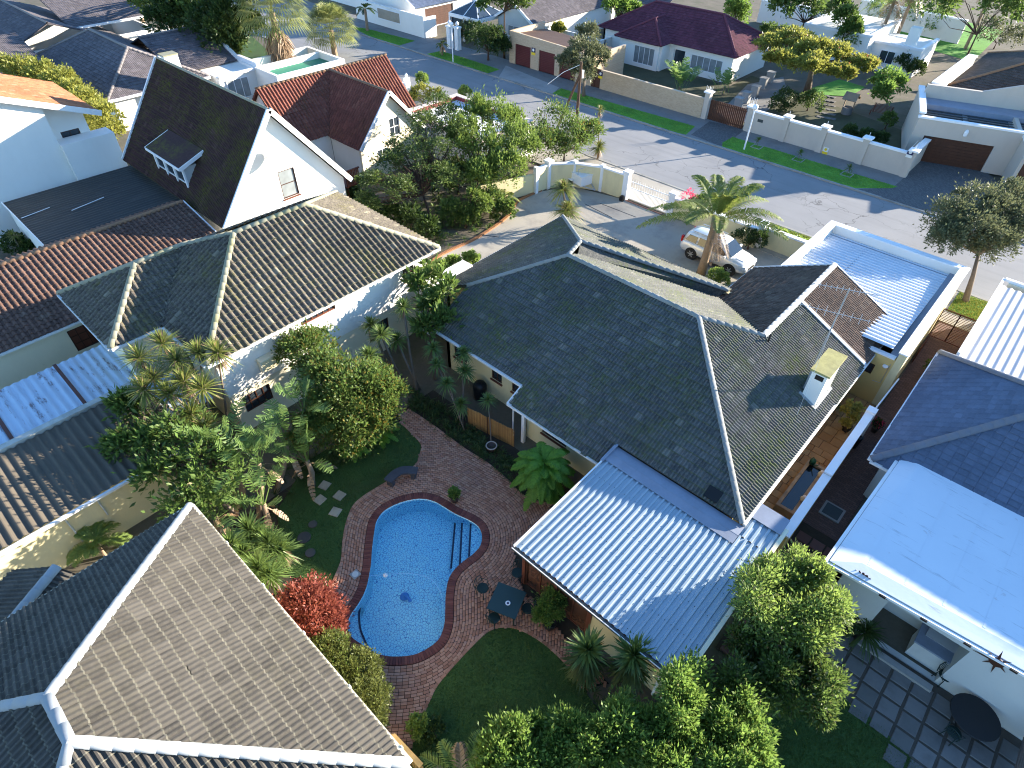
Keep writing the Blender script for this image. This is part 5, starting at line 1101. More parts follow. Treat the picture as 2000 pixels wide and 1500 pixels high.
for x in (-27.1, -22.75, -9.05):
    E_ = thing('electric_fence_bracket', {-27.1: 'white electric fence spikes on the left gatepost of the brown gate', -22.75: 'white electric fence spikes on the right gatepost of the brown gate', -9.05: 'slanted electric fence spikes on the corner pillar by the brown garage'}[x], 'fence', (x, 56.5, 2.3))
    for k in range(5): MB().tube([(x-.3+k*.15, 56.4, 2.3), (x-.3+k*.15+(.25 if x > -10 else 0), 56.4, 3.0-.08*(k % 2))], .014, 5).build('spike', M['white_trim'], E_)
# house with the rotated brown garage at the far right
ang = rad(17.5); go = G(1915, 336, .1)
FG = thing('modern_white_house', 'pale house with wide dark brown garage door and glazed roof strip at the far right', 'house', go, rz=ang)
dw = (G(1783, 317, .1)-go).length
m = MB(); m.vwall('x', 0, -1, [(-dw-.9, 0), (1.4, 0), (1.4, 3.35), (-dw-.9, 3.35)], .3, [(-dw, 0, 0, 2.1)]); m.build('front_wall', M['taupe'], FG, local=True)
o = FG.location.copy()
gd = MB().box(-dw, 0, .2, .25, 0, 2.1).build('garage_door', M['wood_dark'], FG, local=True)
for i in range(9): MB().box(-dw+.02, -.02, .175, .2, i*.233+.01, i*.233+.22).build('door_panel', M['wood_dark'], gd, local=True)
MB().box(-dw-.9, -dw-.6, .3, 7.5, 0, 3.6).build('side_wall', M['taupe'], FG, local=True); MB().box(1.1, 1.4, .3, 7.5, 0, 3.35).build('side_wall', M['taupe'], FG, local=True)
MB().box(-dw-1.0, 8, -.06, .36, 3.353, 3.5).box(-dw-1.0, -dw-.5, .36, 7.6, 3.603, 3.75).build('coping', M['white_trim'], FG, local=True)
MB().box(1.4, 8, -.0, .3, 0, 3.35).build('front_wall', M['taupe'], FG, local=True)
MB().box(-dw-.6, 8, .3, 5.6, 2.9, 2.96).build('roof_deck', M['concrete'], FG, local=True)
for i in range(3): MB().box(-dw-.4+i*3.3, -dw+2.5+i*3.3, .6, 3.6, 2.97, 3.05).build('roof_glazing', M['glass'], FG, local=True)
for i in range(5): MB().box(-dw-.5, 8, .9+i*.6, .96+i*.6, 3.05, 3.1).build('glazing_bar', M['fascia_dark'], FG, local=True)
MB().box(-dw-.6, 8, 3.7, 5.6, 2.97, 3.4).build('upstand', M['flash'], FG, local=True)
MB().box(-dw-.6, 8, 5.6, 5.9, 0, 4.4).vprism('x', 5.62, -1, [(-1.5, 4.4), (8, 4.4), (8, 5.6), (2.2, 5.6)], .3).build('back_wall', M['taupe'], FG, local=True)
MB().box(2.0, 3.9, 5.3, 6.6, 3.4, 7.2).build('chimney', M['taupe'], FG, local=True); MB().box(1.85, 4.05, 5.15, 6.75, 7.2, 7.5).build('chimney_cap', M['white_trim'], FG, local=True)
MB().box(1.5, 1.75, -2.6, .0, 0, 3.1).build('side_wall', M['taupe'], FG, local=True); MB().box(1.4, 1.9, -2.7, .0, 3.1, 3.25).build('coping', M['white_trim'], FG, local=True)
MB().box(1.78, 3.2, -2.55, -2.45, .0, 2.2).build('side_gate', M['wood_dark'], FG, local=True); MB().box(1.7, 4, -2.7, -2.3, 2.25, 2.6).box(3.2, 4.5, -2.65, -2.35, 0, 2.25).build('gate_wall', M['taupe'], FG, local=True)
MB().lathe((-dw/2+.2, -.08, 2.75), [(.05, -.25), (.14, -.2), (.16, .1), (.1, .25), (.02, .3)], 12).build('wall_lamp', M['white_trim'], FG, local=True)
rp = [(-9, 63.5), (7, 63.5)]
TR = thing('brown_hipped_house', 'house with broad dark brown hipped roof behind the modern garage', 'house', (0, 76, 0))
pl, ln = hip_planes(-11, 9, 70, 84, 3.6, .42); roof(TR, pl, ln, M['dark_tile'], M['cap_brown'], 'low', .3, .34, 120, .12)
walls_rect(TR, -10.5, 8.5, 70.5, 83.5, -.05, 3.65, M['greywall'])
MB().box(-11.6, -11.0, 66.5, 78, 0, 4.4).box(-12.6, -11.6, 67.5, 69, 0, 3.0).build('screen_wall', M['greywall'], TR); MB().box(-11.7, -10.9, 66.4, 78, 4.403, 4.55).build('coping', M['white_trim'], TR)
# purple roofed bungalow
PH = thing('maroon_roofed_bungalow', 'white bungalow with maroon purple hipped tile roof across the street', 'house', (-39, 71, 0))
pl, ln = hip_planes(-47.8, -30.0, 67.0, 76.2, 2.7, .56)
pl.append([(-44.1, 65.1, 2.7), (-37.9, 65.1, 2.7), (-41, 68.2, 4.44)]); pl.append([(-37.9, 65.1, 2.7), (-37.9, 67.0, 2.7), (-41, 70.1, 4.44), (-41, 68.2, 4.44)]); pl.append([(-44.1, 67.0, 2.7), (-44.1, 65.1, 2.7), (-41, 68.2, 4.44), (-41, 70.1, 4.44)])
ln += [((-44.1, 65.1, 2.7), (-41, 68.2, 4.44)), ((-37.9, 65.1, 2.7), (-41, 68.2, 4.44)), ((-41, 68.2, 4.44), (-41, 70.1, 4.44))]
roof(PH, pl, ln, M['purple_tile'], plain('maroon_ridge', (.12, .035, .055), .8, .1), 'low', .3, .34, 150, .11)
MB().vwall('x', 65.6, -1, [(-43.6, 0), (-38.4, 0), (-38.4, 2.75), (-43.6, 2.75)], .25, [(-41.6, -38.9, .35, 2.15)]).build('wall', M['white'], PH)
window(PH, 'x', 65.6, -1, -41.6, -38.9, .35, 2.15, M['white_trim'], 4, 1, M['curtain_glass'])
MB().vwall('x', 67.5, -1, [(-38.15, 0), (-30.5, 0), (-30.5, 2.75), (-38.15, 2.75)], .25, [(-37.6, -36.2, .2, 2.1), (-35.4, -31.6, .6, 2.0)]).build('wall', M['white'], PH)
window(PH, 'x', 67.5, -1, -35.4, -31.6, .6, 2.0, M['white_trim'], 5, 1, M['curtain_glass']); window(PH, 'x', 67.5, -1, -37.6, -36.2, .2, 2.1, M['white_trim'], 1, 1, M['glass'], name='door', rec=.2)
MB().box(-38.4, -38.15, 65.85, 67.5, 0, 2.7).box(-47.3, -47.05, 67.5, 75.8, 0, 2.7).box(-30.75, -30.5, 67.75, 75.8, 0, 2.7).box(-47.3, -43.6, 67.5, 67.7, 0, 2.7).build('wall', M['white'], PH)
MB().box(-44.9, -43.9, 57.2, 65.5, 0, .01).build('forecourt', M['concrete'], PH)
GH = thing('grey_gabled_house', 'cream house with grey tile gable roof and small glass conservatory', 'house', (-56, 70, 0))
pl, ln = gable_planes(-59.5, -53.2, 61.6, 82, 2.7, 4.5, 'y'); roof(GH, pl, ln, M['grey_tile'], M['cap_grey'], 'low', .3, .34, 120, .11)
for X in (-59.5, -53.2): MB().beam((X, 61.55, 2.72), (-56.35, 61.55, 4.56), .14, .26).build('barge_board', M['white_trim'], GH)
MB().vwall('x', 61.9, -1, [(-59.2, 0), (-53.5, 0), (-53.5, 2.65), (-56.35, 4.3), (-59.2, 2.65)], .25, [(-57.6, -55.0, .9, 2.1)]).build('gable_wall', M['greywall'], GH)
window(GH, 'x', 61.9, -1, -57.6, -55.0, .9, 2.1, M['white_trim'], 3, 1, M['curtain_glass'])
MB().vwall('y', -53.5, 1, [(62.1, 0), (82, 0), (82, 2.65), (62.1, 2.65)], .25, [(66.5, 67.2, .2, 2.0)]).build('wall', M['white'], GH)
MB().box(-53.2, -46, 78, 78.3, 0, 3.6).build('wing_wall', M['pale_cream'], GH)
for a in (-51.5, -49.0): window(GH, 'x', 78, -1, a, a+1.1, 1.0, 2.6, M['white_trim'], 2, 2, M['glass'], rec=-.03)
roof(GH, [[(-53.5, 77.5, 3.4), (-45.5, 77.5, 3.4), (-45.5, 83, 5.6), (-53.5, 83, 5.6)]], [], M['grey_tile'], M['cap_grey'], 'low', .3, .34, 30)
MB().box(-53.4, -46, 66.0, 66.25, 0, 1.7).box(-46.2, -46, 62, 78, 0, 1.8).build('yard_wall', M['white'], GH)
CN = thing('conservatory', 'small conservatory with dark glass pyramid roof and white ribs', 'conservatory', (-62, 60.5, 0))
cc = (-62, 61, 4.2); cr = [(-64.5, 58.8, 2.8), (-59.5, 58.8, 2.8), (-59.5, 63.2, 2.8), (-64.5, 63.2, 2.8)]
for i in range(4):
    a, b = cr[i], cr[(i+1) % 4]; MB().poly([a, b, cc]).build('roof_glass', M['glass'], CN); MB().beam(a, cc, .14, .1).build('roof_rib', M['white_trim'], CN); mdp = [(a[k]+b[k])/2 for k in range(3)]; MB().beam(mdp, cc, .1, .08).build('roof_rib', M['white_trim'], CN)
MB().box(-64.6, -59.4, 58.7, 58.9, 2.4, 2.8).box(-59.6, -59.4, 58.9, 63.2, 2.4, 2.8).build('fascia', M['white_trim'], CN)
for x in (-64.5, -62, -59.5): MB().box(x-.12, x+.12, 58.7, 58.94, 0, 2.4).build('column', M['white_trim'], CN)
MB().box(-64.4, -59.6, 58.98, 59.02, .2, 2.4).build('glass_front', M['glass'], CN)
TH = thing('white_corner_house', 'white house with dark blue roof and brown garage door at the top of the street', 'house', (-72, 59, 0))
MB().vwall('x', 55.9, -1, [(-80, 0), (-66.2, 0), (-66.2, 2.5), (-80, 2.5)], .3).box(-66.5, -66.2, 56.2, 58, 0, 2.3).build('wall', M['white'], TH)
wp_ = GY(760, 38, 55.9); MB().box(wp_.x-2.2, wp_.x+2.2, 55.84, 55.9, 1.0, 2.1).build('mural_panel', plain('stone_mural', (.36, .31, .24), .9, .3, 1, 6), TH); MB().box(wp_.x-2.35, wp_.x+2.35, 55.86, 55.9, .85, 2.25).build('panel_frame', M['white_trim'], TH)
roof(TH, [[(-69.6, 57.5, 2.6), (-69.6, 68, 2.6), (-74.5, 68, 5), (-74.5, 57.5, 5)], [(-79.4, 68, 2.6), (-79.4, 57.5, 2.6), (-74.5, 57.5, 5), (-74.5, 68, 5)]], [((-74.5, 57.5, 5), (-74.5, 68, 5))], M['shingle'], M['cap_grey'], 'low', .3, .34, 30)
MB().beam((-69.5, 57.4, 2.6), (-74.5, 57.4, 5.05), .12, .25).build('barge_board', M['white_trim'], TH)
MB().vwall('y', -70, 1, [(57.8, 0), (68, 0), (68, 2.6), (57.8, 2.6)], .25, [(59.5, 64.5, .05, 2.2)]).vwall('x', 57.8, -1, [(-79, 0), (-70.25, 0), (-70.25, 2.5), (-74.5, 4.7), (-79, 2.5)], .2).build('wall', M['white'], TH)
garage_door(TH, 'y', -70, 1, 59.5, 64.5, .05, 2.2, M['wood_dark'])
WT = thing('white_terrace_block', 'plain white block at the top edge beside the fan palms', 'building', (-88, 62, 0)); MB().box(-98, -81, 60, 70, -.05, 3.2).build('wall', M['white'], WT); MB().box(-98.1, -80.9, 59.9, 70.1, 3.203, 3.35).build('coping', M['white_trim'], WT); window(WT, 'x', 60, -1, -84, -82.5, 1, 2.3, M['white_trim'], 2, 1, rec=-.03)
# white courtyard walls behind the coral tree
for nm, segs, lab in (('courtyard_wall', [((1478, 42), (1560, 55)), ((1560, 55), (1640, 78))], 'bright white courtyard wall behind the coral tree'), ('garden_wall', [((1640, 95), (1770, 128))], 'low white garden wall with curved coping beside the tall palms'), ('rear_wall', [((1670, 40), (1760, 60)), ((1760, 60), (1870, 85))], 'long pale wall behind the two tall palms')):
    wth = None
    for a, b in segs:
        A, B = G(*a, 0), G(*b, 0)
        if wth is None: wth = thing(nm, lab, 'wall', (A.x, A.y, 0))
        MB().beam(A+Vector((0, 0, 1.2)), B+Vector((0, 0, 1.2)), .3, 2.6).build('panel', M['white'] if nm == 'courtyard_wall' else M['greywall'], wth); MB().beam(A+Vector((0, 0, 2.58)), B+Vector((0, 0, 2.58)), .45, .15).build('coping', M['white_trim'], wth)
for (x0, x1, y0, y1, z), lab in (((-30, -22, 82, 92, 3.4), 'white flat roofed house behind the round green tree'), ((-22, -17, 84, 90, 2.6), 'low white block with a chimney behind the coral tree'), ((-8, 12, 92, 104, 3.6), 'pale house with stepped walls at the top right corner')):
    o = thing('white_block_house', lab, 'house', (x0, y0, 0)); MB().box(x0, x1, y0, y1, -.05, z).build('wall', M['white'] if x0 < -10 else M['greywall'], o); MB().box(x0-.1, x1+.1, y0-.1, y0+.3, z+.003, z+.25).box(x1-.3, x1+.1, y0+.3, y1, z+.003, z+.25).build('coping', M['white_trim'], o)
    window(o, 'x', y0, -1, x0+1, x0+2.6, .8, 2.1, M['white_trim'], 2, 1, rec=-.03)
    if x0 == -22: MB().box(-19, -18, 84.2, 85.2, 2.6, 4.6).build('chimney', M['white'], o)
    if x0 == -8:
        pl, ln = hip_planes(x0+2, x1, y0+1, y1, z, .4); roof(o, pl, ln, M['dark_tile'], M['cap_brown'], 'low', .32, .36, 30)
# ------------------------------------------------------------------ near-side walls and gates
YW = thing('cream_drive_wall', 'cream wall with white posts enclosing the driveway corner', 'wall', (-25, 37, 0))
pts_ = [(-28.5, 33.85), (-28.45, 35.2), (-27.15, 36.75), (-25.2, 37.65), (-23.05, 37.8)]
for i, (x, y) in enumerate(pts_):
    w_ = .42 if i in (1, 4) else .3; MB().box(x-w_/2, x+w_/2, y-w_/2, y+w_/2, -.03, 2.05).build('post', M['white_trim'], YW)
    if i in (1, 4): MB().box(x-w_/2-.08, x+w_/2+.08, y-w_/2-.08, y+w_/2+.08, 2.053, 2.2).build('post_cap', M['white_trim'], YW)
for (a, b), (c, d) in zip(pts_, pts_[1:]):
    MB().beam((a, b, .9), (c, d, .9), .2, 1.8).build('panel', M['cream'], YW); MB().beam((a, b, 1.86), (c, d, 1.86), .3, .12).build('coping', M['white_trim'], YW)
MB().beam((-28.6, 33.9, .75), (-30.2, 29.0, .75), .2, 1.5).build('panel', M['cream'], YW)
WGt = thing('white_drive_gate', 'white barred driveway gate with a row of short spikes', 'gate', (-21.2, 37.9, 0))
for z in (.12, .95, 1.42): MB().box(-22.85, -19.5, 37.88, 37.93, z, z+.05).build('rail', M['white_trim'], WGt)
for i in range(34): MB().box(-22.82+i*.1, -22.79+i*.1, 37.89, 37.92, .17, .95).build('bar', M['white_trim'], WGt)
for i in range(17): MB().tube([(-22.75+i*.2, 37.9, .95), (-22.75+i*.2, 37.9, 1.65)], [.013, .01], 5).build('spike', M['white_trim'], WGt)
MB().box(-23.5, -19.0, 37.6, 37.72, .0, .03).build('gate_track', M['rust'], WGt)
YW2 = thing('cream_street_wall', 'cream wall with white coping right of the driveway gate', 'wall', (-15, 38.3, 0))
for a, b, y in ((-19.2, -12.7, 38.05), (-12.6, -8.95, 38.6)):
    MB().box(a, b, y-.1, y+.1, -.03, 1.3).build('panel', M['cream'], YW2); MB().box(a, b, y-.17, y+.17, 1.303, 1.42).build('coping', M['white_trim'], YW2)
MB().box(-19.45, -19.0, 37.85, 38.25, -.03, 1.6).build('post', M['white_trim'], YW2); MB().box(-19.52, -18.93, 37.78, 38.32, 1.603, 1.74).build('post_cap', M['white_trim'], YW2)
MB().box(-12.85, -12.45, 38.2, 38.75, -.03, 1.6).build('post', M['white_trim'], YW2); MB().box(-12.92, -12.38, 38.13, 38.82, 1.603, 1.72).build('post_cap', M['white_trim'], YW2)
# east side passage
PW = thing('passage_wall', 'narrow boundary wall with white coping beside the sandstone patio', 'wall', (-1.1, 21, 0))
for a, b, z in ((16.25, 17.0, 2.05), (17.0, 20.3, 1.85), (20.3, 25.1, 1.95)):
    MB().box(-1.2, -1.0, a, b-.002, -.03, z).build('panel', M['ochre'], PW); MB().box(-1.27, -.93, a, b-.002, z+.003, z+.09).build('coping', M['white_trim'], PW)
MB().box(-1.3, -.9, 24.9, 25.3, -.03, 2.15).build('post', M['white_trim'], PW)
MB().tube([(-1.05, 25.3, 1.9), (-.95, 28.3, 1.95)], .035, 8).build('conduit', M['white_trim'], PW)
SG = thing('steel_side_gate', 'brown steel gate with slanted bars across the side passage', 'gate', (-.2, 36, 0))
m0, m1 = -1.05, .6
for k, (a, b) in enumerate(((m0, -.23), (-.22, m1))):
    fm = MB(); 
    for p, q in (((a, .1), (a, 1.9)), ((b, .1), (b, 1.9)), ((a, .1), (b, .1)), ((a, 1.9), (b, 1.9))): fm.beam((p[0], 36, p[1]), (q[0], 36, q[1]), .05, .05, (0, 1, 0))
    lf = fm.build('gate_leaf', M['wood_red'], SG)
    for i in range(9):
        s0 = i*.3-.6; P0 = (a, .1+max(0, s0)) if s0 >= 0 else (a-s0*.45, .1)
        x_, z_ = P0; L = min((b-x_)/.45 if b > x_ else 0, (1.9-z_)/1.0)
        if L > .1: MB().beam((x_, 36, z_), (x_+L*.45, 36, z_+L), .025, .025, (0, 1, 0)).build('bar', M['wood_red'], lf)
PS = thing('picket_screen', 'low brown timber screen leaning in the side passage', 'screen', (-.7, 34, 0))
for i in range(14): MB().box(-.98, -.94, 33.0+i*.14, 33.08+i*.14, 0, 1.0).build('slat', M['wood_red'], PS)
MB().box(-1.0, -.98, 33, 34.95, .75, .82).build('rail', M['wood_red'], PS)
# passage paving (clay block pattern), square slabs, sandstone patio
M['pass_brick'] = brick_mat('passage_block', (.13, .075, .06), (.19, .11, .09), (.06, .05, .045), 'flat', .22, .11)
sheet('passage_paving', [(-1.0, 19.2), (.45, 19.2), (.45, 22.4), (.2, 30), (.55, 36), (.55, 39.2), (-1.0, 39.2)], M['pass_brick'], .0, thick=.04)
sheet('yard_bedding', [(-1.0, 12), (.9, 12), (.9, 19.2), (-1.0, 19.2)], M['soil'], -.012, thick=.03)
def slabs(name, structname, items, mat, z, th=.05):
    base = None
    for i, (x, y, w_, l_, a) in enumerate(items):
        c, s_ = math.cos(a), math.sin(a); P_ = [(x+c*dx-s_*dy, y+s_*dx+c*dy) for dx, dy in ((-w_/2, -l_/2), (w_/2, -l_/2), (w_/2, l_/2), (-w_/2, l_/2))]
        ctr = Vector((x, y, 0)); q = [(p[0]*.94+x*.06, p[1]*.94+y*.06) for p in P_]; zz = z+random.uniform(-.006, .006)
        MB().add([(*p, zz-th) for p in P_]+[(*p, zz-.015) for p in P_]+[(*p, zz) for p in q], [(0,1,5,4),(1,2,6,5),(2,3,7,6),(3,0,4,7),(4,5,9,8),(5,6,10,9),(6,7,11,10),(7,4,8,11),(8,9,10,11)]).build(name, mat, structname)
def rnd_mat(name, c1, c2, rough=.85, blot=(.1, .08, .06)):
    t = NT(name); r = t.rnd(); return t.done(t.bsdf(t.mix(t.math('MULTIPLY', t.ramp(t.noise(2.2, 5), [(.45, 0.), (.75, 1.)]), .5), t.mix(r, c1, c2), blot), rough, .3, 0, t.noise(18, 4), .4, .006))
M['terracotta'] = rnd_mat('terracotta_slab', (.12, .055, .045), (.19, .09, .075))
M['sandstone'] = rnd_mat('sandstone_slab', (.40, .22, .09), (.55, .36, .17), .8, (.3, .17, .08))
yb = thing('terracotta_slab_yard', 'dark red square slabs laid in the narrow yard between wall and flat roofed wing', 'paving', (-.2, 16, 0))
slabs('slab', yb, [(-.62+i*.56, 12.3+j*.56, .5, .5, 0) for i in range(3) for j in range(12) if not (i == 1 and j in (9, 10))], M['terracotta'], .02)
dc_ = G(1625, 1000); DCv = thing('drain_cover', 'square black drain cover with concrete frame in the side yard', 'drain cover', (dc_.x, dc_.y, 0))
MB().box(dc_.x-.42, dc_.x+.42, dc_.y-.42, dc_.y+.42, 0, .05).build('frame', M['concrete'], DCv); MB().box(dc_.x-.33, dc_.x+.33, dc_.y-.33, dc_.y+.33, .02, .06).build('lid', M['fascia_dark'], DCv)
sheet('patio_bed', [(-2.9, 15.9), (-1.2, 15.9), (-1.2, 28.3), (-2.9, 28.3)], plain('patio_joint', (.12, .08, .05), .9), -.01, thick=.03)
sp = thing('sandstone_patio', 'warm yellow sandstone paving slabs beside the house wall', 'paving', (-2, 22, 0)); it = []
y = 16.1
while y < 28.2:
    h = random.choice((.42, .55, .62)); x = -2.88
    while x < -1.25:
        w_ = min(random.choice((.42, .56, .72)), -1.22-x)
        if w_ > .15: it.append((x+w_/2, y+h/2, w_-.02, h-.02, 0))
        x += w_
    y += h
slabs('slab', sp, it, M['sandstone'], .02)
gb = thing('stepping_slab_patio', 'grey square concrete slabs set apart in dark ground at the lower right', 'paving', (5, 13, 0)); it = []
M['slab_grey'] = rnd_mat('grey_slab', (.13, .125, .115), (.19, .18, .17), .9, (.09, .085, .08))
p00 = G(1640, 1290); 
for i in range(10):
    for j in range(9):
        x, y = 2.2+i*.66, 15.4-j*.66-(.12*i % .3)*.2
        q = QP((x, y, 0))
        if q[0] < 1590+ (q[1]-1290)*.75 if q[1] > 1290 else q[0] < 1600: continue
        if q[0] > 2030 or q[1] > 1540: continue
        it.append((x, y, .57, .57, random.uniform(-.04, .04)))
slabs('slab', gb, it, M['slab_grey'], .01)
sheet('slab_bedding', [(.9, 8.5), (11, 8.5), (11, 16), (.9, 16)], plain('sandy_joint', (.085, .07, .055), .95, .4), -.02, thick=.03)
# ------------------------------------------------------------------ vegetation
L_ = {}
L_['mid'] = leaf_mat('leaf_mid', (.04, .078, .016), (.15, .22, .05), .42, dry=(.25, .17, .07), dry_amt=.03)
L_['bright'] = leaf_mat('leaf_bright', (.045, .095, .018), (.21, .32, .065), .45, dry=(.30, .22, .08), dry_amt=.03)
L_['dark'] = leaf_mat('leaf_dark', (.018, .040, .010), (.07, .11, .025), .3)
L_['bronze'] = leaf_mat('leaf_bronze', (.09, .075, .012), (.22, .16, .03), .35)
L_['red'] = leaf_mat('leaf_red', (.15, .022, .02), (.34, .11, .07), .35)
L_['conifer'] = leaf_mat('leaf_conifer', (.03, .06, .018), (.13, .18, .045), .35)
L_['conifer_b'] = leaf_mat('leaf_cypress', (.06, .11, .018), (.21, .28, .06), .38)
L_['olive'] = leaf_mat('leaf_olive', (.06, .075, .035), (.17, .18, .085), .3)
L_['coral'] = leaf_mat('leaf_coral_tree', (.11, .14, .025), (.34, .33, .07), .42)
L_['hedge'] = leaf_mat('leaf_box', (.035, .055, .012), (.17, .19, .05), .3)
L_['yucca'] = leaf_mat('leaf_yucca', (.045, .085, .020), (.17, .24, .06), .25, rough=.4)
L_['cordy'] = leaf_mat('leaf_cordyline', (.07, .11, .02), (.26, .28, .07), .3, dry=(.35, .22, .14), dry_amt=.12)
L_['palm'] = leaf_mat('leaf_palm', (.07, .11, .02), (.26, .31, .07), .38, dry=(.36, .27, .13), dry_amt=.1)
L_['fan'] = leaf_mat('leaf_fan_palm', (.10, .13, .03), (.27, .28, .09), .3)
L_['dry'] = leaf_mat('leaf_dead', (.17, .10, .055), (.36, .25, .15), .15)
L_['strel'] = leaf_mat('leaf_strelitzia', (.06, .12, .03), (.22, .32, .09), .4, rough=.35)
L_['fern'] = leaf_mat('leaf_fern', (.06, .16, .012), (.18, .34, .035), .42)
L_['succ'] = leaf_mat('leaf_succulent', (.28, .26, .04), (.45, .38, .10), .2)
L_['bougain'] = leaf_mat('bract_pink', (.55, .03, .09), (.85, .09, .20), .45)
L_['lime'] = leaf_mat('leaf_lime', (.08, .14, .025), (.27, .36, .085), .45)
M['bark'] = plain('grey_bark', (.16, .125, .095), .9, .3, 5, 22, bstr=.8)
M['bark_dark'] = plain('brown_bark', (.085, .05, .032), .9, .3, 5, 22, bstr=.8)
M['bark_palm'] = plain('palm_trunk_bark', (.28, .20, .13), .9, .3, 8, 25, bstr=1.)
class VG:
    def __init__(s): s.q = []
    def quads(s, A): s.q.append(np.asarray(A, dtype=np.float32).reshape(-1, 4, 3))
    def n(s): return sum(len(a) for a in s.q)
    def build(s, name, mat, parent=None, kind=None):
        A = np.concatenate(s.q) if s.q else np.zeros((1, 4, 3), np.float32)
        return np_mesh(name, A.reshape(-1, 3), np.arange(len(A)*4).reshape(-1, 4), mat, parent, kind)
def nrm(a): return a/np.maximum(np.linalg.norm(a, axis=-1, keepdims=True), 1e-9)
def leaf_quads(C, D, size, asp=.45):
    n = len(C); S = np.cross(D, RNG.normal(size=(n, 3))); S = nrm(S); L = size*RNG.uniform(.45, 1.6, n)[:, None]
    nn = np.cross(D, S); m = C+D*L*.45+nn*L*.06
    return np.stack([C, m+S*L*asp*.5, C+D*L, m-S*L*asp*.5], 1)
def pxr(p, r): v = Vector(p)-Vector((0, 0, CH)); return r*v.dot(_fw)/FPX
def crown_pts(blobs, per, ncl, spread=.20, squash=1., sat=True, mode=None):
    "clusters on lumpy shells -> leaf positions and outward directions"
    C = []; D = []; K = []; lst = []
    for c, R in blobs:
        c = np.array(c); R = np.array(R if hasattr(R, '__len__') else (R, R, R*squash), dtype=float)
        if sat: 
            lst.append((c, R*.86, ncl*.62))
            for _ in range(5):
                d = nrm(RNG.normal(size=3)); d[2] = abs(d[2])*.8-.15; lst.append((c+d*R*RNG.uniform(.65, 1.0), R*RNG.uniform(.26, .46), ncl*.13))
        else: lst.append((c, R, ncl))
    for c, R, nk in lst:
        k = max(3, int(nk))
        d = nrm(RNG.normal(size=(k, 3))); d[:, 2] = np.where(d[:, 2] < -.55, -d[:, 2], d[:, 2]); rr = 1-np.abs(RNG.normal(0, .22, k)); rr *= RNG.uniform(.82, 1.12, k)
        cc = c+d*R*rr[:, None]; K.append(cc)
        cl = np.repeat(cc, per, 0); dd = np.repeat(d, per, 0); j = RNG.normal(0, 1, (k*per, 3))*R*spread*np.repeat(RNG.uniform(.5, 1.2, k), per)[:, None]
        if mode == 'flat': j[:, 2] *= .28; j[:, :2] *= 1.25
        if mode == 'up': j[:, 2] *= 1.7; j[:, :2] *= .75
        if mode: dd = dd*.6+np.array([0, 0, .9 if mode == 'up' else -.1])
        C.append(cl+j); D.append(nrm(dd*.7+nrm(j)*.9+RNG.normal(0, .45, (k*per, 3))+np.array([0, 0, .25])))
    return np.concatenate(C), np.concatenate(D), np.concatenate(K)
def tree(name, label, cat, base, blobs, mat, per=40, ncl=45, leaf=.14, asp=.5, trunk=.12, bark='bark', spread=.2, group=None, nbranch=14, trunk_path=None, accents=None, crown='crown', squash=1., sat=True, mode=None):
    T = thing(name, label, cat, (base[0], base[1], 0), group); C, D, K = crown_pts(blobs, per, ncl, spread, squash, sat, mode)
    v = VG(); v.quads(leaf_quads(C, D, leaf, asp)); v.build(crown, L_[mat], T)
    if accents:
        am, fr = accents; k = int(len(C)*fr); i = RNG.choice(len(C), k, replace=False); v = VG(); v.quads(leaf_quads(C[i]+D[i]*.04, D[i], leaf, asp)); v.build('young_growth' if am != 'coral_f' else 'blossom', L_[am if am != 'coral_f' else 'red'], T)
    if trunk:
        cen = np.mean([np.array(b[0]) for b in blobs], 0); zb = min(b[0][2]-(b[1][2] if hasattr(b[1], '__len__') else b[1]*squash)*.6 for b in blobs); zb = max(zb, .35)
        path = trunk_path or [Vector((base[0], base[1], -.05)), Vector((base[0]*.7+cen[0]*.3, base[1]*.7+cen[1]*.3, zb*.55)), Vector((base[0]*.4+cen[0]*.6, base[1]*.4+cen[1]*.6, zb))]
        path = [Vector(p) for p in path]; m = MB(); rs = [trunk*(1-.45*i/(len(path)-1)) for i in range(len(path))]; rs[0] *= 1.25
        m.tube(path, rs, 8).build('trunk', M[bark], T, True)
        br = MB(); ii = RNG.choice(len(K), min(nbranch, len(K)), replace=False); top = path[-1]
        for i in ii:
            e = Vector(K[i]); mid = top.lerp(e, .5)+Vector(RNG.normal(0, .12, 3))*(e-top).length*.6; br.tube([top.lerp(path[-2], .1), top.lerp(mid, .5), mid, e], [trunk*.5, trunk*.36, trunk*.22, trunk*.06], 5, False)
        br.build('branches', M[bark], T, True)
    return T
def strap(base, dirs, L, W, droop, seg=3):
    "strap leaves: base (n,3), dirs (n,3) unit, -> quads list"
    n = len(dirs); L = np.asarray(L)*np.ones(n); side = nrm(np.cross(dirs, np.array([0, 0, 1.])+RNG.normal(0, .05, (n, 3)))); prof = [.55, 1., .75, .04] if seg == 3 else [.7, .9, .05]
    pts = []; 
    for i in range(seg+1):
        t = i/seg; pts.append(base+dirs*(L*t)[:, None]+np.array([0, 0, -1.])*(L*droop*t*t)[:, None])
    q = []
    for i in range(seg): q.append(np.stack([pts[i]-side*W*prof[i]/2, pts[i]+side*W*prof[i]/2, pts[i+1]+side*W*prof[i+1]/2, pts[i+1]-side*W*prof[i+1]/2], 1))
    return np.concatenate(q)
def rosette_dirs(n, lo=-35, hi=88):
    a = RNG.uniform(0, 6.283, n); e = np.radians(lo+(hi-lo)*RNG.uniform(0, 1, n)**.8); return np.c_[np.cos(a)*np.cos(e), np.sin(a)*np.cos(e), np.sin(e)]
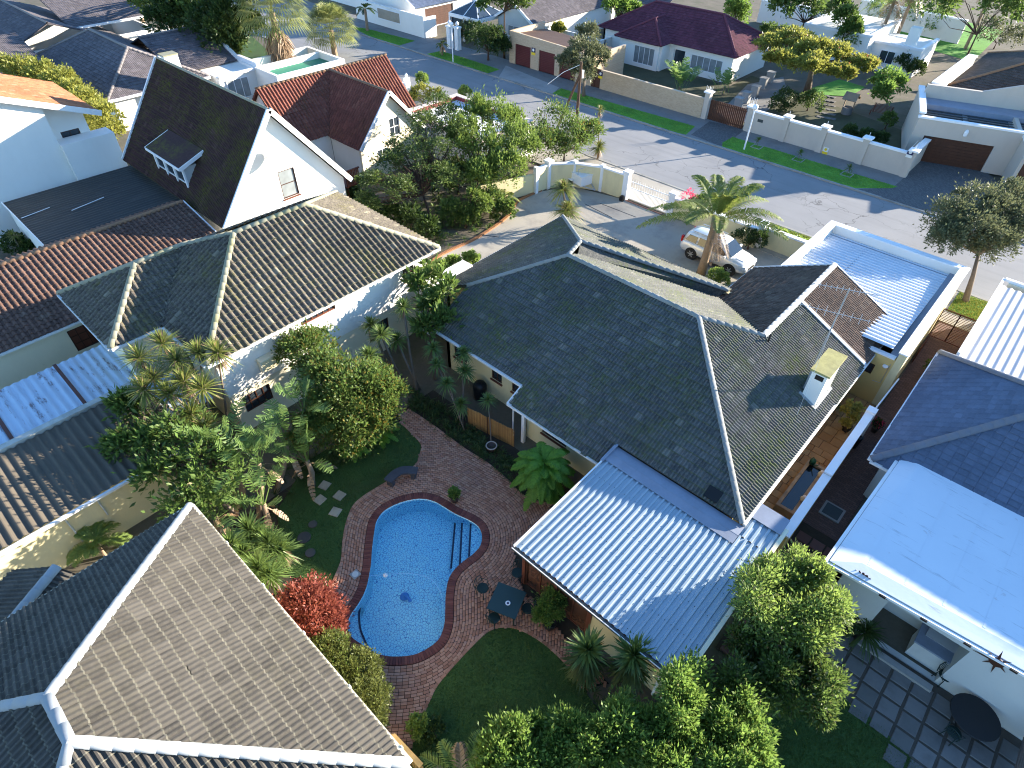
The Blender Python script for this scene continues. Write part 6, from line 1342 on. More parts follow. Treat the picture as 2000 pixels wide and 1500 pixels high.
def rosette(v, c, L=.6, W=.05, n=110, droop=.25, lo=-35, hi=88):
    d = rosette_dirs(n, lo, hi); v.quads(strap(np.array(c)+d*.05, d, L*RNG.uniform(.75, 1.1, n), W, droop))
def yucca(name, label, base, heads, mat='yucca', stem=.06, cat='plant', skirt=None, group=None, n=110, W=.05, bark='bark', droop=.25, lo=-35):
    "heads: (pos, leaf length)"
    T = thing(name, label, cat, (base[0], base[1], 0), group)
    if stem:
        for p, L in heads:
            b = Vector((base[0], base[1], -.05)); p = Vector(p); MB().tube([b, b.lerp(p, .5)+Vector((random.uniform(-.1, .1), random.uniform(-.1, .1), 0)), p], [stem, stem*.8, stem*.65], 7).build('stem', M[bark], T, True)
    for p, L in heads:
        v = VG(); rosette(v, p, L, W, n, droop, lo); v.build('leaf_rosette', L_[mat], T)
        if skirt:
            v = VG(); d = rosette_dirs(int(n*.6), -85, -35); v.quads(strap(np.array(p)-np.array([0, 0, .12]), d, L*RNG.uniform(.5, .9, len(d)), W*.7, .3)); v.build('dead_leaves', L_[skirt], T)
    return T
def frond(v, base, az, el, L, n=38, lw=.035, ll=.45, droop=.55, arch=1., vee=.35, drp=.35):
    t = np.linspace(0, 1, 13); h = np.array([math.cos(az), math.sin(az), 0]); u = np.array([0, 0, 1.])
    P = np.array(base)+np.outer(L*t, h*math.cos(el)+u*math.sin(el))-np.outer(L*droop*t**2*arch, u); s = np.array([-math.sin(az), math.cos(az), 0])
    for i in range(12): v.quads([np.stack([P[i]-s*.018, P[i]+s*.018, P[i+1]+s*.012, P[i+1]-s*.012])])
    k = np.linspace(.12, .99, n); pos = np.stack([np.interp(k, t, P[:, j]) for j in range(3)], 1); tan = nrm(np.stack([np.gradient(np.interp(k, t, P[:, j])) for j in range(3)], 1))
    prof = np.sin(np.pi*np.clip(k*.92+.06, 0, 1))**.6*ll
    for sg in (-1, 1):
        d = nrm(s*sg*.85+tan*.55+np.array([0, 0, vee])+RNG.normal(0, .08, (n, 3))); Ln = prof*RNG.uniform(.85, 1.1, n)
        m = pos+d*(Ln*.55)[:, None]; e = pos+d*Ln[:, None]-np.array([0, 0, 1.])*(Ln*drp)[:, None]
        v.quads(np.stack([pos-tan*lw*.35, pos+tan*lw*.35, m+tan*lw*.5, m-tan*lw*.5], 1)); v.quads(np.stack([m-tan*lw*.5, m+tan*lw*.5, e+tan*.003, e-tan*.003], 1))
def fan_leaf(v, c, d, L, pet=.6, n=18, arc=2.4, W=.06, droop=.25):
    d = np.array(d)/np.linalg.norm(d); s = np.cross(d, [0, 0, 1.]); s = s/max(np.linalg.norm(s), 1e-6); hub = np.array(c)+d*pet
    v.quads([np.stack([np.array(c)-s*.02, np.array(c)+s*.02, hub+s*.015, hub-s*.015])])
    a = np.linspace(-arc/2, arc/2, n); D = np.outer(np.cos(a), d)+np.outer(np.sin(a), s); w = np.cross(np.cross(d, s), D)
    mid = hub+D*L*.6; tip = hub+D*L*RNG.uniform(.85, 1.05, n)[:, None]-np.array([0, 0, droop*L])
    v.quads(np.stack([np.repeat(hub[None], n, 0)-w*.005, np.repeat(hub[None], n, 0)+w*.005, mid+w*W/2, mid-w*W/2], 1)); v.quads(np.stack([mid-w*W/2, mid+w*W/2, tip+w*.004, tip-w*.004], 1))
def paddle(v, base, az, el, L, W, droop=.35, strips=14, torn=.3):
    "strelitzia leaf: stalk and torn blade"
    t = np.linspace(0, 1, 9); h = np.array([math.cos(az), math.sin(az), 0]); u = np.array([0, 0, 1.]); s = np.array([-math.sin(az), math.cos(az), 0])
    st = L*.55; b0 = np.array(base); b1 = b0+(h*math.cos(el)+u*math.sin(el))*st; v.quads([np.stack([b0-s*.03, b0+s*.03, b1+s*.02, b1-s*.02])])
    P = b1+np.outer(L*t, h*math.cos(el)+u*math.sin(el))-np.outer(L*droop*t**2, u)
    for i in range(8): v.quads([np.stack([P[i]-s*.015, P[i]+s*.015, P[i+1]+s*.012, P[i+1]-s*.012])])
    k = np.linspace(0, 1, strips+1)
    for sg in (-1, 1):
        for i in range(strips):
            a0, a1 = k[i], k[i+1]-(.012 if random.random() > torn else .035); w0 = W*(math.sin(math.pi*min(.97, .10+.88*a0)))**.55; w1 = W*(math.sin(math.pi*min(.97, .10+.88*a1)))**.55
            p0 = np.array([np.interp(a0, t, P[:, j]) for j in range(3)]); p1 = np.array([np.interp(a1, t, P[:, j]) for j in range(3)]); tn = (p1-p0)/max(np.linalg.norm(p1-p0), 1e-6)
            dp = random.uniform(-.15, .45); d = s*sg*.9+tn*.35-u*dp+u*.2
            q0, q1 = p0+d*w0, p1+d*w1; v.quads([np.stack([p0, p1, q1, q0])])
def B(px, py, z, r, sq=1.): p = G(px, py, z); R = pxr(p, r); return ((p.x, p.y, p.z), (R, R, R*sq))
def base_of(*bl): return (sum(b[0][0] for b in bl)/len(bl), sum(b[0][1] for b in bl)/len(bl))
# --- garden round the pool
bl = [B(690, 775, 3.0, 78), B(735, 760, 2.7, 50), B(640, 740, 3.3, 60), B(600, 690, 3.4, 52), B(690, 835, 2.2, 60), B(625, 830, 2.2, 55), B(730, 800, 2.3, 55)]
tree('broadleaf_tree', 'large round green tree between the white wall and the pool', 'tree', G(690, 880), bl, 'mid', 60, 105, .115, .55, .14, 'bark', .2, accents=('bronze', .14))
bl = [B(255, 800, 3.2, 32), B(240, 870, 2.9, 30), B(300, 860, 3.0, 45), B(350, 850, 3.2, 50), B(395, 900, 2.9, 60), B(320, 930, 2.5, 50), B(430, 950, 2.3, 60), B(370, 990, 2.0, 55), B(240, 790, 3.5, 22)]
tree('sparse_tree', 'sparse tree with long bare branches and drooping leaves over the fibre cement roof', 'tree', G(470, 1010), bl, 'mid', 14, 40, .22, .38, .10, 'bark', .34, nbranch=80, accents=('bright', .2))
rb = G(440, 900)
hd = [(273, 700, 5.0), (318, 672, 5.2), (345, 705, 5.0), (388, 690, 5.1), (425, 690, 5.0), (300, 740, 4.6), (360, 745, 4.6), (395, 760, 4.4), (282, 762, 4.5), (375, 810, 3.6), (402, 835, 3.2), (330, 770, 4.3)]
for i, (x, y, z) in enumerate(hd):
    p = G(x, y, z); b = (rb.x+random.uniform(-1.2, .6), rb.y+random.uniform(-1.0, .8))
    yucca('cordyline', ['spiky cordyline leaning furthest left over the blue white shed', 'topmost cordyline head against the dark tiled roof', 'cordyline head just below the topmost one', 'cordyline head touching the mossy hip of the striped roof', 'slim cordyline head at the right of the cluster on a bare stem', 'drooping cordyline head at the left of the cluster', 'dense cordyline head in the middle of the cluster', 'cordyline head beside the white wall corner', 'low cordyline head near the shed parapet', 'low cordyline head above the sparse tree', 'lowest cordyline head beside the yellow wall', 'shaded cordyline head deep inside the cluster'][i], b, [((p.x, p.y, p.z), .92)], 'cordy', .06, 'plant', 'dry' if i % 2 == 0 else None, 'cordylines beside the striped roof house', 120, .05)
ST = [((585, 900), 3.0, (592, 800), 'tallest strelitzia with a pale upright fan of torn leaves'), ((540, 960), 2.2, (560, 870), 'strelitzia with a leaning brown trunk beside the stepping stones'), ((470, 990), 1.8, (470, 930), 'broad leaved strelitzia left of the leaning one'), ((420, 1050), 1.6, (420, 1010), 'strelitzia behind the spiky yucca at the roof edge'), ((610, 950), 1.6, (600, 900), 'low strelitzia leaning over the stepping stones'), ((505, 1010), 2.4, (505, 905), 'upright strelitzia in the middle of the left planting'), ((455, 960), 2.6, (440, 880), 'broad strelitzia close to the corner of the pale wall'), ((520, 1040), 1.5, (515, 985), 'low strelitzia above the bright yuccas')]
for i, (bp, h, hp, lab) in enumerate(ST):
    b = G(*bp); T = thing('strelitzia', lab, 'plant', (b.x, b.y, 0), 'strelitzias in the left garden'); hh = G(*hp, h); v = VG()
    MB().tube([(b.x, b.y, -.05), ((b.x+hh.x)/2, (b.y+hh.y)/2+.1, h*.5), (hh.x, hh.y, h)], [.13, .12, .10], 8).build('trunk', M['bark_palm'], T, True)
    for k in range(9 if i < 2 else 8): paddle(v, (hh.x, hh.y, h-.1), k*2.399+i, rad(random.uniform(30, 82)), random.uniform(1.2, 1.7), random.uniform(.28, .38), random.uniform(.15, .5), 16, .5)
    v.build('leaves', L_['strel'], T)
    v = VG()
    for k in range(4): paddle(v, (hh.x, hh.y, h-.15), k*1.7+i, rad(random.uniform(-60, -20)), random.uniform(.6, .9), .15, .5, 8, .8)
    v.build('dead_leaves', L_['dry'], T)
for i, (x, y, z, L, lab) in enumerate([(487, 1035, 2.6, .8, 'upper spiky yucca at the edge of the foreground roof'), (525, 1062, 2.2, .85, 'right hand yucca overhanging the dark lawn'), (505, 1110, 2.4, .9, 'lowest and brightest yucca touching the foreground roof'), (452, 1065, 2.7, .75, 'yucca lying against the white ridge of the foreground roof')]):
    p = G(x, y, z); yucca('yucca', lab, (p.x-.2, p.y+.3), [((p.x, p.y, p.z), L), ((p.x+.35, p.y+.15, p.z-.3), L*.9)], 'yucca', .08, 'plant', 'dry' if i == 1 else None, 'yuccas beside the foreground roof', 150, .05, droop=.2)
def dome(name, label, blobs, mat, per=26, ncl=260, leaf=.09, cat='shrub', asp=.5, group=None, accents=None):
    return tree(name, label, cat, base_of(*blobs), blobs, mat, per, ncl, leaf, asp, .07, 'bark_dark', .09, group, 6, accents=accents, sat=False)
dome('red_shrub', 'dome of red bronze photinia-like leaves between the roof and the pool', [B(603, 1195, 1.35, 62, .95), B(620, 1225, 1.0, 55, .9)], 'red', 30, 300, .11)
dome('clipped_hedge', 'clipped green hedge next to the red shrub', [B(640, 1280, 1.2, 48, .95), B(668, 1320, 1.2, 46, .95)], 'hedge', 30, 260, .085, accents=('bright', .06))
dome('clipped_hedge', 'clipped speckled hedge nearest the brick path', [B(705, 1310, 1.0, 42, 1.), B(718, 1365, 1.1, 44, 1.), B(715, 1410, 1.0, 38, 1.)], 'hedge', 30, 220, .075)
dome('small_shrub', 'small yellow green shrub at the edge of the lower lawn', [B(817, 1420, .7, 22)], 'lime', 22, 70, .09); dome('small_shrub', 'dark round shrub next to the small yellow green one', [B(846, 1428, .5, 24)], 'dark', 20, 60, .09)
# --- foliage along the bottom edge
def canopy(px, z0, z1, n, r0, r1):
    xs = [q[0] for q in px]; ys = [q[1] for q in px]; out = []
    while len(out) < n:
        x, y = random.uniform(min(xs), max(xs)), random.uniform(min(ys), max(ys))
        if not in_poly(x, y, px): continue
        c, R = B(x, y, random.uniform(z0, z1), random.uniform(r0, r1)); out.append((c, (R[0], R[1], R[2]*random.uniform(.9, 1.7))))
    return out
FOL = [('leafy_shrub', 'bright leafy shrub left of centre along the bottom edge', [(945, 1520), (955, 1455), (1000, 1410), (1050, 1405), (1100, 1400), (1135, 1430), (1120, 1520)], 'bright', 1.7, 2.5, 20, (1040, 1480)),
       ('leafy_shrub', 'tall bright leafy shrub in the middle of the bottom edge', [(1120, 1520), (1150, 1440), (1185, 1390), (1240, 1375), (1290, 1385), (1310, 1440), (1300, 1520)], 'bright', 1.9, 2.9, 24, (1220, 1460)),
       ('leafy_shrub', 'largest bright leafy shrub below the corner of the steel roof', [(1290, 1520), (1300, 1430), (1295, 1350), (1340, 1295), (1385, 1320), (1430, 1370), (1490, 1430), (1500, 1520)], 'bright', 2.0, 3.1, 28, (1380, 1440)),
       ('leafy_tree', 'sunlit pale green tree rising beside the side wall of the patio room', [(1470, 1150), (1490, 1095), (1560, 1080), (1600, 1110), (1655, 1180), (1660, 1235), (1600, 1270), (1560, 1250), (1490, 1240), (1440, 1200)], 'lime', 2.5, 3.5, 26, (1555, 1180)),
       ('leafy_tree', 'darker green tree below the pale tree at the lower right', [(1420, 1250), (1490, 1240), (1560, 1270), (1620, 1330), (1625, 1400), (1560, 1400), (1490, 1400), (1430, 1360)], 'mid', 1.8, 2.5, 22, (1520, 1320))]
for nm, lab, px, mt, z0, z1, n, bp in FOL:
    bl = canopy(px, z0, z1, int(n*1.2), 17, 36); b_ = G(*bp, (z0+z1)/2)
    tree(nm, lab, 'tree' if 'tree' in nm else 'shrub', (b_.x, b_.y), bl, mt, 30, 32, .125, .40, .06, 'bark', .26, nbranch=60, accents=('lime', .15) if mt == 'bright' else ('olive', .15), sat=False)
b = G(905, 1540, .4); T = thing('feather_palm', 'half dry feather palm fronds reaching up from the bottom edge', 'palm', (b.x, b.y, 0)); v = VG(); v2 = VG()
for k in range(9): frond(v if k % 3 else v2, (b.x, b.y, .9), rad(60+k*27), rad(60-k % 3*14), 1.7, 30, .035, .36, .45)
v.build('fronds', L_['lime'], T); v2.build('dead_fronds', L_['dry'], T); MB().tube([(b.x, b.y, -.05), (b.x, b.y, .9)], [.14, .11], 10).build('trunk', M['bark_palm'], T)
for i, (x, y, z, lab) in enumerate([(1148, 1270, 1.9, 'dark yucca in front of the cream panel, left of its twin'), (1238, 1280, 2.0, 'paler yucca below the steel roof edge beside the downpipe')]):
    p = G(x, y, z); T = yucca('tall_yucca', lab, (p.x, p.y), [((p.x, p.y, p.z), .8)], 'yucca', .10, 'plant', None, 'pair of tall yuccas by the patio room', 130, .075, droop=.12, lo=-15); v = VG()
    for zz in (1.5, 1.1, .7): rosette(v, (p.x, p.y, zz), .75, .07, 60, .5, -50, 15)
    v.build('lower_leaves', L_['dark'], T)
fb = G(1065, 1000); T = thing('tree_fern', 'bright green tree fern beside the brick paving', 'fern', (fb.x, fb.y, 0)); fc = G(1062, 905, 1.7); v = VG()
for k in range(54): frond(v, (fc.x, fc.y, 1.75-.14*(k % 4)), k*2.399, rad(56-(k % 6)*13), random.uniform(1.25, 1.6), 50, .065, .30, .6, 1, .05, .25)
v.build('fronds', L_['fern'], T); MB().tube([(fc.x, fc.y, -.05), (fc.x, fc.y, 1.7)], [.12, .09], 9).build('trunk', M['bark_dark'], T)
for i, (x, y, z, L, lab) in enumerate([(745, 655, 3.3, .75, 'large yucca head in front of the white shadowed wall'), (722, 695, 2.9, .7, 'pale yucca head just above the big round tree'), (788, 600, 3.7, .7, 'highest yucca head on a tall bare trunk by the house corner'), (725, 635, 3.0, .6, 'shaded yucca head behind the large one'), (775, 665, 2.6, .6, 'dark yucca head between trunk and white wall')]):
    p = G(x, y, z); gb_ = G(815, 770) if i == 2 else G(x+45, y+95); yucca('tall_yucca', lab, (gb_.x, gb_.y), [((p.x, p.y, p.z), L)], 'yucca', .08, 'plant', 'dry' if i in (2, 3) else None, 'yuccas by the striped roof house', 130, .055)
bl = [B(845, 540, 3.8, 26, 1.3), B(870, 575, 3.5, 28, 1.2), B(840, 600, 3.3, 26), B(865, 630, 3.0, 26), B(830, 640, 2.8, 24), B(815, 555, 3.8, 20, 1.3)]
tree('fiddle_leaf_tree', 'slim tree with big leaves and bare upright twigs between the two houses', 'tree', G(850, 740), bl, 'mid', 14, 22, .30, .42, .07, 'bark', .3, nbranch=40)
for i, (x, y, z, lab) in enumerate([(853, 712, 2.4, 'pale dracaena rosette left of the house wall window'), (905, 690, 2.6, 'dark dracaena rosette hanging below the house gutter'), (872, 750, 2.0, 'full green dracaena rosette above the bamboo screen'), (908, 725, 2.1, 'shaded dracaena rosette against the cream wall'), (900, 790, 1.2, 'low brownish dracaena beside the bamboo screen'), (845, 680, 2.6, 'small dracaena rosette at the corner of the tiled house')]):
    p = G(x, y, z); g_ = G(905, 830); yucca('dracaena', lab, (g_.x+random.uniform(-.5, .5), g_.y+random.uniform(-.3, .3)), [((p.x, p.y, p.z), .58)], 'yucca', .04, 'plant', None, 'dracaenas by the tiled house', 120, .045, droop=.4)
# potted palm, pots
M['pot'] = plain('dark_clay_pot', (.05, .035, .03), .6, .25, 4, 20); M['pot_rim'] = plain('pale_pot_rim', (.35, .31, .27), .7, .2); M['black_pot'] = plain('black_plastic_pot', (.012, .012, .013), .4, .2)
def pot(T, x, y, r=.22, h=.38, mat='pot', rim=None):
    MB().lathe((x, y, 0), [(r*.7, 0), (r*.95, h*.7), (r, h), (r*.88, h), (r*.82, h*.86), (.01, h*.86)], 18).build('pot', M[mat], T, True)
    if rim:
        m = MB(); N = 20; m.tube([(x+r*math.cos(2*math.pi*k/N), y+r*math.sin(2*math.pi*k/N), h) for k in range(N+1)], .03, 6, False).build('rim', M[rim], T)
p = G(960, 880); T = yucca('potted_cordyline', 'slender cordyline in a pale rimmed pot beside the bamboo screen', (p.x, p.y), [((G(953, 782, 1.9).x, G(953, 782, 1.9).y, 1.9), .5)], 'yucca', .035, 'potted plant', None, None, 80, .045); pot(T, p.x, p.y, .24, .35, 'pot', 'pot_rim')
p = G(1073, 1222); T = tree('potted_bush', 'bushy green plant in a black pot beside the patio table', 'potted plant', (p.x, p.y), [B(1076, 1178, 1.05, 30), B(1068, 1200, .8, 24)], 'bright', 30, 80, .09, .4, .025, 'bark', .2); pot(T, p.x, p.y, .28, .42, 'black_pot')
p = G(888, 978); T = dome('potted_shrub', 'small green shrub in a dark pot at the pool edge', [((p.x, p.y, .55), (.24, .24, .2))], 'bright', 20, 50, .09, 'potted plant'); pot(T, p.x, p.y, .2, .35, 'pot')
# ground cover in the beds
def cover(name, label, poly_px, n, mat, h=.4, L=.4, W=.03, k=16):
    P = GP(poly_px); xs = [p.x for p in P]; ys = [p.y for p in P]; v = VG(); c = 0
    while c < n:
        x, y = random.uniform(min(xs), max(xs)), random.uniform(min(ys), max(ys))
        if in_poly(x, y, P): rosette(v, (x, y, random.uniform(.0, h*.4)), L*random.uniform(.6, 1.2), W, k, .5, 5, 80); c += 1
    o = v.build(name, L_[mat], None, 'stuff'); return tag(o, label, 'ground cover')
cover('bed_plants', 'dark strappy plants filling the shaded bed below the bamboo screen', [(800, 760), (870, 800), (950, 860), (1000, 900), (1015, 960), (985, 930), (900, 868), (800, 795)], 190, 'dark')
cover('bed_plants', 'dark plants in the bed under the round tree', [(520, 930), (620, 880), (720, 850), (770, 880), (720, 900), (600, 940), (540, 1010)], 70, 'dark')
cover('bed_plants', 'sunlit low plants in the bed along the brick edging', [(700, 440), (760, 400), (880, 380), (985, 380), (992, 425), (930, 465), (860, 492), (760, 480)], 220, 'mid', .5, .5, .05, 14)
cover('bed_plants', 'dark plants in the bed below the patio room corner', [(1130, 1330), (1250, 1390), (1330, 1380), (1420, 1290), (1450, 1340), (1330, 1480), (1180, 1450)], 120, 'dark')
for i, (x, y, z, lab) in enumerate([(690, 870, .8, 'fern under the round tree beside the lawn'), (745, 845, .9, 'fern at the right foot of the round tree')]):
    p = G(x, y, .3); T = thing('garden_fern', lab, 'fern', (p.x, p.y, 0)); v = VG()
    for k in range(14): frond(v, (p.x, p.y, .3), k*2.399, rad(45-(k % 3)*14), .9, 30, .05, .2, .5, 1, .05, .2)
    v.build('fronds', L_['fern'], T); MB().tube([(p.x, p.y, -.05), (p.x, p.y, .32)], .05, 7).build('crown_base', M['bark_dark'], T)
# --- conifers and shrubs by the driveway
bl = [B(858, 215, 4.9, 32), B(830, 250, 4.5, 40), B(880, 262, 4.3, 38), B(795, 285, 3.9, 36), B(845, 305, 3.7, 44), B(760, 320, 3.4, 30), B(870, 345, 2.9, 36), B(725, 355, 3.0, 26), B(780, 375, 2.6, 32), B(715, 395, 2.2, 22)]
tree('sparse_conifer', 'thin dark conifer with bare branches in front of the cream gable', 'tree', G(850, 455), bl, 'conifer', 40, 42, .17, .33, .13, 'bark_dark', .26, nbranch=110, accents=('conifer_b', .15), mode='flat')
bl = [B(930, 232, 4.4, 40), B(978, 240, 4.2, 44), B(1012, 285, 3.6, 44), B(945, 295, 3.5, 48), B(905, 262, 4.0, 40), B(990, 330, 2.9, 38), B(940, 345, 2.6, 36)]
tree('twisted_cypress', 'dense bright green twisted cypress beside the driveway', 'tree', G(905, 435), bl, 'conifer_b', 56, 64, .16, .5, .13, 'bark_dark', .16, nbranch=60, mode='up')
bl = [B(928, 385, 1.8, 22), B(945, 400, 1.4, 20)]
tree('young_cypress', 'small bright cypress with a crooked trunk at the driveway bend', 'tree', G(908, 445), bl, 'conifer_b', 30, 40, .16, .5, .10, 'bark_dark', .18)
bl = [B(1085, 250, 2.4, 52), B(1120, 275, 2.0, 48), B(1060, 288, 2.0, 44), B(1152, 262, 1.9, 30)]
tree('rounded_shrub', 'big rounded olive green shrub behind the cream driveway wall', 'shrub', base_of(*bl), bl, 'mid', 40, 70, .16, .5, .1, 'bark', .16, accents=('bronze', .08))
p = G(1172, 215, 2.6); yucca('street_yucca', 'slim yucca with one rosette behind the cream wall', (G(1168, 290).x, G(1168, 290).y), [((p.x, p.y, p.z), .55)], 'cordy', .05, 'plant', 'dry', None, 80, .055); p = G(1170, 288, 1.0); yucca('street_yucca', 'bushy yucca clump on the pavement beside the rounded shrub', (p.x, p.y), [((p.x, p.y, p.z), .85)], 'cordy', .08, 'plant', 'dry', None, 150, .06)
p1, p2 = G(1100, 370, 2.5), G(1108, 412, 1.3); gq = G(1105, 440); yucca('driveway_yucca', 'two tiered grassy yucca at the corner of the tiled roof', (gq.x, gq.y), [((p1.x, p1.y, p1.z), 1.25), ((p2.x, p2.y, p2.z), 1.35)], 'cordy', .09, 'plant', None, None, 260, .06, droop=.5, lo=-25)
for i, (x, y, z, n, lab) in enumerate([(1005, 340, 1.1, 16, 'cycad like palm below the cypress at the driveway wall'), (985, 385, .7, 10, 'small drooping palm at the driveway edge')]):
    p = G(x, y, z); T = thing('small_palm', lab, 'palm', (p.x, p.y, 0)); v = VG()
    for k in range(n): frond(v, (p.x, p.y, z), k*2.399, rad(55-(k % 4)*16), 1.3, 32, .04, .28, .55)
    v.build('fronds', L_['palm'], T); MB().tube([(p.x, p.y, -.05), (p.x, p.y, z)], .1, 8).build('trunk', M['bark_palm'], T)
# --- driveway palm
pb = G(1368, 537); pt = G(1392, 455, 2.85); T = thing('driveway_palm', 'leaning feather palm with arching fronds in front of the silver car', 'palm', (pb.x, pb.y, 0))
MB().tube([(pb.x, pb.y, -.05), (pb.x*.6+pt.x*.4, pb.y*.6+pt.y*.4, 1.1), (pt.x, pt.y, 3.1), (pt.x, pt.y, 3.75)], [.30, .25, .22, .26], 14).build('trunk', M['bark_palm'], T, True)
v = VG()
for k in range(17): frond(v, (pt.x, pt.y, 3.7), k*2.399+.4, rad(70-(k % 5)*14), random.uniform(4.4, 5.1), 100, .055, .68, .46, 1.0)
v.build('fronds', L_['palm'], T); v = VG()
for k in range(4): frond(v, (pt.x, pt.y, 3.5), rad(-55+k*16), rad(-30-8*(k % 3)), random.uniform(1.5, 1.9), 44, .035, .32, .55, 1.)
v.build('dead_fronds', L_['dry'], T)
dome('bougainvillea', 'bougainvillea with pink flowers on the cream street wall', [B(1344, 383, 1.7, 13), B(1356, 390, 1.6, 11)], 'bougain', 9, 26, .10); tree('wall_creeper', 'green creeper hanging over the cream street wall below the pink flowers', 'shrub', G(1355, 430), [B(1362, 400, 1.5, 18), B(1375, 395, 1.6, 16)], 'mid', 22, 40, .13, .5, .03)
dome('dark_drive_shrub', 'dark shrub against the cream wall behind the car', [B(1455, 462, .8, 22), B(1478, 470, .8, 20)], 'dark', 22, 60, .12); dome('sunny_shrub', 'bright yellow green shrub at the foot of the leaning palm', [B(1398, 540, .7, 17), B(1412, 548, .6, 15)], 'lime', 22, 60, .1)
dome('verge_hedge', 'low sunlit hedge behind the low cream wall', [((-11.8, 39.6, .6), (.9, .4, .45)), ((-10.2, 39.6, .6), (.9, .4, .45))], 'lime', 24, 110, .1)
bl = [B(1850, 430, 4.0, 45), B(1900, 405, 4.3, 50), B(1955, 430, 4.0, 50), B(1905, 465, 3.6, 55), B(1965, 395, 4.3, 45), B(1945, 480, 3.4, 42), B(1850, 470, 3.6, 35), B(2010, 440, 4.0, 50)]
tree('street_tree', 'broad olive green street tree at the right edge beside the road', 'tree', G(1885, 590), bl, 'olive', 56, 90, .13, .45, .16, 'bark', .2, nbranch=60)
# --- far side of the street and beyond
bl = [B(1140, 105, 3.9, 34), B(1115, 120, 3.5, 24), B(1165, 115, 3.6, 26), B(1150, 70, 4.9, 24), B(1140, 135, 3.0, 28)]
tree('pavement_tree', 'grey green pavement tree in front of the brick garages', 'tree', G(1140, 188, .1), bl, 'olive', 36, 55, .20, .45, .17, 'bark', .17)
bl = [B(1505, 85, 4.2, 30, .5), B(1550, 75, 4.5, 36, .5), B(1590, 95, 4.4, 38, .5), B(1635, 105, 4.0, 36, .5), B(1680, 125, 3.6, 30, .5), B(1580, 125, 3.8, 36, .5), B(1530, 115, 3.8, 32, .5), B(1640, 140, 3.3, 28, .5)]
tree('coral_tree', 'wide flat crowned yellow green tree with red blossoms behind the pillared wall', 'tree', G(1577, 178), bl, 'coral', 60, 80, .22, .5, .35, 'bark', .16, nbranch=50, accents=('coral_f', .012))
tree('magnolia_tree', 'small glossy green tree beside the pale modern house', 'tree', G(1730, 230), [B(1738, 160, 3.0, 26), B(1725, 180, 2.5, 20)], 'bright', 30, 50, .28, .45, .07, 'bark')
for i, (x, y, lab) in enumerate([(1325, 185, 'banana like plant in front of the white bungalow'), (1412, 185, 'darker strelitzia at the right of the bungalow windows')]):
    p = G(x, y); T = thing('banana_plant', lab, 'plant', (p.x, p.y, 0)); v = VG()
    for k in range(16 if i == 0 else 10): paddle(v, (p.x+random.uniform(-.5, .5), p.y+random.uniform(-.4, .4), .2), k*2.399, rad(random.uniform(45, 85)), random.uniform(2.2, 2.9) if i == 0 else 1.8, .45, .3, 10, .4)
    v.build('leaves', L_['strel'], T); MB().tube([(p.x, p.y, -.05), (p.x, p.y, .8)], .12, 8).build('stem', M['bark_palm'], T)
def fanpalm(nm, lab, bpx, h, r, skirt, n=34, mat='fan'):
    b = G(*bpx); T = thing(nm, lab, 'palm', (b.x, b.y, 0)); MB().tube([(b.x, b.y, -.05), (b.x, b.y, h)], [.35, .28], 12).build('trunk', M['bark_palm'], T); v = VG()
    for k in range(n):
        e = rad(80-(k/n)*105); a = k*2.399; fan_leaf(v, (b.x, b.y, h), (math.cos(a)*math.cos(e), math.sin(a)*math.cos(e), math.sin(e)), r*.55, r*.5, 16, 2.6, .12, .3)
    v.build('fronds', L_[mat], T)
    if skirt:
        v = VG()
        for k in range(90):
            a = k*2.399; zz = h-.2-skirt*(k/90); e = rad(-68-random.uniform(0, 18)); fan_leaf(v, (b.x+.2*math.cos(a), b.y+.2*math.sin(a), zz), (math.cos(a)*math.cos(e), math.sin(a)*math.cos(e), math.sin(e)), r*.5, r*.3, 12, 1.6, .10, .2)
        v.build('dead_skirt', L_['dry'], T)
fanpalm('fan_palm', 'shaggy fan palm with a long skirt of dead leaves at the upper left', (562, 165), 6.6, 3.9, 5.2, 54); fanpalm('fan_palm', 'lower pale green fan palm at the end of the white flat roofed block', (655, 112), 2.8, 3.3, 0, 46)
def fpalm(lab, bpx, h, L, n=16, dead=6, nm='feather_palm', mat='palm', tr=.2):
    b = G(*bpx); T = thing(nm, lab, 'palm', (b.x, b.y, 0)); MB().tube([(b.x, b.y, -.05), (b.x+.1, b.y, h)], [tr, tr*.8], 10).build('trunk', M['bark_palm'], T); v = VG()
    for k in range(n): frond(v, (b.x+.1, b.y, h), k*2.399, rad(70-(k % 5)*18), L*random.uniform(.85, 1.1), 34, .07, L*.22, .6)
    v.build('fronds', L_[mat], T)
    if dead:
        v = VG()
        for k in range(dead): frond(v, (b.x+.1, b.y, h-.15), k*2.399, rad(-40), L*.7, 26, .06, L*.18, .5)
        v.build('dead_fronds', L_['dry'], T)
fpalm('tall drooping palm left of the pair at the top right', (1705, 108), 6.0, 3.2); fpalm('tall drooping palm right of the pair with crossing trunk', (1735, 112), 7.2, 3.2); fpalm('single tall palm leaning over the brown roofs at the top right', (1885, 95), 7.5, 3.4)
fpalm('small dark palm in front of the white corner house', (718, 62), 2.6, 1.6, 12, 0, 'small_palm', 'dark'); fpalm('slim palm at the top of the driveway beside the dark garage door', (826, 30), 4.5, 1.8, 12, 0, 'small_palm'); fpalm('small orange tinted palm on the grass verge by the gateposts', (864, 110), 1.3, .9, 12, 3, 'small_palm', 'cordy', .1); fpalm('green palm beside the white pergola at the upper left', (285, 58), 3.2, 2.2, 14, 0, 'small_palm', 'lime')
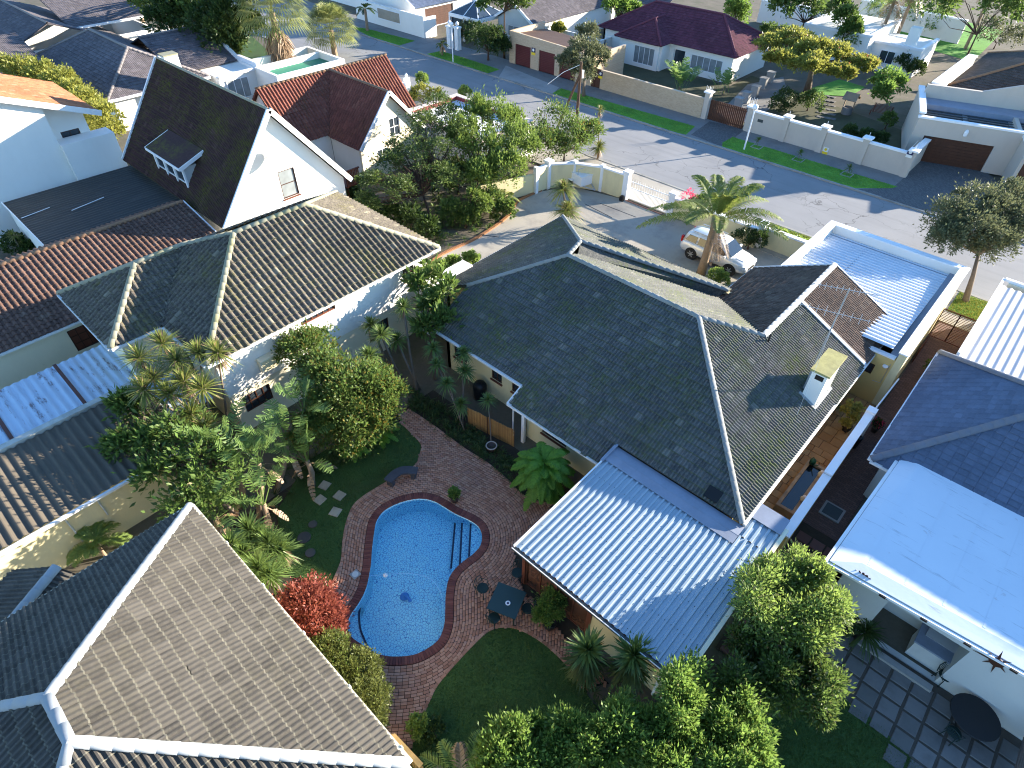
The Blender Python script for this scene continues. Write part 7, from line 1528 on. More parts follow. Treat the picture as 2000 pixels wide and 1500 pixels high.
TL = [('broadleaf_tree', 'large dark tree behind the grey tiled house, left of the shaggy palm', (395, 85), [B(350, 20, 6, 50), B(395, 40, 5.5, 50), B(430, 60, 5, 45), B(330, 50, 4.5, 40), B(450, 20, 6.5, 45)], 'dark', .34), ('broadleaf_tree', 'blue green tree right beside the shaggy palm', (455, 120), [B(455, 70, 4.2, 36), B(440, 95, 3.2, 30), B(480, 50, 5, 30)], 'conifer', .32), ('broadleaf_tree', 'sunlit tree at the very top left of centre', (320, 20), [B(300, 5, 6, 40), B(370, 0, 7, 45)], 'mid', .36)]
for nm, lab, bp, bl, mt, lf in TL: tree(nm, lab, 'tree', G(*bp), bl, mt, 36, 55, lf, .5, .3, 'bark_dark', .18)
HX = [(10, 150), (50, 150), (90, 158), (125, 172), (150, 195), (175, 215), (205, 240)]
dome('tall_hedge', 'tall olive hedge behind the orange roof at the left edge', [B(x, y, 3.6, 34, 1.1) for x, y in HX], 'coral', 24, 110, .22, 'hedge')
for lab, bp, mt, lf in (('round clipped green tree right of the maroon roof', [B(1440, 18, 3.0, 26), B(1440, 35, 2.0, 24)], 'bright', .25), ('round green tree left of the maroon roof at the top', [B(1195, 10, 4.5, 26), B(1225, 18, 4.0, 22)], 'bright', .28), ('dark creeper covered shrub at the left of the brick garages', [B(955, 78, 2.4, 32), B(930, 70, 2.2, 24), B(975, 90, 1.8, 22)], 'dark', .24), ('small round clipped shrub on the white yard wall', [B(1090, 55, 2.0, 12)], 'coral', .2), ('pale green shrub by the white gateposts', [B(920, 55, 1.6, 18), B(905, 60, 1.2, 14)], 'olive', .22), ('dense dark trees along the top edge right of centre', [B(1530, 8, 6, 28), B(1580, 5, 6, 30), B(1630, 15, 5, 26)], 'mid', .34), ('dark trees in the top right corner', [B(1960, 15, 6, 45), B(1830, 5, 7, 40), B(2000, 30, 5, 40)], 'mid', .34), ('leafy tree between the courtyard wall and the tall palms', [B(1650, 40, 4.5, 26), B(1660, 65, 3.5, 22)], 'mid', .3), ('clump of trees at the top edge above the grey gabled house', [B(1010, -5, 6, 30), B(960, 0, 6, 26)], 'mid', .34)):
    tree('garden_tree', lab, 'tree', base_of(*bp), bp, mt, 34, 50, lf, .5, .12, 'bark_dark', .18)
for lab, bp, mt in (('dark creeping shrub under the coral tree', [B(1535, 195, .8, 22), B(1520, 205, .6, 18)], 'dark'), ('leafy shrub in the raised ring bed behind the pillared wall', [B(1590, 200, .9, 20), B(1575, 195, .9, 16)], 'mid'), ('low green hedge inside the pillared wall', [B(1660, 258, .7, 13), B(1690, 265, .7, 13), B(1720, 272, .7, 13)], 'dark'), ('shrub beside the slatted bench behind the pillared wall', [B(1735, 235, .9, 14)], 'mid'), ('sunlit shrubs with pink flowers beside the small white outbuilding', [B(825, 185, 1.0, 20), B(850, 188, 1.0, 16), B(800, 185, 1.0, 14)], 'coral'), ('tiny spiky shrub beside the street left of the red trimmed garage', [B(825, 155, 1.2, 12)], 'lime'), ('spiky shrub beside the red trimmed garage', [B(908, 180, 1.2, 12)], 'lime'), ('low shrubs along the wall of the foreground yard at the left', [B(60, 150, 1.5, 12)], 'mid'), ('shrub in the corner beside the flat black roof', [B(30, 478, .8, 22), B(60, 490, .6, 18)], 'dark'), ('flowering shrub between driveway and tiled roof edge', [B(885, 515, .6, 16), B(920, 505, .6, 14), B(860, 525, .7, 16)], 'lime')):
    dome('garden_shrub', lab, bp, mt, 22, 60, .16)
for i, (x, y) in enumerate([(1478, 287), (1559, 312), (1654, 341)]):
    p = G(x, y, .13); T = thing('young_verge_tree', ['first young verge plant from the street lamp', 'middle young verge plant in front of the pillared wall', 'young verge plant nearest the brown garage'][i], 'plant', (p.x, p.y, 0), 'young plants in square frames on the verge'); v = VG(); rosette(v, (p.x, p.y, .7), .45, .07, 40, .3, -20); v.build('leaves', L_['mid'], T); MB().tube([(p.x, p.y, .1), (p.x, p.y, .75)], .02, 6).build('stem', M['bark'], T)
    for dx, dy, a, b in ((0, .4, .42, .03), (0, -.4, .42, .03), (.4, 0, .03, .37), (-.4, 0, .03, .37)): MB().box(p.x+dx-a, p.x+dx+a, p.y+dy-b, p.y+dy+b, .1, .17).build('frame_edge', M['concrete'], T)
# --- small plants at left and right
p = G(185, 1060, .9); T = thing('small_palm', 'bright feathery palm against the yellow wall at the left', 'palm', (p.x, p.y, 0)); v = VG()
for k in range(16): frond(v, (p.x, p.y, .9), k*2.399, rad(62-(k % 4)*18), 1.15, 34, .035, .3, .5)
v.build('fronds', L_['lime'], T); MB().tube([(p.x, p.y, -.05), (p.x, p.y, .9)], .07, 8).build('trunk', M['bark_palm'], T)
for x, y, z, L, lab in ((82, 705, .8, .4, 'single small yucca in front of the pale wall below the brown roof'), (25, 460, 1.8, .45, 'branched small yucca by the white wall at the left'), (45, 478, 1.0, .4, 'low yucca in the corner by the black roof')):
    p = G(x, y, z); yucca('small_yucca', lab, (p.x, p.y), [((p.x, p.y, p.z), L)], 'cordy', .03, 'plant', None, None, 70, .045)
p = G(1665, 815, .9); T = tree('potted_succulent', 'yellow tree aeonium in a pot on the sandstone patio', 'potted plant', (p.x, p.y), [B(1662, 792, 1.25, 9), B(1675, 798, 1.15, 9), B(1650, 805, 1.0, 9), B(1668, 818, .85, 10), B(1655, 828, .7, 10)], 'succ', 26, 9, .11, .6, .03, 'bark', .25); pot(T, p.x, p.y, .22, .35, 'pot')
p = G(1706, 842); T = dome('potted_flowers', 'red flowering pot plant standing against the passage wall', [((p.x, p.y, .55), (.22, .22, .2))], 'dark', 18, 40, .09, 'potted plant', accents=('bougain', .2)); pot(T, p.x, p.y, .17, .3, 'pot')
p = G(1815, 735); dome('passage_shrub', 'green shrub at the far end of the side passage', [((p.x, p.y, .55), (.4, .4, .5))], 'mid', 20, 50, .12)
p = G(1636, 795, .4); yucca('spider_plant', 'grassy pot plant under the gutter on the sandstone patio', (p.x, p.y), [((p.x, p.y, .4), .35)], 'cordy', .02, 'potted plant', None, None, 50, .03, droop=.6)
for i, (x, y, lab) in enumerate([(1640, 1150, 'dark strappy plant at the left end of the grey wall'), (1670, 1200, 'arching dark grass plant in the middle of the grey wall'), (1690, 1235, 'dark arching plant beside the alcove')]):
    p = G(x, y, .5); yucca('strappy_plant', lab, (p.x, p.y), [((p.x, p.y, .5), .95)], 'dark', .05, 'plant', None, 'dark strappy plants along the grey wall', 110, .05, droop=.5)

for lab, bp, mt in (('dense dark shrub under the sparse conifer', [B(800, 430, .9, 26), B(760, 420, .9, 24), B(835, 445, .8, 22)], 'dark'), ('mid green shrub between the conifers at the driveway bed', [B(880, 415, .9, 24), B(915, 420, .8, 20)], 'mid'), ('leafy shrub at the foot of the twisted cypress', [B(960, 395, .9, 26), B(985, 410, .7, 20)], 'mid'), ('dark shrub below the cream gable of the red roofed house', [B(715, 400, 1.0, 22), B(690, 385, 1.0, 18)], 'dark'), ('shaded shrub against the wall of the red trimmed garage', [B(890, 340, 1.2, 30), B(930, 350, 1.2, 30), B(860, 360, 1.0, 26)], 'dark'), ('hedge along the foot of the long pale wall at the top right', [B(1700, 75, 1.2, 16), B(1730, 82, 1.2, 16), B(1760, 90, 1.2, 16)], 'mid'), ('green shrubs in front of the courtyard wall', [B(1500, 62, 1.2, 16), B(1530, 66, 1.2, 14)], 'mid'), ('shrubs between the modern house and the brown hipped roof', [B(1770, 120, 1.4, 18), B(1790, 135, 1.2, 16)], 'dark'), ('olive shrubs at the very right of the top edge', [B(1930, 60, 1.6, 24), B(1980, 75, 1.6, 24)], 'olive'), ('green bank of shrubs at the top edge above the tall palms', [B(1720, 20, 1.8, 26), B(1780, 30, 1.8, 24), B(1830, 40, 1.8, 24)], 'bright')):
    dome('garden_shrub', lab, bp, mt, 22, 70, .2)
sheet('back_lawn', GP([(1640, 55), (1760, 80), (1900, 120), (1960, 60), (1800, 20), (1660, 25)]), M['grass'], -.03, thick=.02)
sheet('back_lawn', GP([(330, 90), (470, 160), (560, 130), (480, 60), (380, 40)]), M['lawn'], -.03, thick=.02)
# ------------------------------------------------------------------ vehicles and objects
def loft(m, rings, closed=True, caps=True):
    n = len(rings[0]); vs = [p for r in rings for p in r]; fs = []
    for i in range(len(rings)-1):
        for k in range(n if closed else n-1): fs.append((i*n+k, i*n+(k+1) % n, (i+1)*n+(k+1) % n, (i+1)*n+k))
    if caps: fs += [tuple(range(n-1, -1, -1)), tuple(range((len(rings)-1)*n, len(rings)*n))]
    return m.add(vs, fs)
t = NT('silver_paint'); b_ = t.n('BsdfPrincipled'); b_.inputs['Base Color'].default_value = (.78, .78, .77, 1); b_.inputs['Metallic'].default_value = .25; b_.inputs['Roughness'].default_value = .32; b_.inputs['Coat Weight'].default_value = .7; b_.inputs['Coat Roughness'].default_value = .05; M['carpaint'] = t.done(b_.outputs[0])
M['car_glass'] = glass_mat('car_glass', (.02, .025, .03), .03); M['tyre'] = plain('tyre_rubber', (.018, .018, .018), .85, .2); M['alloy'] = plain('alloy_wheel', (.5, .5, .5), .35, .08, metal=.7)
M['tail'] = plain('tail_lens', (.45, .015, .01), .2, .1); M['lens'] = plain('head_lens', (.7, .72, .74), .15, .05); M['car_black'] = plain('black_trim', (.02, .02, .02), .6, .1)
CA = thing('parked_car', 'silver white sport utility car parked behind the leaning palm', 'car', (-13.68, 34.68, 0), rz=rad(-1.5))
def cbuild(m, name, mat, par=None, smooth=False): return m.build(name, mat, par or CA, smooth, local=True)
st = [(-2.36, .95, .5, .66), (-2.30, 1.02, .40, .80), (-2.1, 1.08, .34, .88), (-1.5, 1.12, .30, .91), (-.5, 1.11, .30, .92), (.5, 1.10, .30, .92), (1.15, 1.09, .30, .91), (1.6, 1.05, .31, .89), (2.0, .98, .33, .84), (2.25, .86, .38, .74), (2.36, .70, .46, .58)]
rings = []
for x, zt_, zb, w_ in st: rings.append([(x, -w_*.80, zb), (x, -w_*.97, zb+.10), (x, -w_, zb+(zt_-zb)*.5), (x, -w_*.98, zt_-.10), (x, -w_*.90, zt_-.02), (x, -w_*.5, zt_+.02), (x, w_*.5, zt_+.02), (x, w_*.90, zt_-.02), (x, w_*.98, zt_-.10), (x, w_, zb+(zt_-zb)*.5), (x, w_*.97, zb+.10), (x, w_*.80, zb)])
bo = cbuild(loft(MB(), rings), 'body', M['carpaint'], None, True)
gh = [(-2.22, 1.08, .80, .76), (-2.02, 1.60, .80, .66), (-1.6, 1.74, .82, .66), (-.6, 1.79, .84, .67), (.25, 1.76, .84, .66), (.55, 1.68, .84, .65), (1.28, 1.09, .82, .72)]
rings = []
for x, zt_, wb, wt in gh: rings.append([(x, -wb, 1.04), (x, -wt-.02, max(1.06, zt_-.08)), (x, -wt*.8, zt_), (x, 0, zt_+.02), (x, wt*.8, zt_), (x, wt+.02, max(1.06, zt_-.08)), (x, wb, 1.04)])
cbuild(loft(MB(), rings), 'cabin', M['carpaint'], None, True)
for s_ in (-1, 1):
    def sidew(P): 
        return [(x, s_*(.845-(z-1.04)*.22)+s_*.012, z) for x, z in P]
    for P in ([(-2.0, 1.16), (-1.25, 1.14), (-1.2, 1.56), (-1.78, 1.56)], [(-1.1, 1.14), (-.15, 1.13), (-.15, 1.61), (-1.08, 1.59)], [(-.03, 1.13), (1.02, 1.12), (.52, 1.54), (-.03, 1.60)]): cbuild(MB().slab(sidew(P), (0, s_*.006, 0)), 'side_window', M['car_glass'])
    cbuild(MB().obox((.95, s_*1.0, 1.16), (.06, 0, 0), (0, .11, 0), (0, 0, .07)), 'wing_mirror', M['carpaint']); cbuild(MB().beam((-1.7, s_*.6, 1.80), (.1, s_*.6, 1.82), .04, .05), 'roof_rail', M['alloy'])
    cbuild(MB().beam((-1.2, s_*.97, .36), (1.2, s_*.97, .36), .1, .05), 'running_board', M['car_black']); cbuild(MB().obox((2.22, s_*.62, .80), (.10, -s_*.04, 0), (0, .17, 0), (-.02, 0, .09)), 'headlight', M['lens'])
    cbuild(MB().obox((-2.25, s_*.74, 1.12), (.06, 0, 0), (0, .09, 0), (0, 0, .20)), 'tail_light', M['tail'])
    for z0 in (-.62, .42): cbuild(MB().obox((z0, s_*.935, .92), (.08, 0, 0), (0, .012, 0), (0, 0, .015)), 'door_handle', M['carpaint'])
    for wx_ in (-1.37, 1.38):
        wh = bpy.data.objects.new('wheel', None); COL.objects.link(wh); wh.parent = CA; wh.location = (wx_, s_*.79, .37)
        m = MB(); m.tube([(0, -.12, 0), (0, -.10, 0), (0, .10, 0), (0, .12, 0)], [.31, .37, .37, .31], 24); m.build('tyre', M['tyre'], wh, False, local=True)
        m = MB(); m.tube([(0, s_*.118, 0), (0, s_*.126, 0)], [.24, .22], 20)
        for k in range(6): a = k*math.pi/3; m.beam((0, s_*.128, 0), (.22*math.cos(a), s_*.128, .22*math.sin(a)), .06, .03, (0, 1, 0))
        m.build('rim', M['alloy'], wh, False, local=True)
        cbuild(MB().tube([(wx_, s_*.80, .38), (wx_, s_*.927, .38)], [.44, .425], 24), 'wheel_arch', M['car_black'])
cbuild(MB().slab([(.60, -.60, 1.665), (.60, .60, 1.665), (1.24, .70, 1.135), (1.24, -.70, 1.135)], (.015, 0, .015)), 'windscreen', M['car_glass']); cbuild(MB().slab([(-2.215, -.66, 1.16), (-2.215, .66, 1.16), (-2.05, .58, 1.55), (-2.05, -.58, 1.55)], (-.015, 0, .005)), 'rear_window', M['car_glass'])
cbuild(MB().obox((2.345, 0, .62), (.03, 0, 0), (0, .36, 0), (0, 0, .09)), 'grille', M['car_black']); cbuild(MB().obox((2.36, 0, .46), (.02, 0, 0), (0, .26, 0), (0, 0, .055)), 'number_plate', M['white_trim']); cbuild(MB().box(.0, .0+.01, -.5, .5, 1.80, 1.803), 'aerial_base', M['car_black'])
cbuild(MB().slab([(1.5, -.5, 1.075), (2.0, -.4, 1.0), (2.0, .4, 1.0), (1.5, .5, 1.075)], (0, 0, .03)), 'bonnet_panel', M['carpaint'])
tb = G(1128, 362); TRl = thing('box_trailer', 'small white box trailer parked in the corner of the driveway wall', 'trailer', (tb.x, tb.y, 0), rz=rad(-14)); TRl.scale = (1.2, 1.2, 1.15)
def tbuild(m, name, mat): return m.build(name, mat, TRl, local=True)
tbuild(MB().box(-.95, .95, -.52, .52, .42, 1.0), 'box', M['white_trim']); tbuild(MB().slab([(-.98, -.55, 1.003), (.98, -.55, 1.003), (.98, .55, 1.003), (-.98, .55, 1.003)], (0, 0, .07)), 'lid', M['white'])
for s_ in (-1, 1):
    m = MB().tube([(-.1, s_*.62-.07, .28), (-.1, s_*.62+.07, .28)], [.28, .28], 18); tbuild(m, 'tyre', M['tyre']); tbuild(MB().obox((-.1, s_*.62, .60), (.34, 0, 0), (0, .11, 0), (0, 0, .02)), 'mudguard', M['white_trim'])
for x in (-.75, .55): tbuild(MB().tube([(x, -.5, 1.07), (x, -.5, 1.45), (x, .5, 1.45), (x, .5, 1.07)], .022, 6), 'roof_frame', M['steel'])
tbuild(MB().tube([(.95, -.35, .42), (1.75, 0, .40)], .035, 6).tube([(.95, .35, .42), (1.75, 0, .40)], .035, 6), 'drawbar', M['steel'])
mt = G(1214, 392); GMo = thing('gate_motor', 'black gate motor box beside the white gatepost', 'gate motor', (mt.x, mt.y, 0)); MB().box(mt.x-.16, mt.x+.16, mt.y-.12, mt.y+.12, 0, .34).build('housing', M['black_pot'], GMo); MB().lathe((mt.x, mt.y, .34), [(.15, 0), (.12, .06), (.02, .09)], 12).build('cover', M['black_pot'], GMo)
# power pole, lamps
pp = G(1124, 262); PPo = thing('power_pole', 'dark wooden power pole with a leaning strut behind the rounded shrub', 'pole', (pp.x, pp.y, 0)); hz = 6.0
k_ = 1.
MB().tube([(pp.x, pp.y, -.1), (pp.x, pp.y, hz)], [.15, .11], 10).build('pole', M['bark_dark'], PPo); MB().tube([(pp.x-1.8, pp.y-.6, -.1), (pp.x, pp.y, hz-.9)], [.12, .10], 10).build('strut', M['bark_dark'], PPo)
MB().box(pp.x-.12, pp.x+.12, pp.y+.1, pp.y+.35, hz-1.3, hz-.7).build('junction_box', M['greywall'], PPo); MB().tube([(pp.x, pp.y, hz-.2), (pp.x-1.2, pp.y-.8, hz-.9), (pp.x-2.2, pp.y-1.6, hz-1.9)], .02, 6).build('cable', M['white_trim'], PPo)
for i, (bp, h, lab) in enumerate((((1453, 292), 3.4, 'white street lamp post in front of the pillared wall'), ((885, 121), 3.7, 'white street lamp post beside the twin gateposts'))):
    p = G(*bp, .12); o = thing('street_lamp', lab, 'street lamp', (p.x, p.y, 0), 'white street lamps'); MB().tube([(p.x, p.y, .05), (p.x, p.y, h)], [.07, .055], 12).build('post', M['white_trim'], o); MB().lathe((p.x, p.y, h), [(.06, 0), (.2, .12), (.24, .25), (.2, .38), (.06, .46)], 14).build('lantern', M['white_trim'], o, True)
for x, y, lab in ((880, 96, 'left of two white gateposts with ball finials by the street'), (895, 99, 'right of two white gateposts with ball finials by the street')):
    p = G(x, y); o = thing('gatepost', lab, 'gatepost', (p.x, p.y, 0), 'twin white gateposts'); MB().box(p.x-.28, p.x+.28, p.y-.28, p.y+.28, 0, 2.4).build('shaft', M['white_trim'], o); MB().box(p.x-.36, p.x+.36, p.y-.36, p.y+.36, 2.403, 2.55).build('cap', M['white_trim'], o); MB().lathe((p.x, p.y, 2.55), [(.1, 0), (.1, .1), (.22, .25), (.2, .4), (.05, .55)], 12).build('finial', M['white_trim'], o, True)
# TV aerials on the chimney mast
mx, my = -3.70, 22.9; zb = 3.2; ztop = GX(1652, 572, mx).z; AN = thing('television_aerial', 'tall steel mast with two white television aerials beside the chimney', 'aerial', (mx, my, zb))
MB().tube([(mx, my, zb), (mx, my, ztop)], [.035, .03], 8).build('mast', M['steel'], AN)
for zz, dr, Ln, ne in ((ztop-.05, Vector((.92, .4, 0)), 2.3, 12), (ztop-1.15, Vector((.95, .3, 0)), 2.6, 9)):
    c = Vector((mx, my, zz)); dr = dr.normalized(); sd = Vector((-dr.y, dr.x, 0)); bm_ = MB().tube([c-dr*Ln*.55, c+dr*Ln*.45], .014, 6).build('boom', M['steel'], AN)
    for k in range(ne): q = c+dr*Ln*(-.53+.96*k/(ne-1)); hw = .08+.06*((k*7) % 3)/2 if ne > 10 else .09+.12*((k*5) % 4)/3; MB().tube([q-sd*hw*.3-Vector((0, 0, hw)), q+sd*hw*.3+Vector((0, 0, hw))], .006, 5).build('element', M['white_trim'], bm_)
for (a, b) in (((mx, my, ztop-1.2), (mx+.5, my-1.9, 3.4)),): MB().tube([a, b], .006, 4).build('guy_wire', M['steel'], AN)
# pool things
hc_ = catmull([G(722, 1125, -.1), G(755, 1122, -.1), G(800, 1120, -.1), G(840, 1130, -.1), G(862, 1160, -.1), G(868, 1200, -.15)], False, 8); PC = thing('pool_hose', 'pale floating pool cleaner hose curving across the water', 'hose', hc_[0]); MB().tube(hc_, .011, 6).build('hose', plain('pale_blue_hose', (.30, .58, .80), .5, .05), PC, True)
fl = G(753, 1124, -.1); PF = thing('pool_float', 'small white chlorine float on the pool', 'float', fl); MB().lathe((fl.x, fl.y, fl.z-.03), [(.03, 0), (.09, .03), (.09, .07), (.05, .1), (.02, .1)], 14).build('float_body', M['white_trim'], PF, True); MB().lathe((fl.x, fl.y, fl.z+.072), [(.03, 0), (.02, .04)], 10).build('cap', M['white_trim'], PF)
cl = G(790, 1165, PZ+.05); CL = thing('pool_cleaner', 'blue pool cleaner resting on the pool floor', 'pool cleaner', cl); M['clean_blue'] = plain('cleaner_blue', (.10, .30, .66), .4, .1)
MB().lathe((cl.x, cl.y, cl.z), [(.18, 0), (.16, .03), (.07, .08), (.06, .16), (.03, .18)], 16).build('disc', M['clean_blue'], CL, True); MB().tube([cl+Vector((0, 0, .2)), cl+Vector((.25, .0, .3)), cl+Vector((.45, -.05, .25))], [.05, .05, .07], 8).build('tail', M['clean_blue'], CL)
sk = G(694, 1122); SK = thing('skimmer_lid', 'grey square skimmer lid set in the brick paving', 'lid', (sk.x, sk.y, 0)); MB().box(sk.x-.16, sk.x+.16, sk.y-.16, sk.y+.16, .005, .022).build('frame', M['concrete'], SK); MB().lathe((sk.x, sk.y, .022), [(.12, 0), (.12, .006), (.02, .008)], 18).build('disc', M['greywall'], SK)
wl_ = G(820, 982, -.4); WI = thing('pool_inlet', 'dark round inlet in the pool wall', 'inlet', wl_); MB().tube([wl_, wl_+Vector((-.02, .03, 0))], .06, 12).build('flange', M['navy_tile'], WI)
# curved bench
BE = thing('curved_bench', 'dark curved stone bench on two blocks beside the pool path', 'bench', (*G(787, 938)[:2], 0)); M['bench'] = plain('dark_cast_stone', (.06, .06, .068), .8, .25, 3, 12)
arc = catmull([G(757, 940, .42), G(772, 925, .42), G(790, 918, .42), G(815, 920, .42)], False, 5); m = MB(); top_ = []; n_a = len(arc)
prs = []
for i, p in enumerate(arc):
    d = (arc[min(i+1, n_a-1)]-arc[max(i-1, 0)]).normalized(); s_ = Vector((-d.y, d.x, 0)); prs.append((p-s_*.2, p+s_*.2))
loft(m, [[a+Vector((0, 0, -.05)), b+Vector((0, 0, -.05)), b+Vector((0, 0, .03)), a+Vector((0, 0, .03))] for a, b in prs]).build('seat', M['bench'], BE)
for k in (2, n_a-3): a, b = prs[k]; c = (a+b)/2; d = (arc[k+1]-arc[k-1]).normalized(); s_ = Vector((-d.y, d.x, 0)); MB().obox((c.x, c.y, .185), d*.09, s_*.15, (0, 0, .184)).build('leg', M['bench'], BE)
# stepping stones
M['step_stone'] = rnd_mat('pale_stepping_stone', (.34, .28, .20), (.44, .36, .26)); M['step_dark'] = rnd_mat('dark_stepping_stone', (.055, .05, .045), (.09, .08, .07))
for i, (x, y, lab) in enumerate([(625, 976, 'square pale stepping stone at the left of the group'), (663, 968, 'square pale stepping stone at the right of the group'), (634, 948, 'square pale stepping stone at the top of the group'), (655, 1000, 'square pale stepping stone at the bottom of the group')]):
    p = G(x, y); o = thing('stepping_stone', lab, 'stepping stone', (p.x, p.y, 0), 'square stepping stones'); slabs('slab', o, [(p.x, p.y, .42, .42, rad(8+i*5))], M['step_stone'], .03)
for x, y, r_, lab in ((594, 1050, .27, 'larger dark round stepping stone on the shaded lawn'), (611, 1024, .18, 'smaller dark round stepping stone above the larger one'), (606, 1080, .2, 'lowest dark round stepping stone near the red shrub')):
    p = G(x, y); o = thing('round_stepping_stone', lab, 'stepping stone', (p.x, p.y, 0)); MB().lathe((p.x, p.y, -.02), [(r_, 0), (r_, .04), (r_*.94, .052), (.01, .055)], 22).build('disc', M['step_dark'], o)
# patio table and chairs
M['iron'] = plain('dark_green_iron', (.012, .028, .024), .45, .2); M['table_top'] = plain('dark_green_table', (.022, .05, .052), .35, .15)
q = [G(x, y, .75) for x, y in ((945, 1195), (975, 1130), (1033, 1155), (1005, 1210))]; tc = sum(q, Vector())/4; ta = math.atan2((q[1]-q[0]).y, (q[1]-q[0]).x)
TT = thing('patio_table', 'dark green square patio table on the brick paving', 'table', (tc.x, tc.y, 0), rz=ta); MB().box(-.55, .55, -.55, .55, .70, .74).build('table_top', M['table_top'], TT, local=True)
for sx in (-1, 1):
    for sy in (-1, 1): MB().tube([(sx*.45, sy*.45, 0), (sx*.47, sy*.47, .70)], .025, 6).build('leg', M['iron'], TT, local=True)
MB().box(-.5, .5, -.02, .02, .62, .66).box(-.02, .02, -.5, .5, .62, .66).build('rail', M['iron'], TT, local=True)
aw = G(992, 1178, .76); AW = thing('ashtray', 'small blue and white dish on the patio table', 'dish', (aw.x, aw.y, .742)); MB().lathe((aw.x, aw.y, .742), [(.05, 0), (.09, .02), (.095, .03), (.06, .02), (.01, .015)], 16).build('dish', M['white_trim'], AW, True); MB().lathe((aw.x, aw.y, .76), [(.045, 0), (.04, .006), (.005, .007)], 14).build('centre', M['sg_navy'], AW)
def iron_chair(name, lab, px, py, look, group):
    p = G(px, py); a = math.atan2(look.y-p.y, look.x-p.x); o = thing(name, lab, 'chair', (p.x, p.y, 0), group, a); MB().lathe((0, 0, .43), [(.21, 0), (.22, .015), (.2, .03), (.01, .03)], 16).build('seat', M['iron'], o, local=True)
    for sx, sy in ((.15, .15), (.15, -.15), (-.15, .15), (-.15, -.15)): MB().tube([(sx*1.2, sy*1.2, 0), (sx, sy, .44)], .014, 6).build('leg', M['iron'], o, local=True)
    fr = MB().tube([(-.18, -.2, .44), (-.24, -.21, .75), (-.26, -.12, .88), (-.27, 0, .92), (-.26, .12, .88), (-.24, .21, .75), (-.18, .2, .44)], .016, 6).build('back_frame', M['iron'], o, local=True)
    for k in range(5): y = -.13+k*.065; MB().tube([(-.19, y, .46), (-.255, y*.9, .88-abs(y)*.3)], .009, 5).build('back_slat', M['iron'], fr, local=True)
    for s_ in (-1, 1): MB().tube([(-.22, s_*.2, .64), (.0, s_*.26, .66), (.14, s_*.2, .44)], .012, 6).build('arm', M['iron'], o, local=True)
    return o
for x, y, lab in ((943, 1160, 'iron patio chair at the pool side of the green table'), (1010, 1130, 'iron patio chair at the far side of the green table by the wall'), (965, 1218, 'iron patio chair at the lawn side of the green table'), (1030, 1200, 'iron patio chair tucked between the table and the potted bush')): iron_chair('patio_chair', lab, x, y, tc, 'iron chairs round the green table')
# bamboo screen
BS = thing('bamboo_screen', 'orange brown bamboo screen in front of the shaded cream wall', 'screen', (*G(965, 850)[:2], 0)); M['bamboo'] = rnd_mat('bamboo_cane', (.34, .17, .06), (.50, .28, .10), .7, (.2, .1, .04))
a, b = G(915, 828), G(1003, 872); nb = 46
for k in range(nb):
    p = a.lerp(b, k/(nb-1)); MB().tube([(p.x, p.y, 0), (p.x+random.uniform(-.01, .01), p.y, 1.12+random.uniform(-.03, .03))], .022, 6).build('cane', M['bamboo'], BS)
for z in (.3, .85): MB().beam(a+Vector((0, .04, z)), b+Vector((0, .04, z)), .03, .04).build('rail', M['wood_dark'], BS)
p = a.lerp(b, .45); MB().tube([(p.x, p.y-.05, 0), (p.x, p.y-.05, 1.2)], .025, 6).build('post', M['wood_dark'], BS)
BK = thing('black_drum', 'black plastic tank against the cream wall behind the dracaenas', 'tank', (*G(935, 770)[:2], 0)); p = G(938, 775); MB().lathe((p.x, p.y, 0), [(.32, 0), (.34, .1), (.34, .8), (.25, .95), (.1, 1.0)], 16).build('drum', M['black_pot'], BK, True); MB().lathe((p.x, p.y, 1.0), [(.11, 0), (.11, .05), (.02, .06)], 12).build('lid', M['black_pot'], BK)
# wooden screen at the bottom
WF = thing('timber_screen', 'short yellowish timber picket screen at the bottom of the brick path', 'screen', (*G(795, 1490)[:2], 0)); a, b = G(776, 1462, 0), G(830, 1520, 0); M['pine'] = rnd_mat('pine_board', (.48, .29, .09), (.60, .39, .15), .6, (.3, .18, .06))
for k in range(9): 
    p = a.lerp(b, k/8); d = (b-a).normalized(); s_ = Vector((-d.y, d.x, 0)); h = 1.2-.02*(k % 2); MB().obox((p.x, p.y, h/2), d*.055, s_*.025, (0, 0, h/2)).build('picket', M['pine'], WF); 
MB().beam(a+Vector((0, 0, 1.22)), b+Vector((0, 0, 1.22)), .16, .04).build('top_rail', M['pine'], WF)
# pond on the sandstone patio
PN_ = thing('raised_pond', 'narrow raised stone pond with dark water against the passage wall', 'pond', (-1.75, 20.6, 0)); x0, x1, y0, y1 = -2.15, -1.3, 18.9, 22.2; M['pond_stone'] = rnd_mat('pond_stone', (.30, .24, .16), (.40, .33, .24))
for a in ((x0, x0+.14, y0, y1), (x1-.2, x1, y0, y1), (x0+.14, x1-.2, y0, y0+.14), (x0+.14, x1-.2, y1-.14, y1)): MB().box(*a, 0, .4).build('kerb', M['pond_stone'], PN_)
t = NT('pond_water'); M['pond'] = t.done(t.bsdf((.012, .02, .025), .04, .6)); MB().box(x0+.14, x1-.2, y0+.14, y1-.14, .05, .3).build('water', M['pond'], PN_)
for y, r_, lab in ((21.6, .14, 'white ball ornament at the far end of the pond'), (19.8, .13, 'pale urn ornament on the pond kerb')): o = thing('garden_ornament', lab, 'ornament', (-1.4, y, .4)); MB().lathe((-1.4, y, .4), [(.07, 0), (.12, .08), (.13, .16), (.08, .26), (.05, .3)], 14).build('body', M['pale_cream'], o, True); MB().lathe((-1.4, y, .7), [(.055, 0), (.07, .03), (.02, .05)], 12).build('rim', M['white_trim'], o)
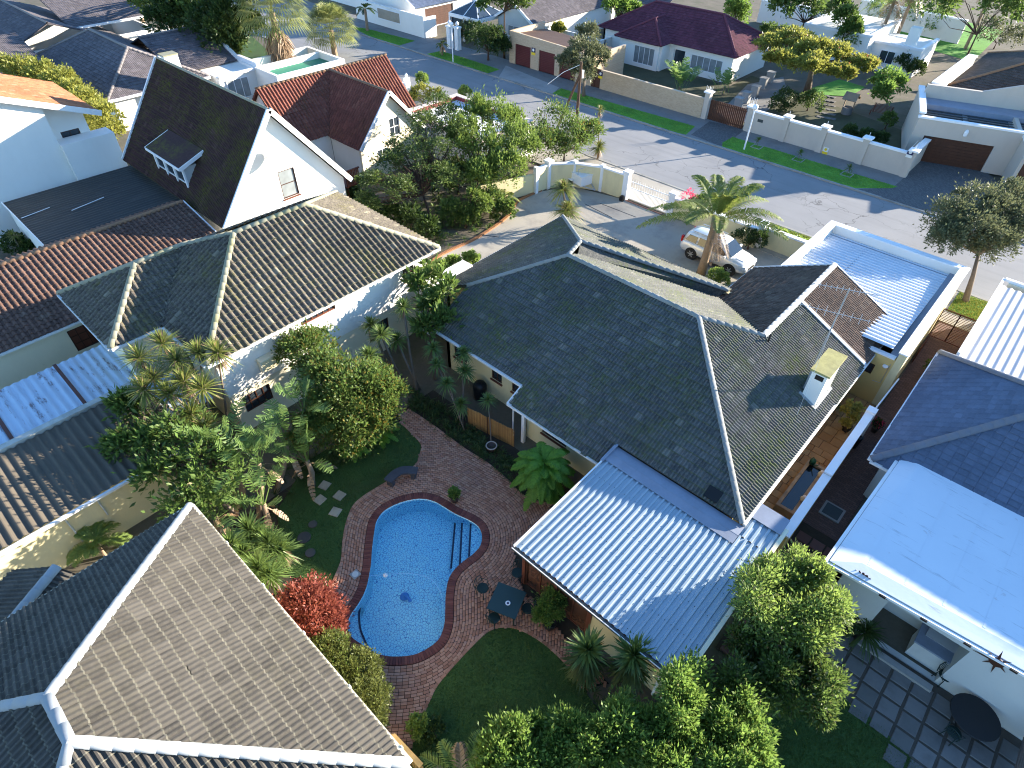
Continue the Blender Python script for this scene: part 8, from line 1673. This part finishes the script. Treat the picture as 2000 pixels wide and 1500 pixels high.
GC = thing('watering_can', 'green watering can on the pond edge', 'watering can', (-1.95, 22.05, .4)); M['can_green'] = plain('can_green', (.015, .10, .06), .45, .2); MB().lathe((-1.95, 22.05, .41), [(.13, 0), (.13, .2), (.09, .26)], 14).build('body', M['can_green'], GC, True); MB().tube([(-1.85, 21.98, .45), (-1.68, 21.85, .66)], [.025, .02], 6).build('spout', M['can_green'], GC); MB().tube([(-2.05, 22.1, .62), (-2.0, 22.08, .78), (-1.9, 22.0, .68)], .012, 6).build('handle', M['can_green'], GC)
bn = G(1665, 870); BI = thing('black_bin', 'black bin standing behind the passage wall', 'bin', (bn.x, bn.y, 0)); MB().lathe((bn.x, bn.y, 0), [(.2, 0), (.24, .6), (.26, .62), (.24, .68), (.05, .72)], 14).build('bin_body', M['black_pot'], BI); MB().tube([(bn.x-.05, bn.y, .72), (bn.x, bn.y, .78), (bn.x+.05, bn.y, .72)], .012, 5).build('lid_handle', M['black_pot'], BI)
# wall decorations on the grey wall
wf = wy-.02
sp_ = GY(1947, 1292, wf); SU = thing('sun_ornament', 'black metal sun star on the grey wall at the right edge', 'wall ornament', (sp_.x, wf, sp_.z)); c = sp_
for k in range(8): a = k*math.pi/4+.2; L = .62 if k % 2 == 0 else .42; MB().slab([(c.x+.13*math.cos(a-.35), wf-.02, c.z+.13*math.sin(a-.35)), (c.x+L*math.cos(a), wf-.02, c.z+L*math.sin(a)), (c.x+.13*math.cos(a+.35), wf-.02, c.z+.13*math.sin(a+.35))], (0, .012, 0)).build('ray', M['wood_dark'], SU)
MB().tube([(c.x, wf-.045, c.z), (c.x, wf-.01, c.z)], .2, 18).build('disc', M['wood_dark'], SU)
nf = GY(1735, 1167, wf); NF = thing('house_number', 'black house number 5 on the grey wall beside the alcove', 'house number', (nf.x, wf, nf.z)); cu = bpy.data.curves.new('five', 'FONT'); cu.body = '5'; cu.size = .42; cu.extrude = .01; cu.align_x = 'CENTER'; cu.align_y = 'CENTER'
tmp = bpy.data.objects.new('tmp_five', cu); COL.objects.link(tmp); dg = bpy.context.evaluated_depsgraph_get(); me = bpy.data.meshes.new_from_object(tmp.evaluated_get(dg)); bpy.data.objects.remove(tmp); me.materials.append(M['black']); d5 = mesh_obj('digit', me, NF); d5.rotation_euler = (rad(90), 0, 0); d5.location = (0, -.01, 0)
pf = GY(1682, 1127, wf); PLq = thing('metal_plant_ornament', 'dark metal flower basket ornament on the grey wall', 'wall ornament', (pf.x, wf, pf.z)); c = pf
MB().add([(c.x+.16*math.cos(t_), wf-.03, c.z-.1+.14*math.sin(t_)) for t_ in np.linspace(math.pi, 2*math.pi, 10)], [tuple(range(10))]).build('basket', M['wood_dark'], PLq)
for k in range(7): a = rad(25+k*22); MB().slab([(c.x, wf-.03, c.z-.08), (c.x+.3*math.cos(a)-.05, wf-.03, c.z+.26*math.sin(a)), (c.x+.36*math.cos(a), wf-.03, c.z+.30*math.sin(a)), (c.x+.3*math.cos(a)+.05, wf-.03, c.z+.22*math.sin(a))], (0, .01, 0)).build('leaf', M['wood_dark'], PLq)
bq = G(1835, 1265, .9); BQ = thing('braai_counter', 'grey steel grill counter with lid inside the alcove', 'grill', (bq.x, wy+.75, 0)); MB().box(bq.x-.65, bq.x+.65, wy+.35, wy+1.2, 0, .85).build('base', M['greywall'], BQ); MB().box(bq.x-.7, bq.x+.7, wy+.3, wy+1.25, .853, .93).build('counter', M['flash'], BQ); MB().slab([(bq.x-.5, wy+.75, .935), (bq.x+.6, wy+.75, .935), (bq.x+.6, wy+1.2, 1.15), (bq.x-.5, wy+1.2, 1.15)], (0, 0, .04)).build('lid', M['steel'], BQ)
fp = G(1818, 1290); T = dome('potted_autumn_plant', 'small orange leaved pot plant beside the alcove step', [((fp.x, fp.y, .5), (.2, .2, .2))], 'bronze', 18, 40, .1, 'potted plant'); pot(T, fp.x, fp.y, .16, .3, 'pot')
rt = G(1905, 1400, .7); RT = thing('round_table', 'black round garden table in the dark lower right corner', 'table', (rt.x, rt.y, 0)); MB().lathe((rt.x, rt.y, .68), [(.70, 0), (.72, .02), (.70, .04), (.01, .04)], 28).build('table_top', M['black'], RT); MB().tube([(rt.x, rt.y, .0), (rt.x, rt.y, .68)], [.28, .05], 12).build('pedestal', M['black'], RT)
for x, y, lab in ((1905, 1350, 'iron chair against the grey wall behind the round black table'), (1835, 1330, 'iron chair left of the round black table'), (1850, 1440, 'iron chair in front of the round black table')): iron_chair('garden_chair', lab, x, y, Vector((rt.x, rt.y, 0)), 'iron chairs round the black table')
ff = [G(1985, 1440), G(2060, 1330)]; TF = thing('rail_fence', 'weathered timber rail fence at the lower right edge', 'fence', (ff[0].x, ff[0].y, 0)); M['grey_wood'] = rnd_mat('weathered_timber', (.13, .11, .10), (.21, .18, .16), .9)
fx = G(1960, 1470); 
for k in range(8): MB().box(fx.x+.3, fx.x+.34, fx.y-1.5, fx.y+2.2, .15+k*.17, .27+k*.17).build('rail', M['grey_wood'], TF)
for y in (-1.3, .3, 1.9): MB().box(fx.x+.34, fx.x+.44, fx.y+y-.05, fx.y+y+.05, 0, 1.55).build('post', M['grey_wood'], TF)
# garden behind the pillared wall
sheet('front_garden', [(-47, 57), (-8.5, 57), (-10, 66.5), (-30, 72), (-30, 67), (-47, 67)], plain('garden_ground', (.075, .075, .04), .95, .4, .6, 8, dirt=(.04, .05, .02)), -.02, thick=.03)
sheet('front_lawn', GP([(1585, 172), (1640, 155), (1690, 170), (1660, 188), (1600, 185)]), M['grass'], .01, thick=.02)
sheet('front_court', GP([(1400, 225), (1460, 165), (1530, 150), (1540, 190), (1500, 215), (1460, 240)]), M['walk'], .01, thick=.02)
t_ = [G(1600+i*9, 185+j*8.5+i*1.5, .01) for i in range(4) for j in range(6)]; o = thing('flagstone_path', 'dark flagstone path winding through the far front garden', 'path', (t_[0].x, t_[0].y, 0)); slabs('flagstone', o, [(p.x, p.y, .5, .42, random.uniform(-.3, .3)) for p in t_], M['slab_grey'], .03)
for i, (x, y) in enumerate([(1455, 200), (1472, 188), (1488, 172), (1502, 160), (1440, 212)]):
    p = G(x, y); o = thing('stone_planter', ['second nearest grey stone block behind the brown gate', 'middle grey stone block behind the brown gate', 'fourth grey stone block beside the courtyard', 'farthest grey stone block beside the courtyard', 'nearest grey stone block behind the brown gate'][i], 'planter', (p.x, p.y, 0), 'grey stone blocks in the far courtyard')
    MB().box(p.x-.35, p.x+.35, p.y-.3, p.y+.3, 0, .95).build('block', M['concrete'], o); MB().box(p.x-.4, p.x+.4, p.y-.35, p.y+.35, .953, 1.05).build('cap', M['concrete'], o)
ww = G(1652, 222); WW = thing('wishing_well', 'wooden wishing well with small pitched roof in the far garden', 'wishing well', (ww.x, ww.y, 0)); M['well_wood'] = rnd_mat('well_board', (.24, .17, .11), (.34, .25, .17))
MB().lathe((ww.x, ww.y, 0), [(.5, 0), (.5, .65), (.4, .65), (.38, .3), (.01, .3)], 14).build('ring', M['slab_grey'], WW)
for s_ in (-1, 1): MB().box(ww.x+s_*.45-.05, ww.x+s_*.45+.05, ww.y-.05, ww.y+.05, .3, 1.7).build('post', M['well_wood'], WW); MB().slab([(ww.x-.65, ww.y+s_*.65, 1.35), (ww.x+.65, ww.y+s_*.65, 1.35), (ww.x+.65, ww.y, 1.9), (ww.x-.65, ww.y, 1.9)], (0, 0, .05)).build('roof_board', M['well_wood'], WW)
sb = G(1718, 225); SB = thing('slatted_lounger', 'reddish slatted timber lounger beside the modern house', 'lounger', (sb.x, sb.y, 0))
for k in range(8): MB().box(sb.x-.9, sb.x+.9, sb.y-.5+k*.13, sb.y-.41+k*.13, .35+k*.07, .38+k*.07).build('slat', M['wood_red'], SB)
for s_ in (-1, 1): MB().box(sb.x+s_*.8-.04, sb.x+s_*.8+.04, sb.y-.5, sb.y-.42, 0, .35).build('leg', M['wood_red'], SB); MB().box(sb.x+s_*.8-.04, sb.x+s_*.8+.04, sb.y+.4, sb.y+.48, 0, .82).build('leg', M['wood_red'], SB)
sl_ = G(450, 138); SL = thing('playground_slide', 'bright blue playground slide below the dark trees at the upper left', 'slide', (sl_.x, sl_.y, 0)); M['slide_blue'] = plain('slide_blue', (.01, .05, .55), .35, .05); MB().slab([(sl_.x-.3, sl_.y-.2, .2), (sl_.x+.3, sl_.y-.2, .2), (sl_.x-1.4, sl_.y+1.6, 2.2), (sl_.x-2.0, sl_.y+1.6, 2.2)], (0, 0, .05)).build('chute', M['slide_blue'], SL)
for dx in (-2.0, -1.4): MB().tube([(sl_.x+dx, sl_.y+1.7, 0), (sl_.x+dx, sl_.y+1.7, 2.4)], .05, 8).build('post', M['wood_red'], SL)
